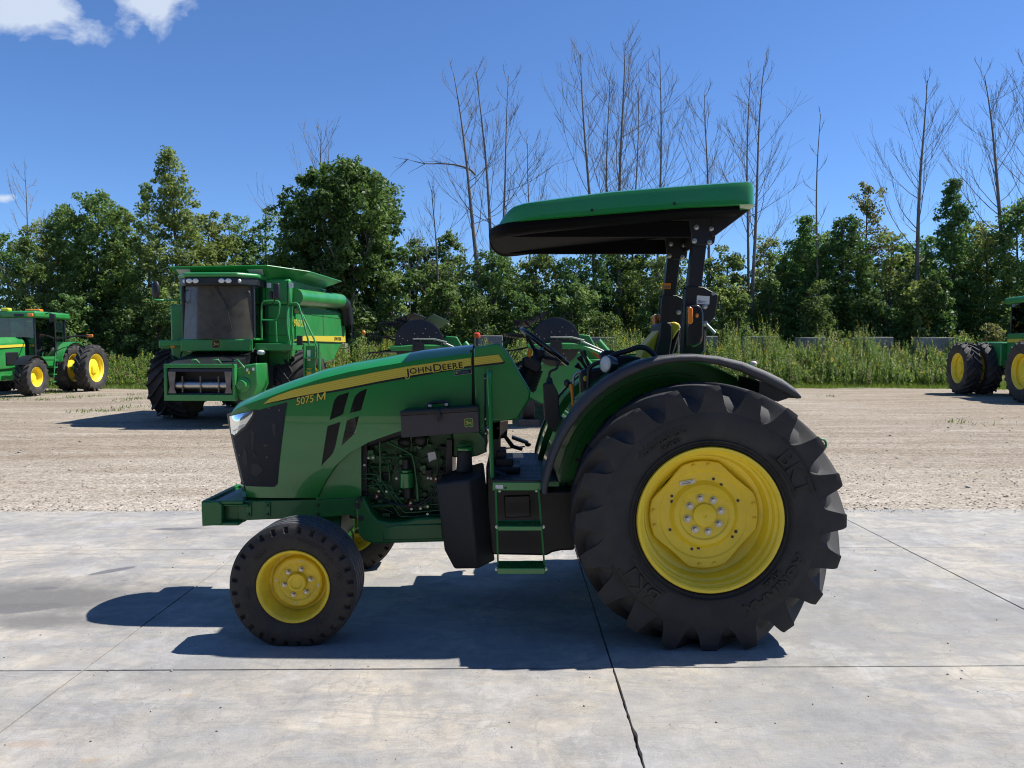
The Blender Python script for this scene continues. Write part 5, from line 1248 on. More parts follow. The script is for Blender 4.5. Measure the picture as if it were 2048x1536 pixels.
# shut lines, vents, door furniture and hoses
for y_ in (18.88, 21.22, 23.15): side_poly('panel_gap', BLACK, [(y_ - .008, 1.95), (y_ - .008, 2.76), (y_ + .008, 2.76), (y_ + .008, 1.95)], sxp + .0205, sxp + .0225, body)
side_poly('panel_gap', BLACK, [(18.9, 2.60), (18.9, 2.612), (23.2, 2.632), (23.2, 2.62)], sxp + .0205, sxp + .0225, body)
for k in range(9): side_poly('vent_slat', BLACK, [(19.2 + k * .05, 1.5), (19.2 + k * .05, 1.78), (19.225 + k * .05, 1.78), (19.225 + k * .05, 1.5)], CX + 1.50, CX + 1.508, body)
for x_ in (CX + .93, CX + 1.46): mb = MB(); mb.b2((x_ - .006, 18.535, 2.0), (x_ + .006, 18.548, 3.34)); mb.build('panel_gap', BLACK, tk)
mb = MB(); mb.b2((CX + .95, 18.60, 1.30), (CX + 1.46, 18.695, 2.78)); fp = mb.build('front_panel', GREENO, H, bevel=.02)
for z_ in (1.62, 2.05, 2.46): mb = MB(); mb.b2((CX + .97, 18.592, z_), (CX + 1.44, 18.602, z_ + .012)); mb.build('panel_gap', BLACK, fp)
hr2 = random.Random(5)
for k in range(9):
    x_ = CX - .95 + k * .24; tubes(H, 'hydraulic_hose', [[(x_, 18.3, 1.75), (x_ + hr2.uniform(-.1, .1), 17.95, 1.55), (x_ + hr2.uniform(-.15, .15), 18.1, 1.25)]], .018, BLACK, 5, 1)
for k, (px_, py_) in enumerate(((505, 740), (509, 745), (517, 738))):
    mb = MB(); p_ = V3(px_, py_, 16.88); mb.box(p_, (.045, .012, .06)); mb.build('decal', (WHITE, DECALY, WHITE)[k], H)
# front face of the separator beside the cab, side rails and ladder
tubes(H, 'handrail', [[V3(530, 680, 17.85), V3(529, 630, 17.85), V3(530, 607, 17.85), V3(536, 602, 17.85), V3(562, 602, 17.85), V3(567, 607, 17.85), V3(563, 635, 17.85), V3(556, 641, 17.85), V3(532, 640, 17.85)],
    [V3(558, 642, 17.85), V3(560, 684, 17.85)], [V3(588, 690, 17.8), V3(581, 655, 17.8), V3(582, 612, 17.8), V3(588, 607, 17.8), V3(600, 606, 17.8), V3(606, 612, 17.8), V3(627, 690, 17.7)],
    [V3(600, 610, 18.1), V3(616, 640, 18.1), V3(641, 690, 18.0), V3(641, 716, 18.0)], [V3(590, 612, 18.2), V3(588, 650, 18.2), V3(592, 690, 18.2)]], .022, GREENO)
lad = MB(); xl = W(616, 700, 17.9)[0]; xr = W(646, 700, 17.9)[0]
for x in (xl, xr): lad.b2((x - .02, 17.85, .55), (x + .02, 17.93, 1.85))
for z in (.62, .90, 1.2, 1.5): lad.b2((xl, 17.83, z), (xr, 17.97, z + .03))
lad.build('ladder', GREENO, H, bevel=.004)
mb = MB(); mb.b2((xl + .0, 17.94, .75), (xl + .24, 17.97, 1.80)); mb.build('ladder_panel', GREENO, H)
mb = MB(); mb.b2((xl + .03, 17.925, 1.02), (xl + .15, 17.938, 1.28)); mb.build('decal', DECALY, H); mb = MB(); mb.b2((xl + .05, 17.93, 1.45), (xl + .13, 17.938, 1.70)); mb.build('decal', WHITE, H)
mb = MB(); x, z = W(607, 681, 17.6); mb.box((x, 17.62, z), (.13, .06, .22)); mb.build('tail_lamp_block', BLACK, H, bevel=.01)
# mirrors
mb = MB(); mb.ball(V3(317, 579, 17.3), (.10, .06, .20)); mir = mb.build('mirror', BLACK, H, smooth=60); tubes(H, 'mirror_arm', [[V3(311, 592, 17.3), V3(310, 598, 17.3), V3(320, 600, 17.4), V3(365, 600, 17.9)]], .018, GREENO)
mb = MB(); mb.box(V3(562, 583, 17.4), (.15, .10, .36)); mb.box(V3(551, 590, 17.45), (.10, .08, .20)); mb.build('mirror', BLACK, H, bevel=.03); tubes(H, 'mirror_arm', [[V3(558, 600, 17.4), V3(556, 608, 17.6), V3(530, 612, 17.9)]], .015, BLACKM)
# unloading auger
mb = MB(); mb.tube([(CX + 1.55, 18.75, 2.98), (CX + 1.55, 22.9, 3.14)], .215, 20); mb.build('unloading_auger', GREENO, H, smooth=50)
mb = MB(); mb.tube(rsmooth([(CX + 1.62, 23.95, 3.2), (CX + 1.66, 24.35, 3.12), (CX + 1.70, 24.55, 2.60)], 2), [.24] * 9 + [.2], 14) if False else mb.tube([(CX + 1.55, 22.85, 3.13), (CX + 1.57, 23.2, 3.03), (CX + 1.60, 23.4, 2.5)], [.225, .24, .22], 14); mb.build('auger_spout', BLACK, H, smooth=60)
mb = MB(); mb.tube([(CX + 1.35, 18.6, 3.34), (CX + 1.5, 21.2, 3.36)], .06, 8); mb.build('tank_rail', GREENO, H)
tubes(H, 'light_arm', [[(CX + 1.5, 23.0, 1.75), (CX + 1.75, 22.9, 1.75), (CX + 2.35, 22.4, 2.15)]], .02, GREENO, 6, 0)
mb = MB(); mb.ball((CX + 2.37, 22.4, 2.2), (.06, .06, .07)); mb.build('amber_lamp', ORANGE, H, smooth=60)
# feeder house
fY = 16.75; fx0, fx1 = W(336, 770, fY)[0], W(481, 770, fY)[0]; fz0, fz1 = W(400, 802, fY)[1], W(400, 728, fY)[1]
mb = MB(); mb.loft([[(fx0 + .05, fY + .1, fz0), (fx1 - .02, fY + .1, fz0), (fx1 - .02, fY + .1, fz1), (fx0 + .05, fY + .1, fz1)], [(CX - .72, 18.6, 1.0), (CX + .72, 18.6, 1.0), (CX + .72, 18.6, 1.72), (CX - .72, 18.6, 1.72)]], cap=False); fh = mb.build('feeder_house', BLACK, H, smooth=0)  # shell coloured black to stand in for the cab's shade on it
mb = MB()
mb.b2((fx0, fY, fz1 - .09), (fx1, fY + .14, fz1)); mb.b2((fx0, fY, fz0), (fx1, fY + .14, fz0 + .14)); mb.b2((fx0, fY + .002, fz0 + .1), (fx0 + .06, fY + .138, fz1 - .05)); mb.b2((fx1 - .06, fY + .002, fz0 + .1), (fx1, fY + .138, fz1 - .05)); mb.build('feeder_frame', GREENO, fh, bevel=.012)
mb = MB(); mb.b2((fx0 + .06, fY + .35, fz0 + .1), (fx1 - .06, fY + .37, fz1 - .05)); mb.build('feeder_back', BLACK, fh)
mb = MB(); mb.tube([(fx0 + .2, fY + .16, fz0 + .34), (fx1 - .2, fY + .16, fz0 + .34)], .085, 16); mb.build('feeder_drum', STEEL, fh)
mb = MB(); mb.b2((fx0 + .08, fY + .05, fz1 - .17), (fx1 - .08, fY + .12, fz1 - .10)); mb.b2((fx0 + .10, fY + .12, fz0 + .14), (fx1 - .1, fY + .16, fz0 + .17)); mb.build('feeder_lip', mat('dark_blue_steel', (.03, .04, .08), .3, metal=.4), fh, bevel=.01)
for x in (fx0 + .16, fx1 - .16):
    mb = MB(); mb.prism([(x - .09, fz1 - .16), (x + .09, fz1 - .16), (x + .05, fz0 + .30), (x + .09, fz0 + .16), (x - .09, fz0 + .16), (x - .05, fz0 + .30)], fY + .03, fY + .07); mb.build('worn_plate', STEELD, fh, bevel=.01)
for q in (.2, .5, .8):
    mb = MB()
    for k in range(9): mb.box((fx0 + .12 + (fx1 - fx0 - .24) * q, fY + .10 - .03, fz0 + .2 + k * .04), (.03, .04, .025))
    mb.build('feeder_chain', STEELD, fh)
mb = MB(); mb.prism(WP(16.9, [(482, 738), (500, 730), (524, 726), (526, 770), (512, 798), (490, 800), (482, 790)]), 16.9, 17.6); mb.build('drive_shield', GREENO, fh, bevel=.03)
mb = MB(); mb.lathe([(.001, -.08), (.10, -.08), (.11, 0), (.17, .02), (.18, .06), (.001, .06)], 24, V3(495, 770, 16.85)); mb.build('drive_pulley', GREENO, fh, smooth=40)
tubes(fh, 'latch_handle', [[V3(395, 728, 16.8), V3(393, 721, 16.8), V3(401, 719, 16.8), V3(408, 726, 16.9)], [V3(438, 728, 16.8), V3(436, 721, 16.8), V3(446, 719, 16.8), V3(452, 727, 16.9)], [V3(480, 722, 16.8), V3(486, 719, 16.7), V3(500, 735, 16.7), V3(497, 739, 16.8)]], .018, GREENO, 6, 0)
mb = MB(); mb.ball(V3(528, 705, 17.9), (.10, .06, .06)); mb.build('work_lamp', WHITE, H, smooth=60); mb = MB(); mb.ball(V3(384, 700, 17.9), (.09, .05, .05)); mb.build('work_lamp', WHITE, H, smooth=60)

# ---- row-crop tractor with dual rear wheels
LX = -19.3
A = thing('tractor', 'green cab tractor with dual rear wheels beside the trees', 'tractor', (LX, 30, 0))
for sd in (-1, 1):
    field_wheel(A, (LX + sd * 1.45, 28.55, .70), .70, .50, .37, sd, 'front_wheel', 18, .05)
    field_wheel(A, (LX + sd * .98, 31.9, .96), .96, .50, .58, sd, 'inner_rear_wheel', 20, .05, .8)
    field_wheel(A, (LX + sd * 1.86, 31.9, .96), .96, .50, .58, sd, 'outer_rear_wheel', 20, .05, 1.3)
mb = MB(); secs = []
for y, zb, zs, zt, w_ in ((26.1, 1.0, 1.70, 1.78, .36), (26.5, .95, 1.80, 1.93, .43), (27.5, .95, 1.88, 2.08, .46), (28.8, 1.0, 1.97, 2.18, .48), (29.75, 1.1, 2.0, 2.20, .50)):
    secs.append([(LX - w_, y, zb), (LX - w_, y, zs), (LX - w_ * .7, y, zt), (LX + w_ * .7, y, zt), (LX + w_, y, zs), (LX + w_, y, zb)])
mb.loft(secs); hd = mb.build('hood', GREENO, A, bevel=.03); side_poly('stripe', DECALY, [(26.5, 1.70), (26.5, 1.80), (29.7, 1.93), (29.7, 1.83)], LX + .49, LX + .515, hd)
mb = MB(); mb.b2((LX - .40, 26.2, .55), (LX + .40, 31.8, 1.05)); mb.b2((LX - 1.3, 28.45, .6), (LX + 1.3, 28.65, .78)); mb.b2((LX - 1.9, 31.8, .86), (LX + 1.9, 32.0, 1.06)); mb.build('chassis', GREENO, A, bevel=.04)
mb = MB(); mb.b2((LX + .46, 28.6, 1.15), (LX + .52, 29.3, 1.62)); mb.build('engine_side', BLACK, A, bevel=.02)
cb = [(LX - .82, 29.85), (LX + .82, 29.85), (LX + .92, 31.0), (LX + .82, 31.85), (LX - .82, 31.85), (LX - .92, 31.0)]
mb = MB(); mb.prismz(cb, 1.05, 1.45); cabA = mb.build('cab', GREENO, A, bevel=.03)
for x, y in cb:
    mb = MB(); mb.tube([(x, y, 1.4), (x * .98 + LX * .02, y, 2.95)], .045, 6); mb.build('cab_post', BLACKM, cabA)
for i in range(6):
    (x1, y1), (x2, y2) = cb[i], cb[(i + 1) % 6]; mb = MB(); mb.add([(x1, y1, 1.45), (x2, y2, 1.45), (x2, y2, 2.95), (x1, y1, 2.95)], [(0, 1, 2, 3)]); mb.build('cab_window', GLASS, cabA, smooth=0)
mb = MB(); mb.b2((LX - .28, 30.7, 1.4), (LX + .28, 31.2, 1.95)); mb.b2((LX - .26, 31.1, 1.9), (LX + .26, 31.25, 2.45)); mb.tube([(LX, 30.1, 1.4), (LX, 30.3, 2.0)], .04, 8); mb.build('driver_seat', GREYI, cabA, bevel=.04)
mb = MB(); mb.prismz([(LX - 1.0, 29.6), (LX + 1.0, 29.6), (LX + 1.05, 31.0), (LX + .98, 32.0), (LX - .98, 32.0), (LX - 1.05, 31.0)], 2.94, 3.20); rfA = mb.build('cab_roof', GREENO, cabA, bevel=.08, seg=3)
mb = MB(); mb.b2((LX - .8, 29.58, 2.98), (LX - .35, 29.62, 3.08)); mb.b2((LX + .2, 29.58, 2.98), (LX + .55, 29.62, 3.08)); mb.build('lamp_strip', BLACK, rfA)
for x in (LX - .92, LX + .82):
    mb = MB(); mb.box((x, 29.6, 3.04), (.22, .10, .12)); mb.build('amber_lamp', ORANGE, rfA, bevel=.02)
mb = MB(); mb.box((LX + .35, 30.6, 3.26), (.60, .25, .11)); mb.build('light_bar', ORANGE, rfA, bevel=.03)
mb = MB(); mb.box((LX - .20, 29.75, 3.25), (.32, .25, .14)); mb.build('guidance_receiver', mat('receiver_yellow', (.55, .60, .03), .4), rfA, bevel=.05, seg=3)
mb = MB(); mb.box(V3(105, 636, 29.5), (.22, .10, .32)); mb.build('mirror', BLACK, A, bevel=.03); tubes(A, 'mirror_arm', [[V3(105, 630, 29.5), V3(100, 625, 29.7), V3(90, 628, 29.9)]], .02, BLACKM)
for sd in (-1, 1):
    mb = MB(); secs = []
    for a in np.linspace(15, 150, 12):
        a = math.radians(a); secs.append([(LX + sd * (.72 + q), 31.9 - (1.05 + d) * math.cos(a), .96 + (1.05 + d) * math.sin(a)) for q, d in ((0, 0), (.52, 0), (.52, .03), (0, .03))])
    mb.loft(secs); mb.build('rear_fender', GREENO, A, smooth=40)
    mb = MB(); mb.tube([(LX + sd * .95, 31.0, 2.15), (LX + sd * 1.6, 31.4, 2.28), (LX + sd * 2.1, 31.6, 2.28)], .035, 6); fa = mb.build('light_arm', BLACKM, A); mb = MB(); mb.box((LX + sd * 2.0, 31.55, 2.28), (.28, .06, .12)); mb.build('amber_lamp', ORANGE, fa, bevel=.02)
    mb = MB(); secs = []
    for a in np.linspace(35, 150, 9):
        a = math.radians(a); secs.append([(LX + sd * (1.22 + q), 28.55 - (.78 + d) * math.cos(a), .70 + (.78 + d) * math.sin(a)) for q, d in ((0, 0), (.45, 0), (.45, .02), (0, .02))])
    mb.loft(secs); mb.build('front_fender', BLACK, A, smooth=40)
    st = MB(); sx0 = LX + sd * .95
    for k in range(4): st.b2((sx0, 29.85 + k * .06, .45 + k * .28), (sx0 + sd * .5, 30.1 + k * .06, .49 + k * .28))
    for dx in (0, .5): st.tube([(sx0 + sd * dx, 29.9, .42), (sx0 + sd * dx, 30.1, 1.6)], .02, 6)
    st.build('steps', GREENO, A)

# ---- articulated tractor with duals, cut by the frame edge
RXc = 19.36
B2 = thing('tractor', 'large green tractor with dual wheels cut off by the edge of the yard', 'tractor', (RXc, 27.5, 0), rotz=math.radians(-8))
for sd in (-1, 1):
    for Y in (29.3, 24.6):
        field_wheel(B2, (RXc + sd * 2.25, Y, 1.0), 1.0, .54, .58, sd, 'outer_wheel', 20, .055, 1.2)
        field_wheel(B2, (RXc + sd * 1.52, Y + .0, 1.0), 1.0, .54, .58, sd, 'inner_wheel', 20, .055, .6)
mb = MB(); mb.b2((RXc - .7, 23.6, .7), (RXc + .7, 30.4, 1.15)); mb.b2((RXc - 2.3, 29.2, .85), (RXc + 2.3, 29.4, 1.02)); mb.b2((RXc - 2.3, 24.5, .85), (RXc + 2.3, 24.7, 1.02)); mb.build('chassis', GREENO, B2, bevel=.04)
mb = MB(); mb.prismx([(28.2, 1.1), (28.2, 1.98), (30.0, 2.02), (30.6, 1.85), (30.7, 1.5), (30.2, 1.1)], RXc - 1.45, RXc + 1.45); mb.build('rear_deck', GREENO, B2, bevel=.05)
mb = MB(); mb.b2((RXc - 1.25, 26.2, 1.1), (RXc + 1.25, 28.2, 2.3)); cb2 = mb.build('cab', GREENO, B2, bevel=.04); mb = MB(); mb.b2((RXc - 1.27, 26.3, 1.98), (RXc - 1.251, 28.1, 2.10)); mb.build('stripe', DECALY, cb2)
for x in (RXc - 1.15, RXc + 1.15):
    for y in (26.3, 28.1): mb = MB(); mb.tube([(x, y, 2.25), (x * .98 + RXc * .02, y, 3.4)], .05, 6); mb.build('cab_post', BLACKM, cb2)
mb = MB(); mb.b2((RXc - 1.16, 26.32, 2.3), (RXc - 1.15, 28.08, 3.4)); mb.build('cab_window', GLASS, cb2); mb = MB(); mb.b2((RXc - 1.12, 26.28, 2.3), (RXc + 1.12, 26.29, 3.4)); mb.build('cab_window', GLASS, cb2)
mb = MB(); mb.b2((RXc - .3, 27.2, 2.2), (RXc + .3, 27.8, 3.0)); mb.build('driver_seat', BLACK, cb2, bevel=.05)
mb = MB(); mb.b2((RXc - 1.3, 26.0, 3.38), (RXc + 1.3, 28.4, 3.62)); rf2 = mb.build('cab_roof', GREENO, cb2, bevel=.08, seg=3); mb = MB(); mb.box((RXc - 1.2, 26.3, 3.66), (.4, .3, .12)); mb.build('roof_lamp', BLACK, rf2, bevel=.03)
mb = MB(); mb.prismx([(23.2, 1.1), (23.2, 1.85), (26.2, 2.05), (26.2, 1.1)], RXc - .6, RXc + .6); mb.build('hood', GREENO, B2, bevel=.05)
mb = MB(); mb.ball((RXc - 1.32, 27.0, 1.98), (.07, .07, .08)); mb.build('amber_lamp', ORANGE, B2, smooth=60)

# ---- two draper headers seen end on
def header(x, y, label, arms):
    t = thing('draper_header', label, 'header', (x, y, 0), group='headers parked end on', local=True)
    zc = 1.84
    mb = MB(); mb.lathe([(.001, -.02), (.52, -.02), (.545, -.01), (.545, .02), (.001, .02)], 40, (0, 0, zc)); dk = mb.build('reel_disc', BLACK, t, smooth=40)
    hr_ = random.Random(11)
    for k in range(24):
        a = hr_.uniform(0, 6.28); r = .5 * hr_.random() ** .5; bolt(dk, (r * math.cos(a), -.021, zc + r * math.sin(a)), .0075, .006, STEEL, 6)
    mb = MB(); mb.tube([(-.15, .1, zc - .02), (-.15, 8.6, zc - .02)], .09, 10); mb.build('reel_tube', BLACK, t)
    for k, a in enumerate((62, 98, 128, 162, 196, 230, 330)):
        a = math.radians(a); cx_, cz_ = -.24 + .74 * math.cos(a), zc - .02 + .74 * math.sin(a) * .85
        mb = MB(); R_ = Matrix.Rotation(-(.25 + .35 * math.sin(a * 1.7)), 3, 'Y'); mb.box((cx_, 2.4, cz_), (.46, 4.6, .02), R_); bt = mb.build('reel_bat', BLACK, t)
        mb = MB()
        for j in range(14): mb.box(Vector((cx_, .2 + j * .32, cz_)) + R_ @ Vector((0, 0, .016)), (.44, .012, .012), R_)
        mb.build('bat_ribs', BLACKM, bt, smooth=0)
        mb = MB(); mb.tube([(-.15, .35, zc - .02), (cx_, .35, cz_)], .02, 6)
        for j in range(5): mb.tube([(cx_ + (j - 2) * .07, .12, cz_), (cx_ + (j - 2) * .07 - .12, .10, cz_ - .20)], .009, 5)
        mb.build('reel_arm', BLACK, bt)
    mb = MB(); mb.tube(rsmooth([(-.62, -.10, zc - .10), (.05, -.10, zc - .06), (.55, -.10, zc - .08), (1.05, -.08, zc - .28)], 2), .05, 8); mb.b2((-.60, -.13, zc - .16), (.50, -.08, zc - .04)); mb.build('lift_arm', GREENO, t, smooth=40)
    mb = MB(); mb.tube([(-.12, -.13, zc + .10), (.35, -.14, zc + .10), (.62, -.13, zc + .03)], .018, 6); mb.tube([(.55, -.12, zc + .02), (1.15, -.05, zc - .25)], .022, 6); mb.build('lift_cylinder', STEEL, t)
    mb = MB(); mb.box((.0, -.15, zc - .08), (.26, .03, .24)); mb.build('arm_plate', BLACKM, t, bevel=.01)
    mb = MB(); mb.prism([(-.62, .62), (-.70, 1.05), (-.45, 1.35), (-.05, 1.42), (.42, 1.62), (.62, 1.62), (.80, 1.40), (1.02, 1.15), (1.05, .60), (.5, .45), (-.3, .45)], .02, .14); mb.build('end_panel', GREENO, t, bevel=.03)
    mb = MB(); mb.b2((.55, .15, 1.15), (1.0, 8.8, 1.45)); mb.b2((.60, .15, .55), (.95, 8.8, .75)); mb.b2((.78, .2, .7), (.86, 8.7, 1.2)); mb.build('back_frame', GREENO, t, bevel=.02)
    mb = MB(); mb.prism([(.35, 1.75), (.55, 2.02), (.80, 2.0), (1.02, 1.60), (1.15, 1.30), (.8, 1.25)], .5, .62); mb.build('rear_shield', GREENO, t, bevel=.02)
    mb = MB(); mb.tube([(.98, .3, 1.86), (1.35, .25, 1.42)], .07, 10); mb.build('frame_brace', GREENO, t)
    mb = MB(); mb.b2((-.62, .14, .40), (.6, 8.8, .46)); mb.build('draper_deck', BLACK, t)
    mb = MB(); mb.prism([(.80, 1.60), (1.15, 1.32), (1.20, 1.38), (.86, 1.70)], -.02, .02); mb.build('red_reflector', RED, t)
    mb = MB(); mb.tube([(-.58, .4, .45), (-.58, .4, .75)], .05, 8); mb.b2((-.63, .2, .38), (-.53, .6, .5)); mb.build('wheel_strut', GREENO, t)
    w = MB(); prof = [(.20, -.10), (.24, -.13), (.32, -.14), (.37, -.13), (.385, -.10), (.375, -.05), (.385, -.04), (.385, .04), (.375, .05), (.385, .10), (.37, .13), (.32, .14), (.24, .13), (.20, .10)]
    w.lathe(prof, 36); wo_ = w.mesh('tyre', RUBO, 40); o = place('transport_tyre', wo_, t, (-.60, .42, .475), rot=(0, 0, math.pi / 2))
    mb = MB(); mb.lathe([(.2, -.09), (.17, -.02), (.001, -.02)], 24); o2 = mb.build('rim', YEL, o, (-.60, .42, .475))
    return t
Hd1 = header(-2.05, 17.0, 'draper header end whose black reel disc shows above the main tractor hood', 0)
Hd2 = copy_tree(Hd1); Hd2.location = (.97, 17.1, .04); Hd2['label'] = 'draper header end seen behind the main tractor steering wheel'
mb = MB(); x, z = W(954, 671, 18.6); mb.tube([(x, 18.6, 1.5), (x, 18.6, z - .06)], .02, 6); bc = mb.build('beacon_post', BLACKM, Hd1, loc=(-2.05, 17.0, 0)); bc.location = (2.05, -17.0, 0)
mb = MB(); mb.tube([(x, 18.6, z - .06), (x, 18.6, z - .02), (x, 18.6, z + .05), (x, 18.6, z + .07)], [.075, .085, .075, .05], 16); b_ = mb.build('beacon', mat('beacon_red', (.85, .10, .02), .25, coat=.5), None, smooth=40); b_.parent = bc
for (hx, hz) in ((-2.05, 0), (.97, .04)):
    mb = MB(); mb.b2((hx - .83, 17.1, -.02), (hx - .36, 17.75, .10 + hz)); o = mb.build('timber_block', WOOD, None, bevel=.01)
    tag(o, 'weathered timber block under the wheel of the header ' + ('nearer the combine' if hx < 0 else 'behind the steering wheel'), 'timber block', 'blocks under header wheels')
# ------------------------------------------------------------------ concrete blocks on the bank
BLK = mat('weathered_concrete_block', (.20, .20, .195), .9, var=.3, vscale=2.5, bump=.6, bscale=30, dust=.4, dustcol=(.16, .15, .12), dscale=2)
for i, (a, b, py, Y, nm) in enumerate(((640, 690, 687, 38.4, 'behind the rear of the combine'), (948, 1005, 671, 38.2, 'behind the header beacon'), (1160, 1230, 674, 38.6, 'left of the tractor seat'), (1345, 1436, 672, 38.4, 'just right of the rollbar'), (1492, 1553, 673, 38.6, 'second right of the rollbar'), (1600, 1652, 675, 39, 'third right of the rollbar behind goldenrod'), (1716, 1787, 674, 38.2, 'pale sunlit face on the right bank'), (1838, 1914, 675, 38.0, 'nearest the large right tractor'))):
    x0, zt = W(a, py, Y); x1, _ = W(b, py, Y); mb = MB()
    pr = [(Y, .75), (Y, zt - .02), (Y + .03, zt), (Y + .72, zt), (Y + .75, zt - .02), (Y + .75, .75)]
    mb.prismx(pr, x0, x1); o = mb.build('concrete_block', BLK, None, bevel=.03)
    tag(o, 'grey concrete barrier block on the bank ' + nm, 'concrete block', 'concrete blocks along the bank')

# ------------------------------------------------------------------ vegetation
def leaf_mat(name, c0, c1, trans=.35, hue=.03):
    m = bpy.data.materials.new(name); m.use_nodes = True; t = m.node_tree; t.nodes.clear(); L = t.links.new
    out = _n(t, 'ShaderNodeOutputMaterial'); at = _n(t, 'ShaderNodeAttribute', attribute_name='rnd'); oi = _n(t, 'ShaderNodeObjectInfo')
    mx = _n(t, 'ShaderNodeMixRGB'); L(at.outputs['Fac'], mx.inputs[0]); mx.inputs[1].default_value = (*c0, 1); mx.inputs[2].default_value = (*c1, 1)
    hs = _n(t, 'ShaderNodeHueSaturation'); L(mx.outputs[0], hs.inputs['Color'])
    mr = _n(t, 'ShaderNodeMapRange'); mr.inputs[3].default_value = .5 - hue; mr.inputs[4].default_value = .5 + hue * .6; L(oi.outputs['Random'], mr.inputs[0]); L(mr.outputs[0], hs.inputs['Hue'])
    d = _n(t, 'ShaderNodeBsdfPrincipled'); d.inputs['Roughness'].default_value = .52; d.inputs['Specular IOR Level'].default_value = .35; L(hs.outputs[0], d.inputs['Base Color'])
    tr = _n(t, 'ShaderNodeBsdfTranslucent'); h2 = _n(t, 'ShaderNodeHueSaturation'); h2.inputs['Hue'].default_value = .485; h2.inputs['Saturation'].default_value = 1.1; h2.inputs['Value'].default_value = 1.6
    L(hs.outputs[0], h2.inputs['Color']); L(h2.outputs[0], tr.inputs[0])
    ms = _n(t, 'ShaderNodeMixShader'); ms.inputs[0].default_value = trans; L(d.outputs[0], ms.inputs[1]); L(tr.outputs[0], ms.inputs[2]); L(ms.outputs[0], out.inputs[0]); return m
LEAF = {'mid': leaf_mat('leaf_mid', (.064, .128, .034), (.160, .250, .078), .50), 'dark': leaf_mat('leaf_maple', (.046, .096, .024), (.118, .192, .050), .42),
        'light': leaf_mat('leaf_light', (.092, .155, .044), (.205, .285, .092), .52), 'pale': leaf_mat('leaf_pale', (.085, .115, .030), (.19, .20, .07), .42), 'under': leaf_mat('leaf_under', (.048, .096, .026), (.13, .205, .058), .46)}
BARK = mat('grey_bark', (.10, .085, .07), .9, var=.3, vscale=6); BARKD = mat('dead_wood', (.15, .135, .12), .85, var=.25, vscale=5)
def leaves(centers, radii, counts, size, rng, flat=.75, updir=.55, aspect=.55):
    """numpy leaf cards: each a bent-free rhombus facing a random, mostly upward way"""
    idx = np.repeat(np.arange(len(centers)), counts); n = len(idx)
    p = rng.normal(size=(n, 3)); p /= np.linalg.norm(p, axis=1)[:, None] + 1e-9
    p *= (rng.random(n) ** .45)[:, None]; p[:, 2] *= flat
    pos = centers[idx] + p * radii[idx][:, None]
    nrm = rng.normal(size=(n, 3)) * .75 + p * .8; nrm[:, 2] += updir; nrm /= np.linalg.norm(nrm, axis=1)[:, None]
    a = rng.normal(size=(n, 3)); a -= nrm * (a * nrm).sum(1)[:, None]; a /= np.linalg.norm(a, axis=1)[:, None]; b = np.cross(nrm, a)
    s = size * (.6 + .8 * rng.random(n)); L_ = (a * s[:, None]) * .5; Wd = (b * (s * aspect)[:, None]) * .5
    P = np.stack([pos - L_, pos + Wd - L_ * .1, pos + L_, pos - Wd - L_ * .1], 1).reshape(-1, 3)
    F = np.arange(n * 4).reshape(-1, 4)
    shade = np.clip(rng.normal(.5, .24, n) + (rng.random(len(centers))[idx] - .5) * .5, 0, 1)
    return P, F, np.repeat(shade, 4)
def limb(mb, p, d, L_, r, n, rng, seg=4, wob=.12, up=.05, tip=.009):
    pts = [Vector(p)]; d = Vector(d).normalized()
    for i in range(seg):
        d = (d + Vector((rng.normal() * wob, rng.normal() * wob, rng.normal() * wob * .6 + up))).normalized(); pts.append(pts[-1] + d * L_ / seg)
    rs = [max(r * (1 - .85 * i / seg), tip) for i in range(seg + 1)]; mb.tube(pts, rs, n, cap=False); return pts, rs
TREES = []
def crown_profile(kind, t):
    if kind == 'round': return math.sqrt(max(0, 1 - (2 * t - 1) ** 2)) ** .7
    if kind == 'tall': return min(1, (t * 3.2 + .35)) * (1 - t) ** .62 * 1.15
    if kind == 'shrub': return (1 - t ** 2.2) ** .6 * (.8 + .2 * math.sin(t * 9))
    return max(0, math.sin(math.pi * min(1, t * .80 + .14))) ** .55 * (1 - .25 * t)
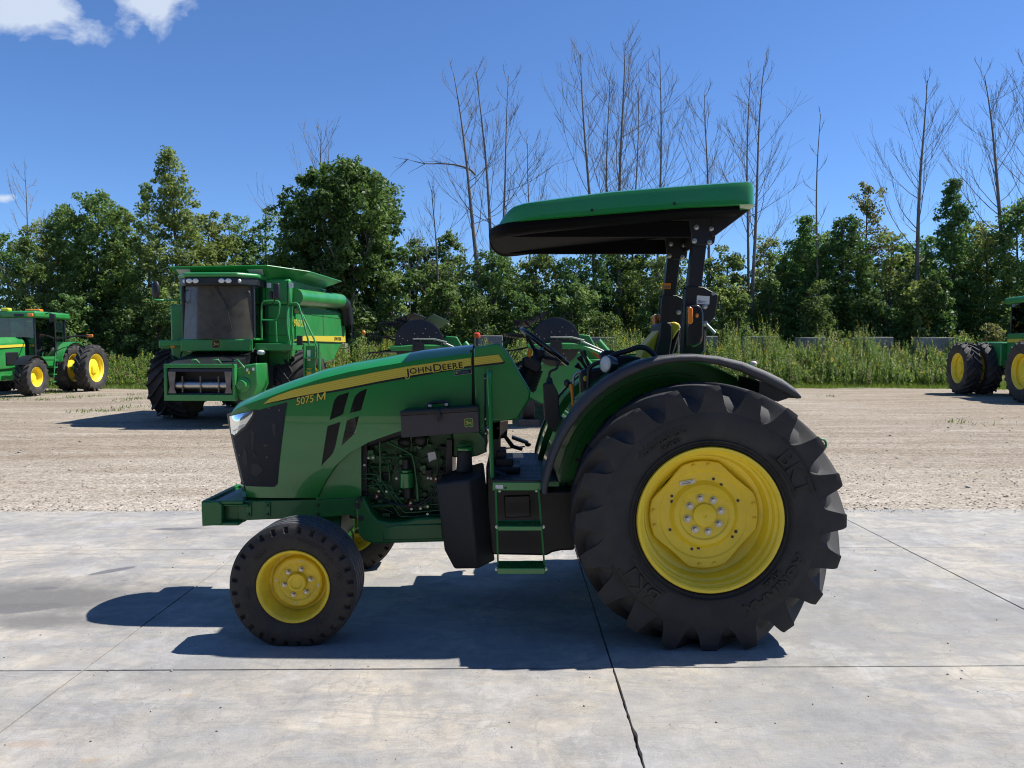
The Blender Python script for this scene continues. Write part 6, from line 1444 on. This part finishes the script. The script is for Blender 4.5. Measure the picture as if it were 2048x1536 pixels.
def leafy(px, py, hw, Y, kind, leaf, seed, label, cat='tree', name='tree', zb=None, dens=1.0, size=.20, group=None, tr=.11, lean=0):
    size *= .92
    rng = np.random.default_rng(seed); X, zt = W(px, py, Y); R = hw / FPX * Y * (1.28 if kind == 'mid' else 1.0); z0 = gz(X, Y) - .1
    zc = z0 + .25 if zb is None else zb; Hc = zt - zc
    t = thing(name, label, cat, (X, Y, z0), group=group, local=True)
    tk = MB(); trunk = []
    for k in range(9):
        q = k / 8; trunk.append((lean * q * q + .18 * math.sin(q * 5 + seed) * q, .12 * math.sin(q * 4 + seed * 2) * q, q * (zt - z0) * .93))
    tk.tube(trunk, [tr * (1 - .9 * k / 8) + .012 for k in range(9)], 7, cap=False)
    ncl = int(max(20, dens * 46 * (R ** 1.15) * (Hc ** .95) / 3.2)); cen = []; rad = []
    fx = rng.random(6) * 6.28
    while len(cen) < ncl:
        q = rng.random(); w = crown_profile(kind, q)
        if rng.random() > w * 1.05: continue
        a = rng.random() * 6.283; wob = 1 + .22 * math.sin(3 * a + fx[0] + q * 4) + .16 * math.sin(5 * a + fx[1] - q * 9) + .12 * math.sin(q * 17 + fx[2])
        rr = R * w * wob * rng.random() ** .42 * .92
        x0 = lean * q * q; c = (x0 + rr * math.cos(a), rr * math.sin(a) * .85, (zc - z0) + Hc * q * .985 - .05); cen.append(c); rad.append((.22 + .32 * rng.random()) * (.75 + .10 * R))
    cen = np.array(cen); rad = np.array(rad)
    for c in cen[:: max(1, len(cen) // 46)]:
        hz = max(.15, c[2] - .35 * np.hypot(c[0], c[1]) - .4); q = min(1, hz / ((zt - z0) * .93)); i = min(7, int(q * 8)); f_ = q * 8 - i
        b = Vector(trunk[i]) * (1 - f_) + Vector(trunk[i + 1]) * f_; m_ = (b + Vector(c)) / 2 + Vector((0, 0, -.12))
        tk.tube([b, m_, Vector(c)], [max(.018, tr * .35 * (1 - q)), .016, .008], 4, cap=False)
    tk.build('trunk', BARK, t, smooth=60, recalc=False)
    P, F, sh = leaves(cen, rad, np.full(len(cen), int(52 * min(1.3, dens))), size, rng)
    me = fast_mesh('crown', P, F, 4, [LEAF[leaf]], attr=sh); place('crown', me, t); return t
def bare(px, pyt, pyb, Y, seed, label, r=.10, topx=None, spread=.45, nb=26, light=False, split=None, name='dead_tree', grp='bare trees behind the shrubs', lowest=.3):
    rng = np.random.default_rng(seed); Xb, _ = W(px, pyb, Y); Xt, zt = W(topx or px, pyt, Y); z0 = gz(Xb, Y) - .1
    t = thing(name, label, 'tree', (Xb, Y, z0), group=grp, local=True); mb = MB(); Ht = zt - z0; n = 14
    def stem(x1, ht, r0, ph):
        pts = []
        for k in range(n + 1):
            q = k / n; pts.append(Vector((x1 * q ** 1.25 + .10 * math.sin(q * 7 + ph) * q, .25 * math.sin(q * 3 + ph), ht * q)))
        mb.tube(pts, [r0 * (1 - q / n * .93) + .010 for q in range(n + 1)], 7, cap=False); return pts
    stems = [stem(Xt - Xb, Ht, r, seed)]
    if split: stems += [stem(dx, Ht * hf, r * .75, seed + 3 * j + 1) for j, (dx, hf) in enumerate(split)]
    for si, pts in enumerate(stems):
        H_ = pts[-1].z
        nb = max(9, int(nb * .92))
        for k in range(nb):
            q = lowest + (1 - lowest) * (k + rng.random()) / nb; i = min(n - 1, int(q * n)); p = pts[i].lerp(pts[i + 1], q * n - i)
            a = rng.random() * 6.283; el = .22 + .72 * q + rng.normal() * .24
            d = (math.cos(a) * math.cos(el), math.sin(a) * math.cos(el) * .8, math.sin(el)); L_ = H_ * spread * (1.08 - q) * (.55 + .75 * rng.random()) + .40
            rb = max(.015, r * .32 * (1.05 - q)); bp, br = limb(mb, p, d, L_, rb, 5, rng, 6, .07, .10)
            for j in range(2, 7):
                for _ in range(1 + (j % 2)):
                    d2 = (bp[j] - bp[j - 1]).normalized() + Vector((rng.normal() * .38, rng.normal() * .38, rng.normal() * .25 + .22)); l2 = L_ * (.25 + .32 * rng.random())
                    tp, _r = limb(mb, bp[j], d2, l2, max(.009, br[j] * .5), 3, rng, 4, .07, .07, .006)
                    if l2 > .55:
                        d3 = (tp[2] - tp[1]).normalized() + Vector((rng.normal() * .4, rng.normal() * .4, rng.normal() * .3 + .2)); limb(mb, tp[2], d3, l2 * .6, .008, 3, rng, 3, .08, .06, .006)
    mb.build('trunk', BARKD, t, smooth=60, recalc=False); return t
G1 = 'leafy trees along the yard edge'
leafy(18, 468, 70, 47, 'mid', 'mid', 1, 'leafy tree at the far left edge behind the cab tractor', group=G1)
leafy(80, 440, 60, 45, 'mid', 'light', 2, 'slim pale tree left of the broad rounded tree', group=G1, dens=.7)
leafy(190, 380, 92, 46, 'round', 'mid', 3, 'broad rounded green tree above the cab tractor', group=G1, zb=2.2, dens=1.15)
leafy(352, 292, 84, 44, 'tall', 'light', 4, 'tall light green tree left of the combine cab', group=G1, zb=2.0, size=.19, lean=-.5)
leafy(292, 350, 45, 45, 'tall', 'light', 5, 'narrow tree fused to the left of the tall light green tree', group=G1, dens=.8, zb=3)
leafy(462, 415, 58, 48, 'mid', 'mid', 6, 'grey green tree behind the combine grain tank', group=G1, dens=.85)
leafy(535, 405, 42, 49, 'mid', 'light', 7, 'thin airy tree left of the big maple', group=G1, dens=.55)
leafy(692, 316, 132, 43.5, 'round', 'dark', 8, 'big dense dark maple behind the combine auger', group=G1, zb=2.6, dens=1.6, size=.24, tr=.2)
leafy(130, 420, 60, 48, 'mid', 'mid', 201, 'leafy tree filling the gap left of the broad rounded tree', group=G1)
leafy(250, 410, 52, 47.5, 'mid', 'mid', 202, 'leafy tree between the rounded tree and the tall light one', group=G1)
leafy(415, 420, 60, 46.5, 'mid', 'light', 203, 'leafy tree right of the tall light green tree', group=G1)
leafy(500, 435, 52, 48.5, 'mid', 'mid', 204, 'thin topped tree above the combine cab roof', group=G1, dens=.8)
leafy(590, 440, 55, 48, 'mid', 'mid', 205, 'leafy tree half hidden by the left of the maple', group=G1)
leafy(1570, 490, 55, 47, 'mid', 'mid', 206, 'bushy tree right of the forked dead tree', group=G1)
leafy(1655, 455, 55, 48, 'mid', 'mid', 207, 'bushy tree right behind the lone bare pole', group=G1)
leafy(1820, 480, 60, 48.5, 'mid', 'mid', 208, 'bushy tree left of the tall narrow leafy tree', group=G1)
leafy(1940, 450, 55, 48, 'mid', 'dark', 209, 'dark bushy tree right of the tall narrow leafy tree', group=G1)
bare(640, 262, 640, 46, 101, 'bare branched treetop sticking up behind the big maple', .16, spread=.42, nb=30)
bare(705, 345, 640, 42.0, 131, 'thin dead tree in front of the big maple', .07, spread=.30, nb=18)
leafy(728, 600, 36, 41.0, 'shrub', 'light', 9, 'bright green shrub under the maple right of the auger', 'shrub', 'shrub', dens=1.2)
leafy(885, 528, 66, 46, 'mid', 'mid', 10, 'bushy tree in the gap right of the maple', group=G1)
leafy(985, 500, 78, 45, 'mid', 'mid', 11, 'bushy tree beneath the front edge of the canopy', group=G1, zb=1.2)
leafy(1075, 505, 70, 46.5, 'mid', 'light', 12, 'lighter bushy tree below the middle of the canopy', group=G1)
leafy(1165, 492, 66, 45.5, 'mid', 'mid', 13, 'leafy tree below the canopy left of the dark thicket', group=G1)
leafy(1250, 470, 70, 47, 'mid', 'dark', 14, 'dark thicket tree left of the far rollbar post', group=G1, dens=1.1)
leafy(1330, 500, 56, 44, 'mid', 'light', 15, 'pale leafy tree between the rollbar posts', group=G1)
leafy(1450, 490, 58, 45, 'mid', 'mid', 16, 'bushy tree just right of the rollbar', group=G1)
leafy(1535, 470, 50, 46, 'mid', 'light', 17, 'pale airy tree behind the tall forked dead tree', group=G1, dens=.8)
leafy(1612, 428, 50, 45, 'mid', 'mid', 18, 'green tree at the foot of the lone bare pole', group=G1)
leafy(1690, 428, 62, 44.5, 'mid', 'dark', 19, 'dense green tree right of the lone bare pole', group=G1, dens=1.1)
leafy(1738, 360, 40, 46.5, 'mid', 'pale', 20, 'yellow green treetop above the right hand shrubs', group=G1, zb=6.4, dens=.7)
leafy(1785, 455, 52, 46, 'mid', 'light', 21, 'pale tree left of the tall bare trunk', group=G1, dens=.7)
leafy(1908, 342, 58, 45, 'tall', 'mid', 22, 'tall narrow leafy tree left of the frame edge', group=G1, zb=2.5)
leafy(1860, 470, 55, 47, 'mid', 'mid', 23, 'bushy tree around the tall bare trunk', group=G1, dens=.85)
leafy(1975, 440, 62, 46, 'mid', 'light', 24, 'light bushy tree above the big dual tractor', group=G1, dens=.8)
leafy(2040, 395, 60, 44, 'mid', 'mid', 25, 'leafy tree at the far right edge of the yard', group=G1)
leafy(1990, 645, 32, 37.2, 'shrub', 'pale', 26, 'yellow leaved shrub above the dual wheels on the right', 'shrub', 'shrub', dens=1.3, size=.16)
bare(66, 345, 640, 46, 102, 'small bare tree above the slim pale tree at left', .07, topx=52, spread=.36, nb=20)
bare(972, 150, 640, 45, 103, 'leaning bare tree with a long limb reaching left', .17, topx=908, spread=.34, nb=20, lowest=.42)
bare(995, 143, 640, 46, 104, 'forked bare tree right of the leaning one', .14, topx=955, spread=.30, nb=20, split=[(.75, .99)], lowest=.45)
bare(1058, 285, 640, 48, 105, 'fine twigged bare tree above the canopy front', .09, spread=.42, nb=26)
bare(1195, 105, 640, 46, 106, 'tall bare tree leftmost of the dense bare clump', .15, topx=1162, spread=.36, nb=26, lowest=.42)
bare(1213, 150, 640, 47.5, 107, 'thin bare trunk inside the dense bare clump', .10, topx=1218, spread=.32, nb=22, lowest=.45)
bare(1237, 88, 640, 46, 108, 'tallest bare tree in the dense clump above the canopy', .16, topx=1246, spread=.40, nb=34, lowest=.40)
bare(1262, 190, 640, 48, 109, 'slender bare tree on the right of the dense clump', .09, topx=1275, spread=.34, nb=22, lowest=.45)
bare(1313, 118, 640, 46, 110, 'bare tree standing clear to the right of the clump', .12, topx=1322, spread=.36, nb=26, lowest=.40)
bare(1416, 188, 640, 46, 111, 'bare vase shaped tree above the canopy rear', .12, topx=1414, spread=.40, nb=26, lowest=.38)
bare(1498, 128, 640, 44.5, 112, 'tall forked dead tree right of the canopy', .13, topx=1532, spread=.32, nb=24, split=[(-.15, .97)], lowest=.30)
bare(1636, 228, 660, 44, 113, 'lone bare pole of a dead tree with stub twigs', .085, topx=1640, spread=.07, nb=13, lowest=.30)
bare(1836, 163, 640, 45, 114, 'tall bare trunk with upright crown on the right', .16, topx=1848, spread=.36, nb=28, lowest=.34)
bare(2028, 155, 640, 45, 115, 'bare tree sweeping left near the right edge', .17, topx=1962, spread=.46, nb=28, lowest=.36)
bare(2062, 118, 640, 46, 116, 'bare tree cut by the right edge', .15, topx=2052, spread=.36, nb=22, lowest=.4)
bare(880, 378, 620, 45, 117, 'small leaning bare tree right of the maple', .10, topx=866, spread=.40, nb=20)
bare(818, 470, 640, 47, 118, 'thin bare sapling at the maple edge', .05, spread=.36, nb=14)
# the long limb of the leaning tree
lt = bpy.data.objects['dead_tree.002']; o0 = lt.location; mb = MB(); rr_ = np.random.default_rng(77)
lp = [Vector(V3(a, b, 45)) - o0 for a, b in ((951, 350), (940, 338), (915, 330), (885, 327), (850, 328), (815, 319))]
mb.tube(rsmooth(lp, 1), [.07, .065, .06, .055, .05, .045, .04, .035, .03, .022, .014, .01], 6, cap=False) if len(rsmooth(lp, 1)) == 12 else mb.tube(rsmooth(lp, 1), .04, 6, cap=False)
for k in range(1, 6):
    for _ in range(3): limb(mb, lp[k], (-.7 + rr_.normal() * .4, rr_.normal() * .3, rr_.normal() * .5), .8 + rr_.random() * .9, .022, 4, rr_, 4, .15, .02)
mb.build('limb', BARKD, lt, smooth=60, recalc=False)
# understorey: each shrub its own thing, two ranks
rs = np.random.default_rng(55)
ADJ = ['low', 'bushy', 'rounded', 'leafy', 'dense', 'spreading']
places_ = [(40, 'behind the cab tractor hood'), (110, 'behind the cab tractor roof'), (180, 'above the dual wheels on the left'), (250, 'between cab tractor and combine'), (320, 'beside the combine mirror'), (390, 'behind the combine cab'), (470, 'behind the combine tank'), (550, 'behind the combine rail'), (640, 'behind the combine auger'), (720, 'under the maple trunk'), (790, 'under the maple right side'), (850, 'behind the left header disc'), (910, 'right of the left header disc'), (970, 'above the hood rear'), (1030, 'above the steering wheel'), (1090, 'behind the right header disc'), (1150, 'left of the goldenrod clump'), (1215, 'behind the goldenrod left of the seat'), (1280, 'behind the tractor seat'), (1350, 'between the rollbar posts'), (1430, 'right of the rollbar base'), (1500, 'above the second block'), (1570, 'right of the forked dead tree'), (1640, 'under the lone bare pole'), (1705, 'left of the pale block'), (1770, 'behind the pale block'), (1835, 'below the tall bare trunk'), (1900, 'above the dual tyres on the right'), (1965, 'behind the rear deck on the right'), (2035, 'behind the right tractor cab')]
for i, (px, where) in enumerate(places_):
    leafy(px + rs.normal() * 14, 566 + rs.normal() * 34, 38 + rs.random() * 42, 41.2 + rs.random() * 2.4, 'shrub', ['under', 'mid', 'dark', 'light', 'mid'][int(rs.random() * 5)], 300 + i, ADJ[i % 6] + ' green shrub ' + where, 'shrub', 'shrub', group='shrubs of the front rank', dens=1.0, size=.20, tr=.05)
    leafy(px + 32 + rs.normal() * 14, 545 + rs.normal() * 34, 48 + rs.random() * 34, 51 + rs.random() * 2, 'shrub', 'under', 400 + i, 'darker taller shrub in the rear rank ' + where, 'shrub', 'shrub', group='shrubs of the rear rank', dens=.75, size=.27, tr=.06)
# distant wood closing the horizon, one mass
def wood():
    rng = np.random.default_rng(9); n = 900; x = (rng.random(n) * 2 - 1) * 75; y = 62 + rng.random(n) * 6; z = 1 + rng.random(n) * 3.6
    c = np.stack([x, y, z], 1); return leaves(c, np.full(n, 1.1), np.full(n, 60), .42, rng)
P, F, sh = wood(); tag(place('distant_wood', fast_mesh('distant_wood', P, F, 4, [LEAF['under']], attr=sh)), 'dark belt of far scrub seen through the trees', 'wood', kind='stuff')

# ------------------------------------------------------------------ goldenrod bank, verge grass, weeds
GOLD_L = leaf_mat('goldenrod_leaf', (.080, .145, .030), (.19, .275, .075), .45); GOLD_Y = leaf_mat('goldenrod_bloom', (.30, .30, .06), (.52, .44, .06), .35); GOLD_B = leaf_mat('dry_weed', (.15, .14, .065), (.25, .225, .11), .3)
def goldenrod():
    rng = np.random.default_rng(21); N = 5600
    px = rng.random(N) * 1330 + 640; px[4200:] = rng.random(1400) * 720 - 70; Y = 35.3 + rng.random(N) ** .8 * 3.2; X = (px - 1024) / FPX * Y
    # clumps: taller stands where the photograph shows them
    hgt = 1.05 + .35 * rng.random(N) + .75 * np.exp(-((px - 1200) / 60.) ** 2) + .55 * np.exp(-((px - 1500) / 80.) ** 2) + .35 * np.exp(-((px - 1660) / 70.) ** 2) + .45 * np.exp(-((px - 735) / 45.) ** 2) + .15 * np.exp(-((px - 1800) / 90.) ** 2)
    hgt[4200:] *= .46; hgt *= (.85 + .30 * np.sin(X * 1.9) * np.sin(X * .73 + 1) + .18 * np.sin(X * 4.1 + Y)); hgt *= .66 + .38 * (Y - 35.3) / 3.2 + .12 * rng.normal(size=N)
    Z = np.array([gz(a, b) for a, b in zip(X, Y)])
    K = 26; q = (np.arange(K) + rng.random((N, K))) / K; lean = rng.normal(size=(N, 2)) * .10
    bx = X[:, None] + lean[:, :1] * q ** 2 * hgt[:, None]; by = Y[:, None] + lean[:, 1:] * q ** 2 * hgt[:, None]; bz = Z[:, None] + q * hgt[:, None]
    a = rng.random((N, K)) * 6.283; el = .5 + .5 * rng.random((N, K)); L_ = (.17 * (1.15 - .75 * q)) * (.7 + .6 * rng.random((N, K)))
    d = np.stack([np.cos(a) * np.cos(el), np.sin(a) * np.cos(el), np.sin(el)], -1); s = np.stack([-np.sin(a), np.cos(a), 0 * a], -1)
    b = np.stack([bx, by, bz], -1); w = (.020 + .012 * (1 - q))[..., None]
    P = np.stack([b, b + d * L_[..., None] * .5 + s * w, b + d * L_[..., None], b + d * L_[..., None] * .5 - s * w], 2).reshape(-1, 3)
    F = np.arange(len(P)).reshape(-1, 4)
    yel = (q > .80) & (rng.random((N, 1)) < .20) ; dry = (rng.random((N, 1)) < .14) & (q < 2)
    mi = np.where(yel, 1, np.where(dry & ~yel, 2, 0)).reshape(-1); sh = np.repeat(rng.random(N * K), 4)
    # stems
    base = np.stack([X, Y, Z], -1); top = base + np.stack([lean[:, 0] * hgt, lean[:, 1] * hgt, hgt], -1); e = np.array([.008, 0, 0])
    SP = np.stack([base - e, base + e, top + e * .3, top - e * .3], 1).reshape(-1, 3); SF = np.arange(len(SP)).reshape(-1, 4) + len(P)
    return np.concatenate([P, SP]), np.concatenate([F, SF]), np.concatenate([mi, np.zeros(N, int)]), np.concatenate([sh, np.full(N * 4, .3)])
P, F, mi, sh = goldenrod(); tag(place('goldenrod_weeds', fast_mesh('goldenrod_weeds', P, F, 4, [GOLD_L, GOLD_Y, GOLD_B], mi, sh)), 'tall yellow green goldenrod and weeds along the bank', 'weeds', kind='stuff')
GRASS = leaf_mat('verge_grass', (.075, .13, .022), (.16, .22, .045), .4)
def grass():
    rng = np.random.default_rng(33); N = 46000; X = (rng.random(N) * 2 - 1) * 30; Y = 33.9 + rng.random(N) * 2.2 + .5 * np.sin(X * .5) + .3 * np.sin(X * 1.7); h = .06 + .16 * rng.random(N) ** 2 + .16 * np.clip((Y - 34.6) / 2, 0, 1)
    m = 1500; ys = 12 + rng.random(m) * 20; xs = np.where(rng.random(m) < .8, -6 - rng.random(m) * 12, 8 + rng.random(m) * 10); ci = rng.integers(0, 34, m); cx_ = -(5.5 + rng.random(34) * 14); cy_ = 21 + rng.random(34) ** .7 * 12
    cx_[24:] = -7 - rng.random(10) * 11; cy_[24:] = 24 + rng.random(10) * 9
    for (a, b, i) in ((166, 825, 0), (215, 822, 1), (690, 790, 2), (1660, 792, 3), (1925, 845, 4), (270, 815, 5), (150, 795, 6)):
        u = (a - 1024) / FPX; v = (768 - b) / FPX; dy = cP + v * sP; Yg = CH / (sP - v * cP) * dy; cx_[i] = u * Yg / dy; cy_[i] = Yg
    xs = cx_[ci] + rng.normal(size=m) * .22; ys = cy_[ci] + rng.normal(size=m) * .30
    X = np.concatenate([X, xs]); Y = np.concatenate([Y, ys]); h = np.concatenate([h, .04 + .10 * rng.random(m)]); N += m
    Z = np.array([gz(a, b) for a, b in zip(X, Y)]); a = rng.random(N) * 6.283; l = rng.normal(size=(N, 2)) * .4
    b = np.stack([X, Y, Z - .01], -1); s = np.stack([np.cos(a), np.sin(a), 0 * a], -1) * (.008 + .010 * rng.random(N))[:, None]; tip = b + np.stack([l[:, 0] * h, l[:, 1] * h, h], -1)
    P = np.stack([b - s, b + s, tip], 1).reshape(-1, 3); return P, np.arange(len(P)).reshape(-1, 3), np.repeat(rng.random(N), 3)
P, F, sh = grass(); tag(place('grass', fast_mesh('grass', P, F, 3, [GRASS], attr=sh)), 'short green grass along the verge and in tufts on the gravel', 'grass', kind='stuff')

# ------------------------------------------------------------------ workshop behind the photographer, mirrored in the paint
SID = mat('dark_metal_siding', (.055, .06, .058), .5, var=.1, vscale=.6); DOORM = mat('grey_sectional_door', (.09, .095, .095), .45, var=.08, vscale=.8); ROOFM = mat('roof_sheet', (.10, .10, .10), .5)
WS = thing('workshop_building', 'dark metal workshop mirrored in the paint of the main tractor', 'building', (0, -9, 0))
mb = MB(); mb.b2((-34, -22, -.1), (34, -9, 7.2)); mb.build('wall', SID, WS); mb = MB(); mb.prismx([(-23, 7.2), (-15.5, 9.4), (-8.2, 7.2)], -34.5, 34.5); mb.build('roof', ROOFM, WS)
for x in (-24, -16, -8, 0, 8, 16, 24):
    mb = MB(); mb.b2((x - 2.6, -9.0, 0), (x + 2.6, -8.94, 5.0)); dr = mb.build('door', DOORM, WS)
    for k in range(8): mb = MB(); mb.b2((x - 2.55, -8.95, .04 + k * .62), (x + 2.55, -8.90, .60 + k * .62)); mb.build('door_panel', DOORM, dr, bevel=.02)
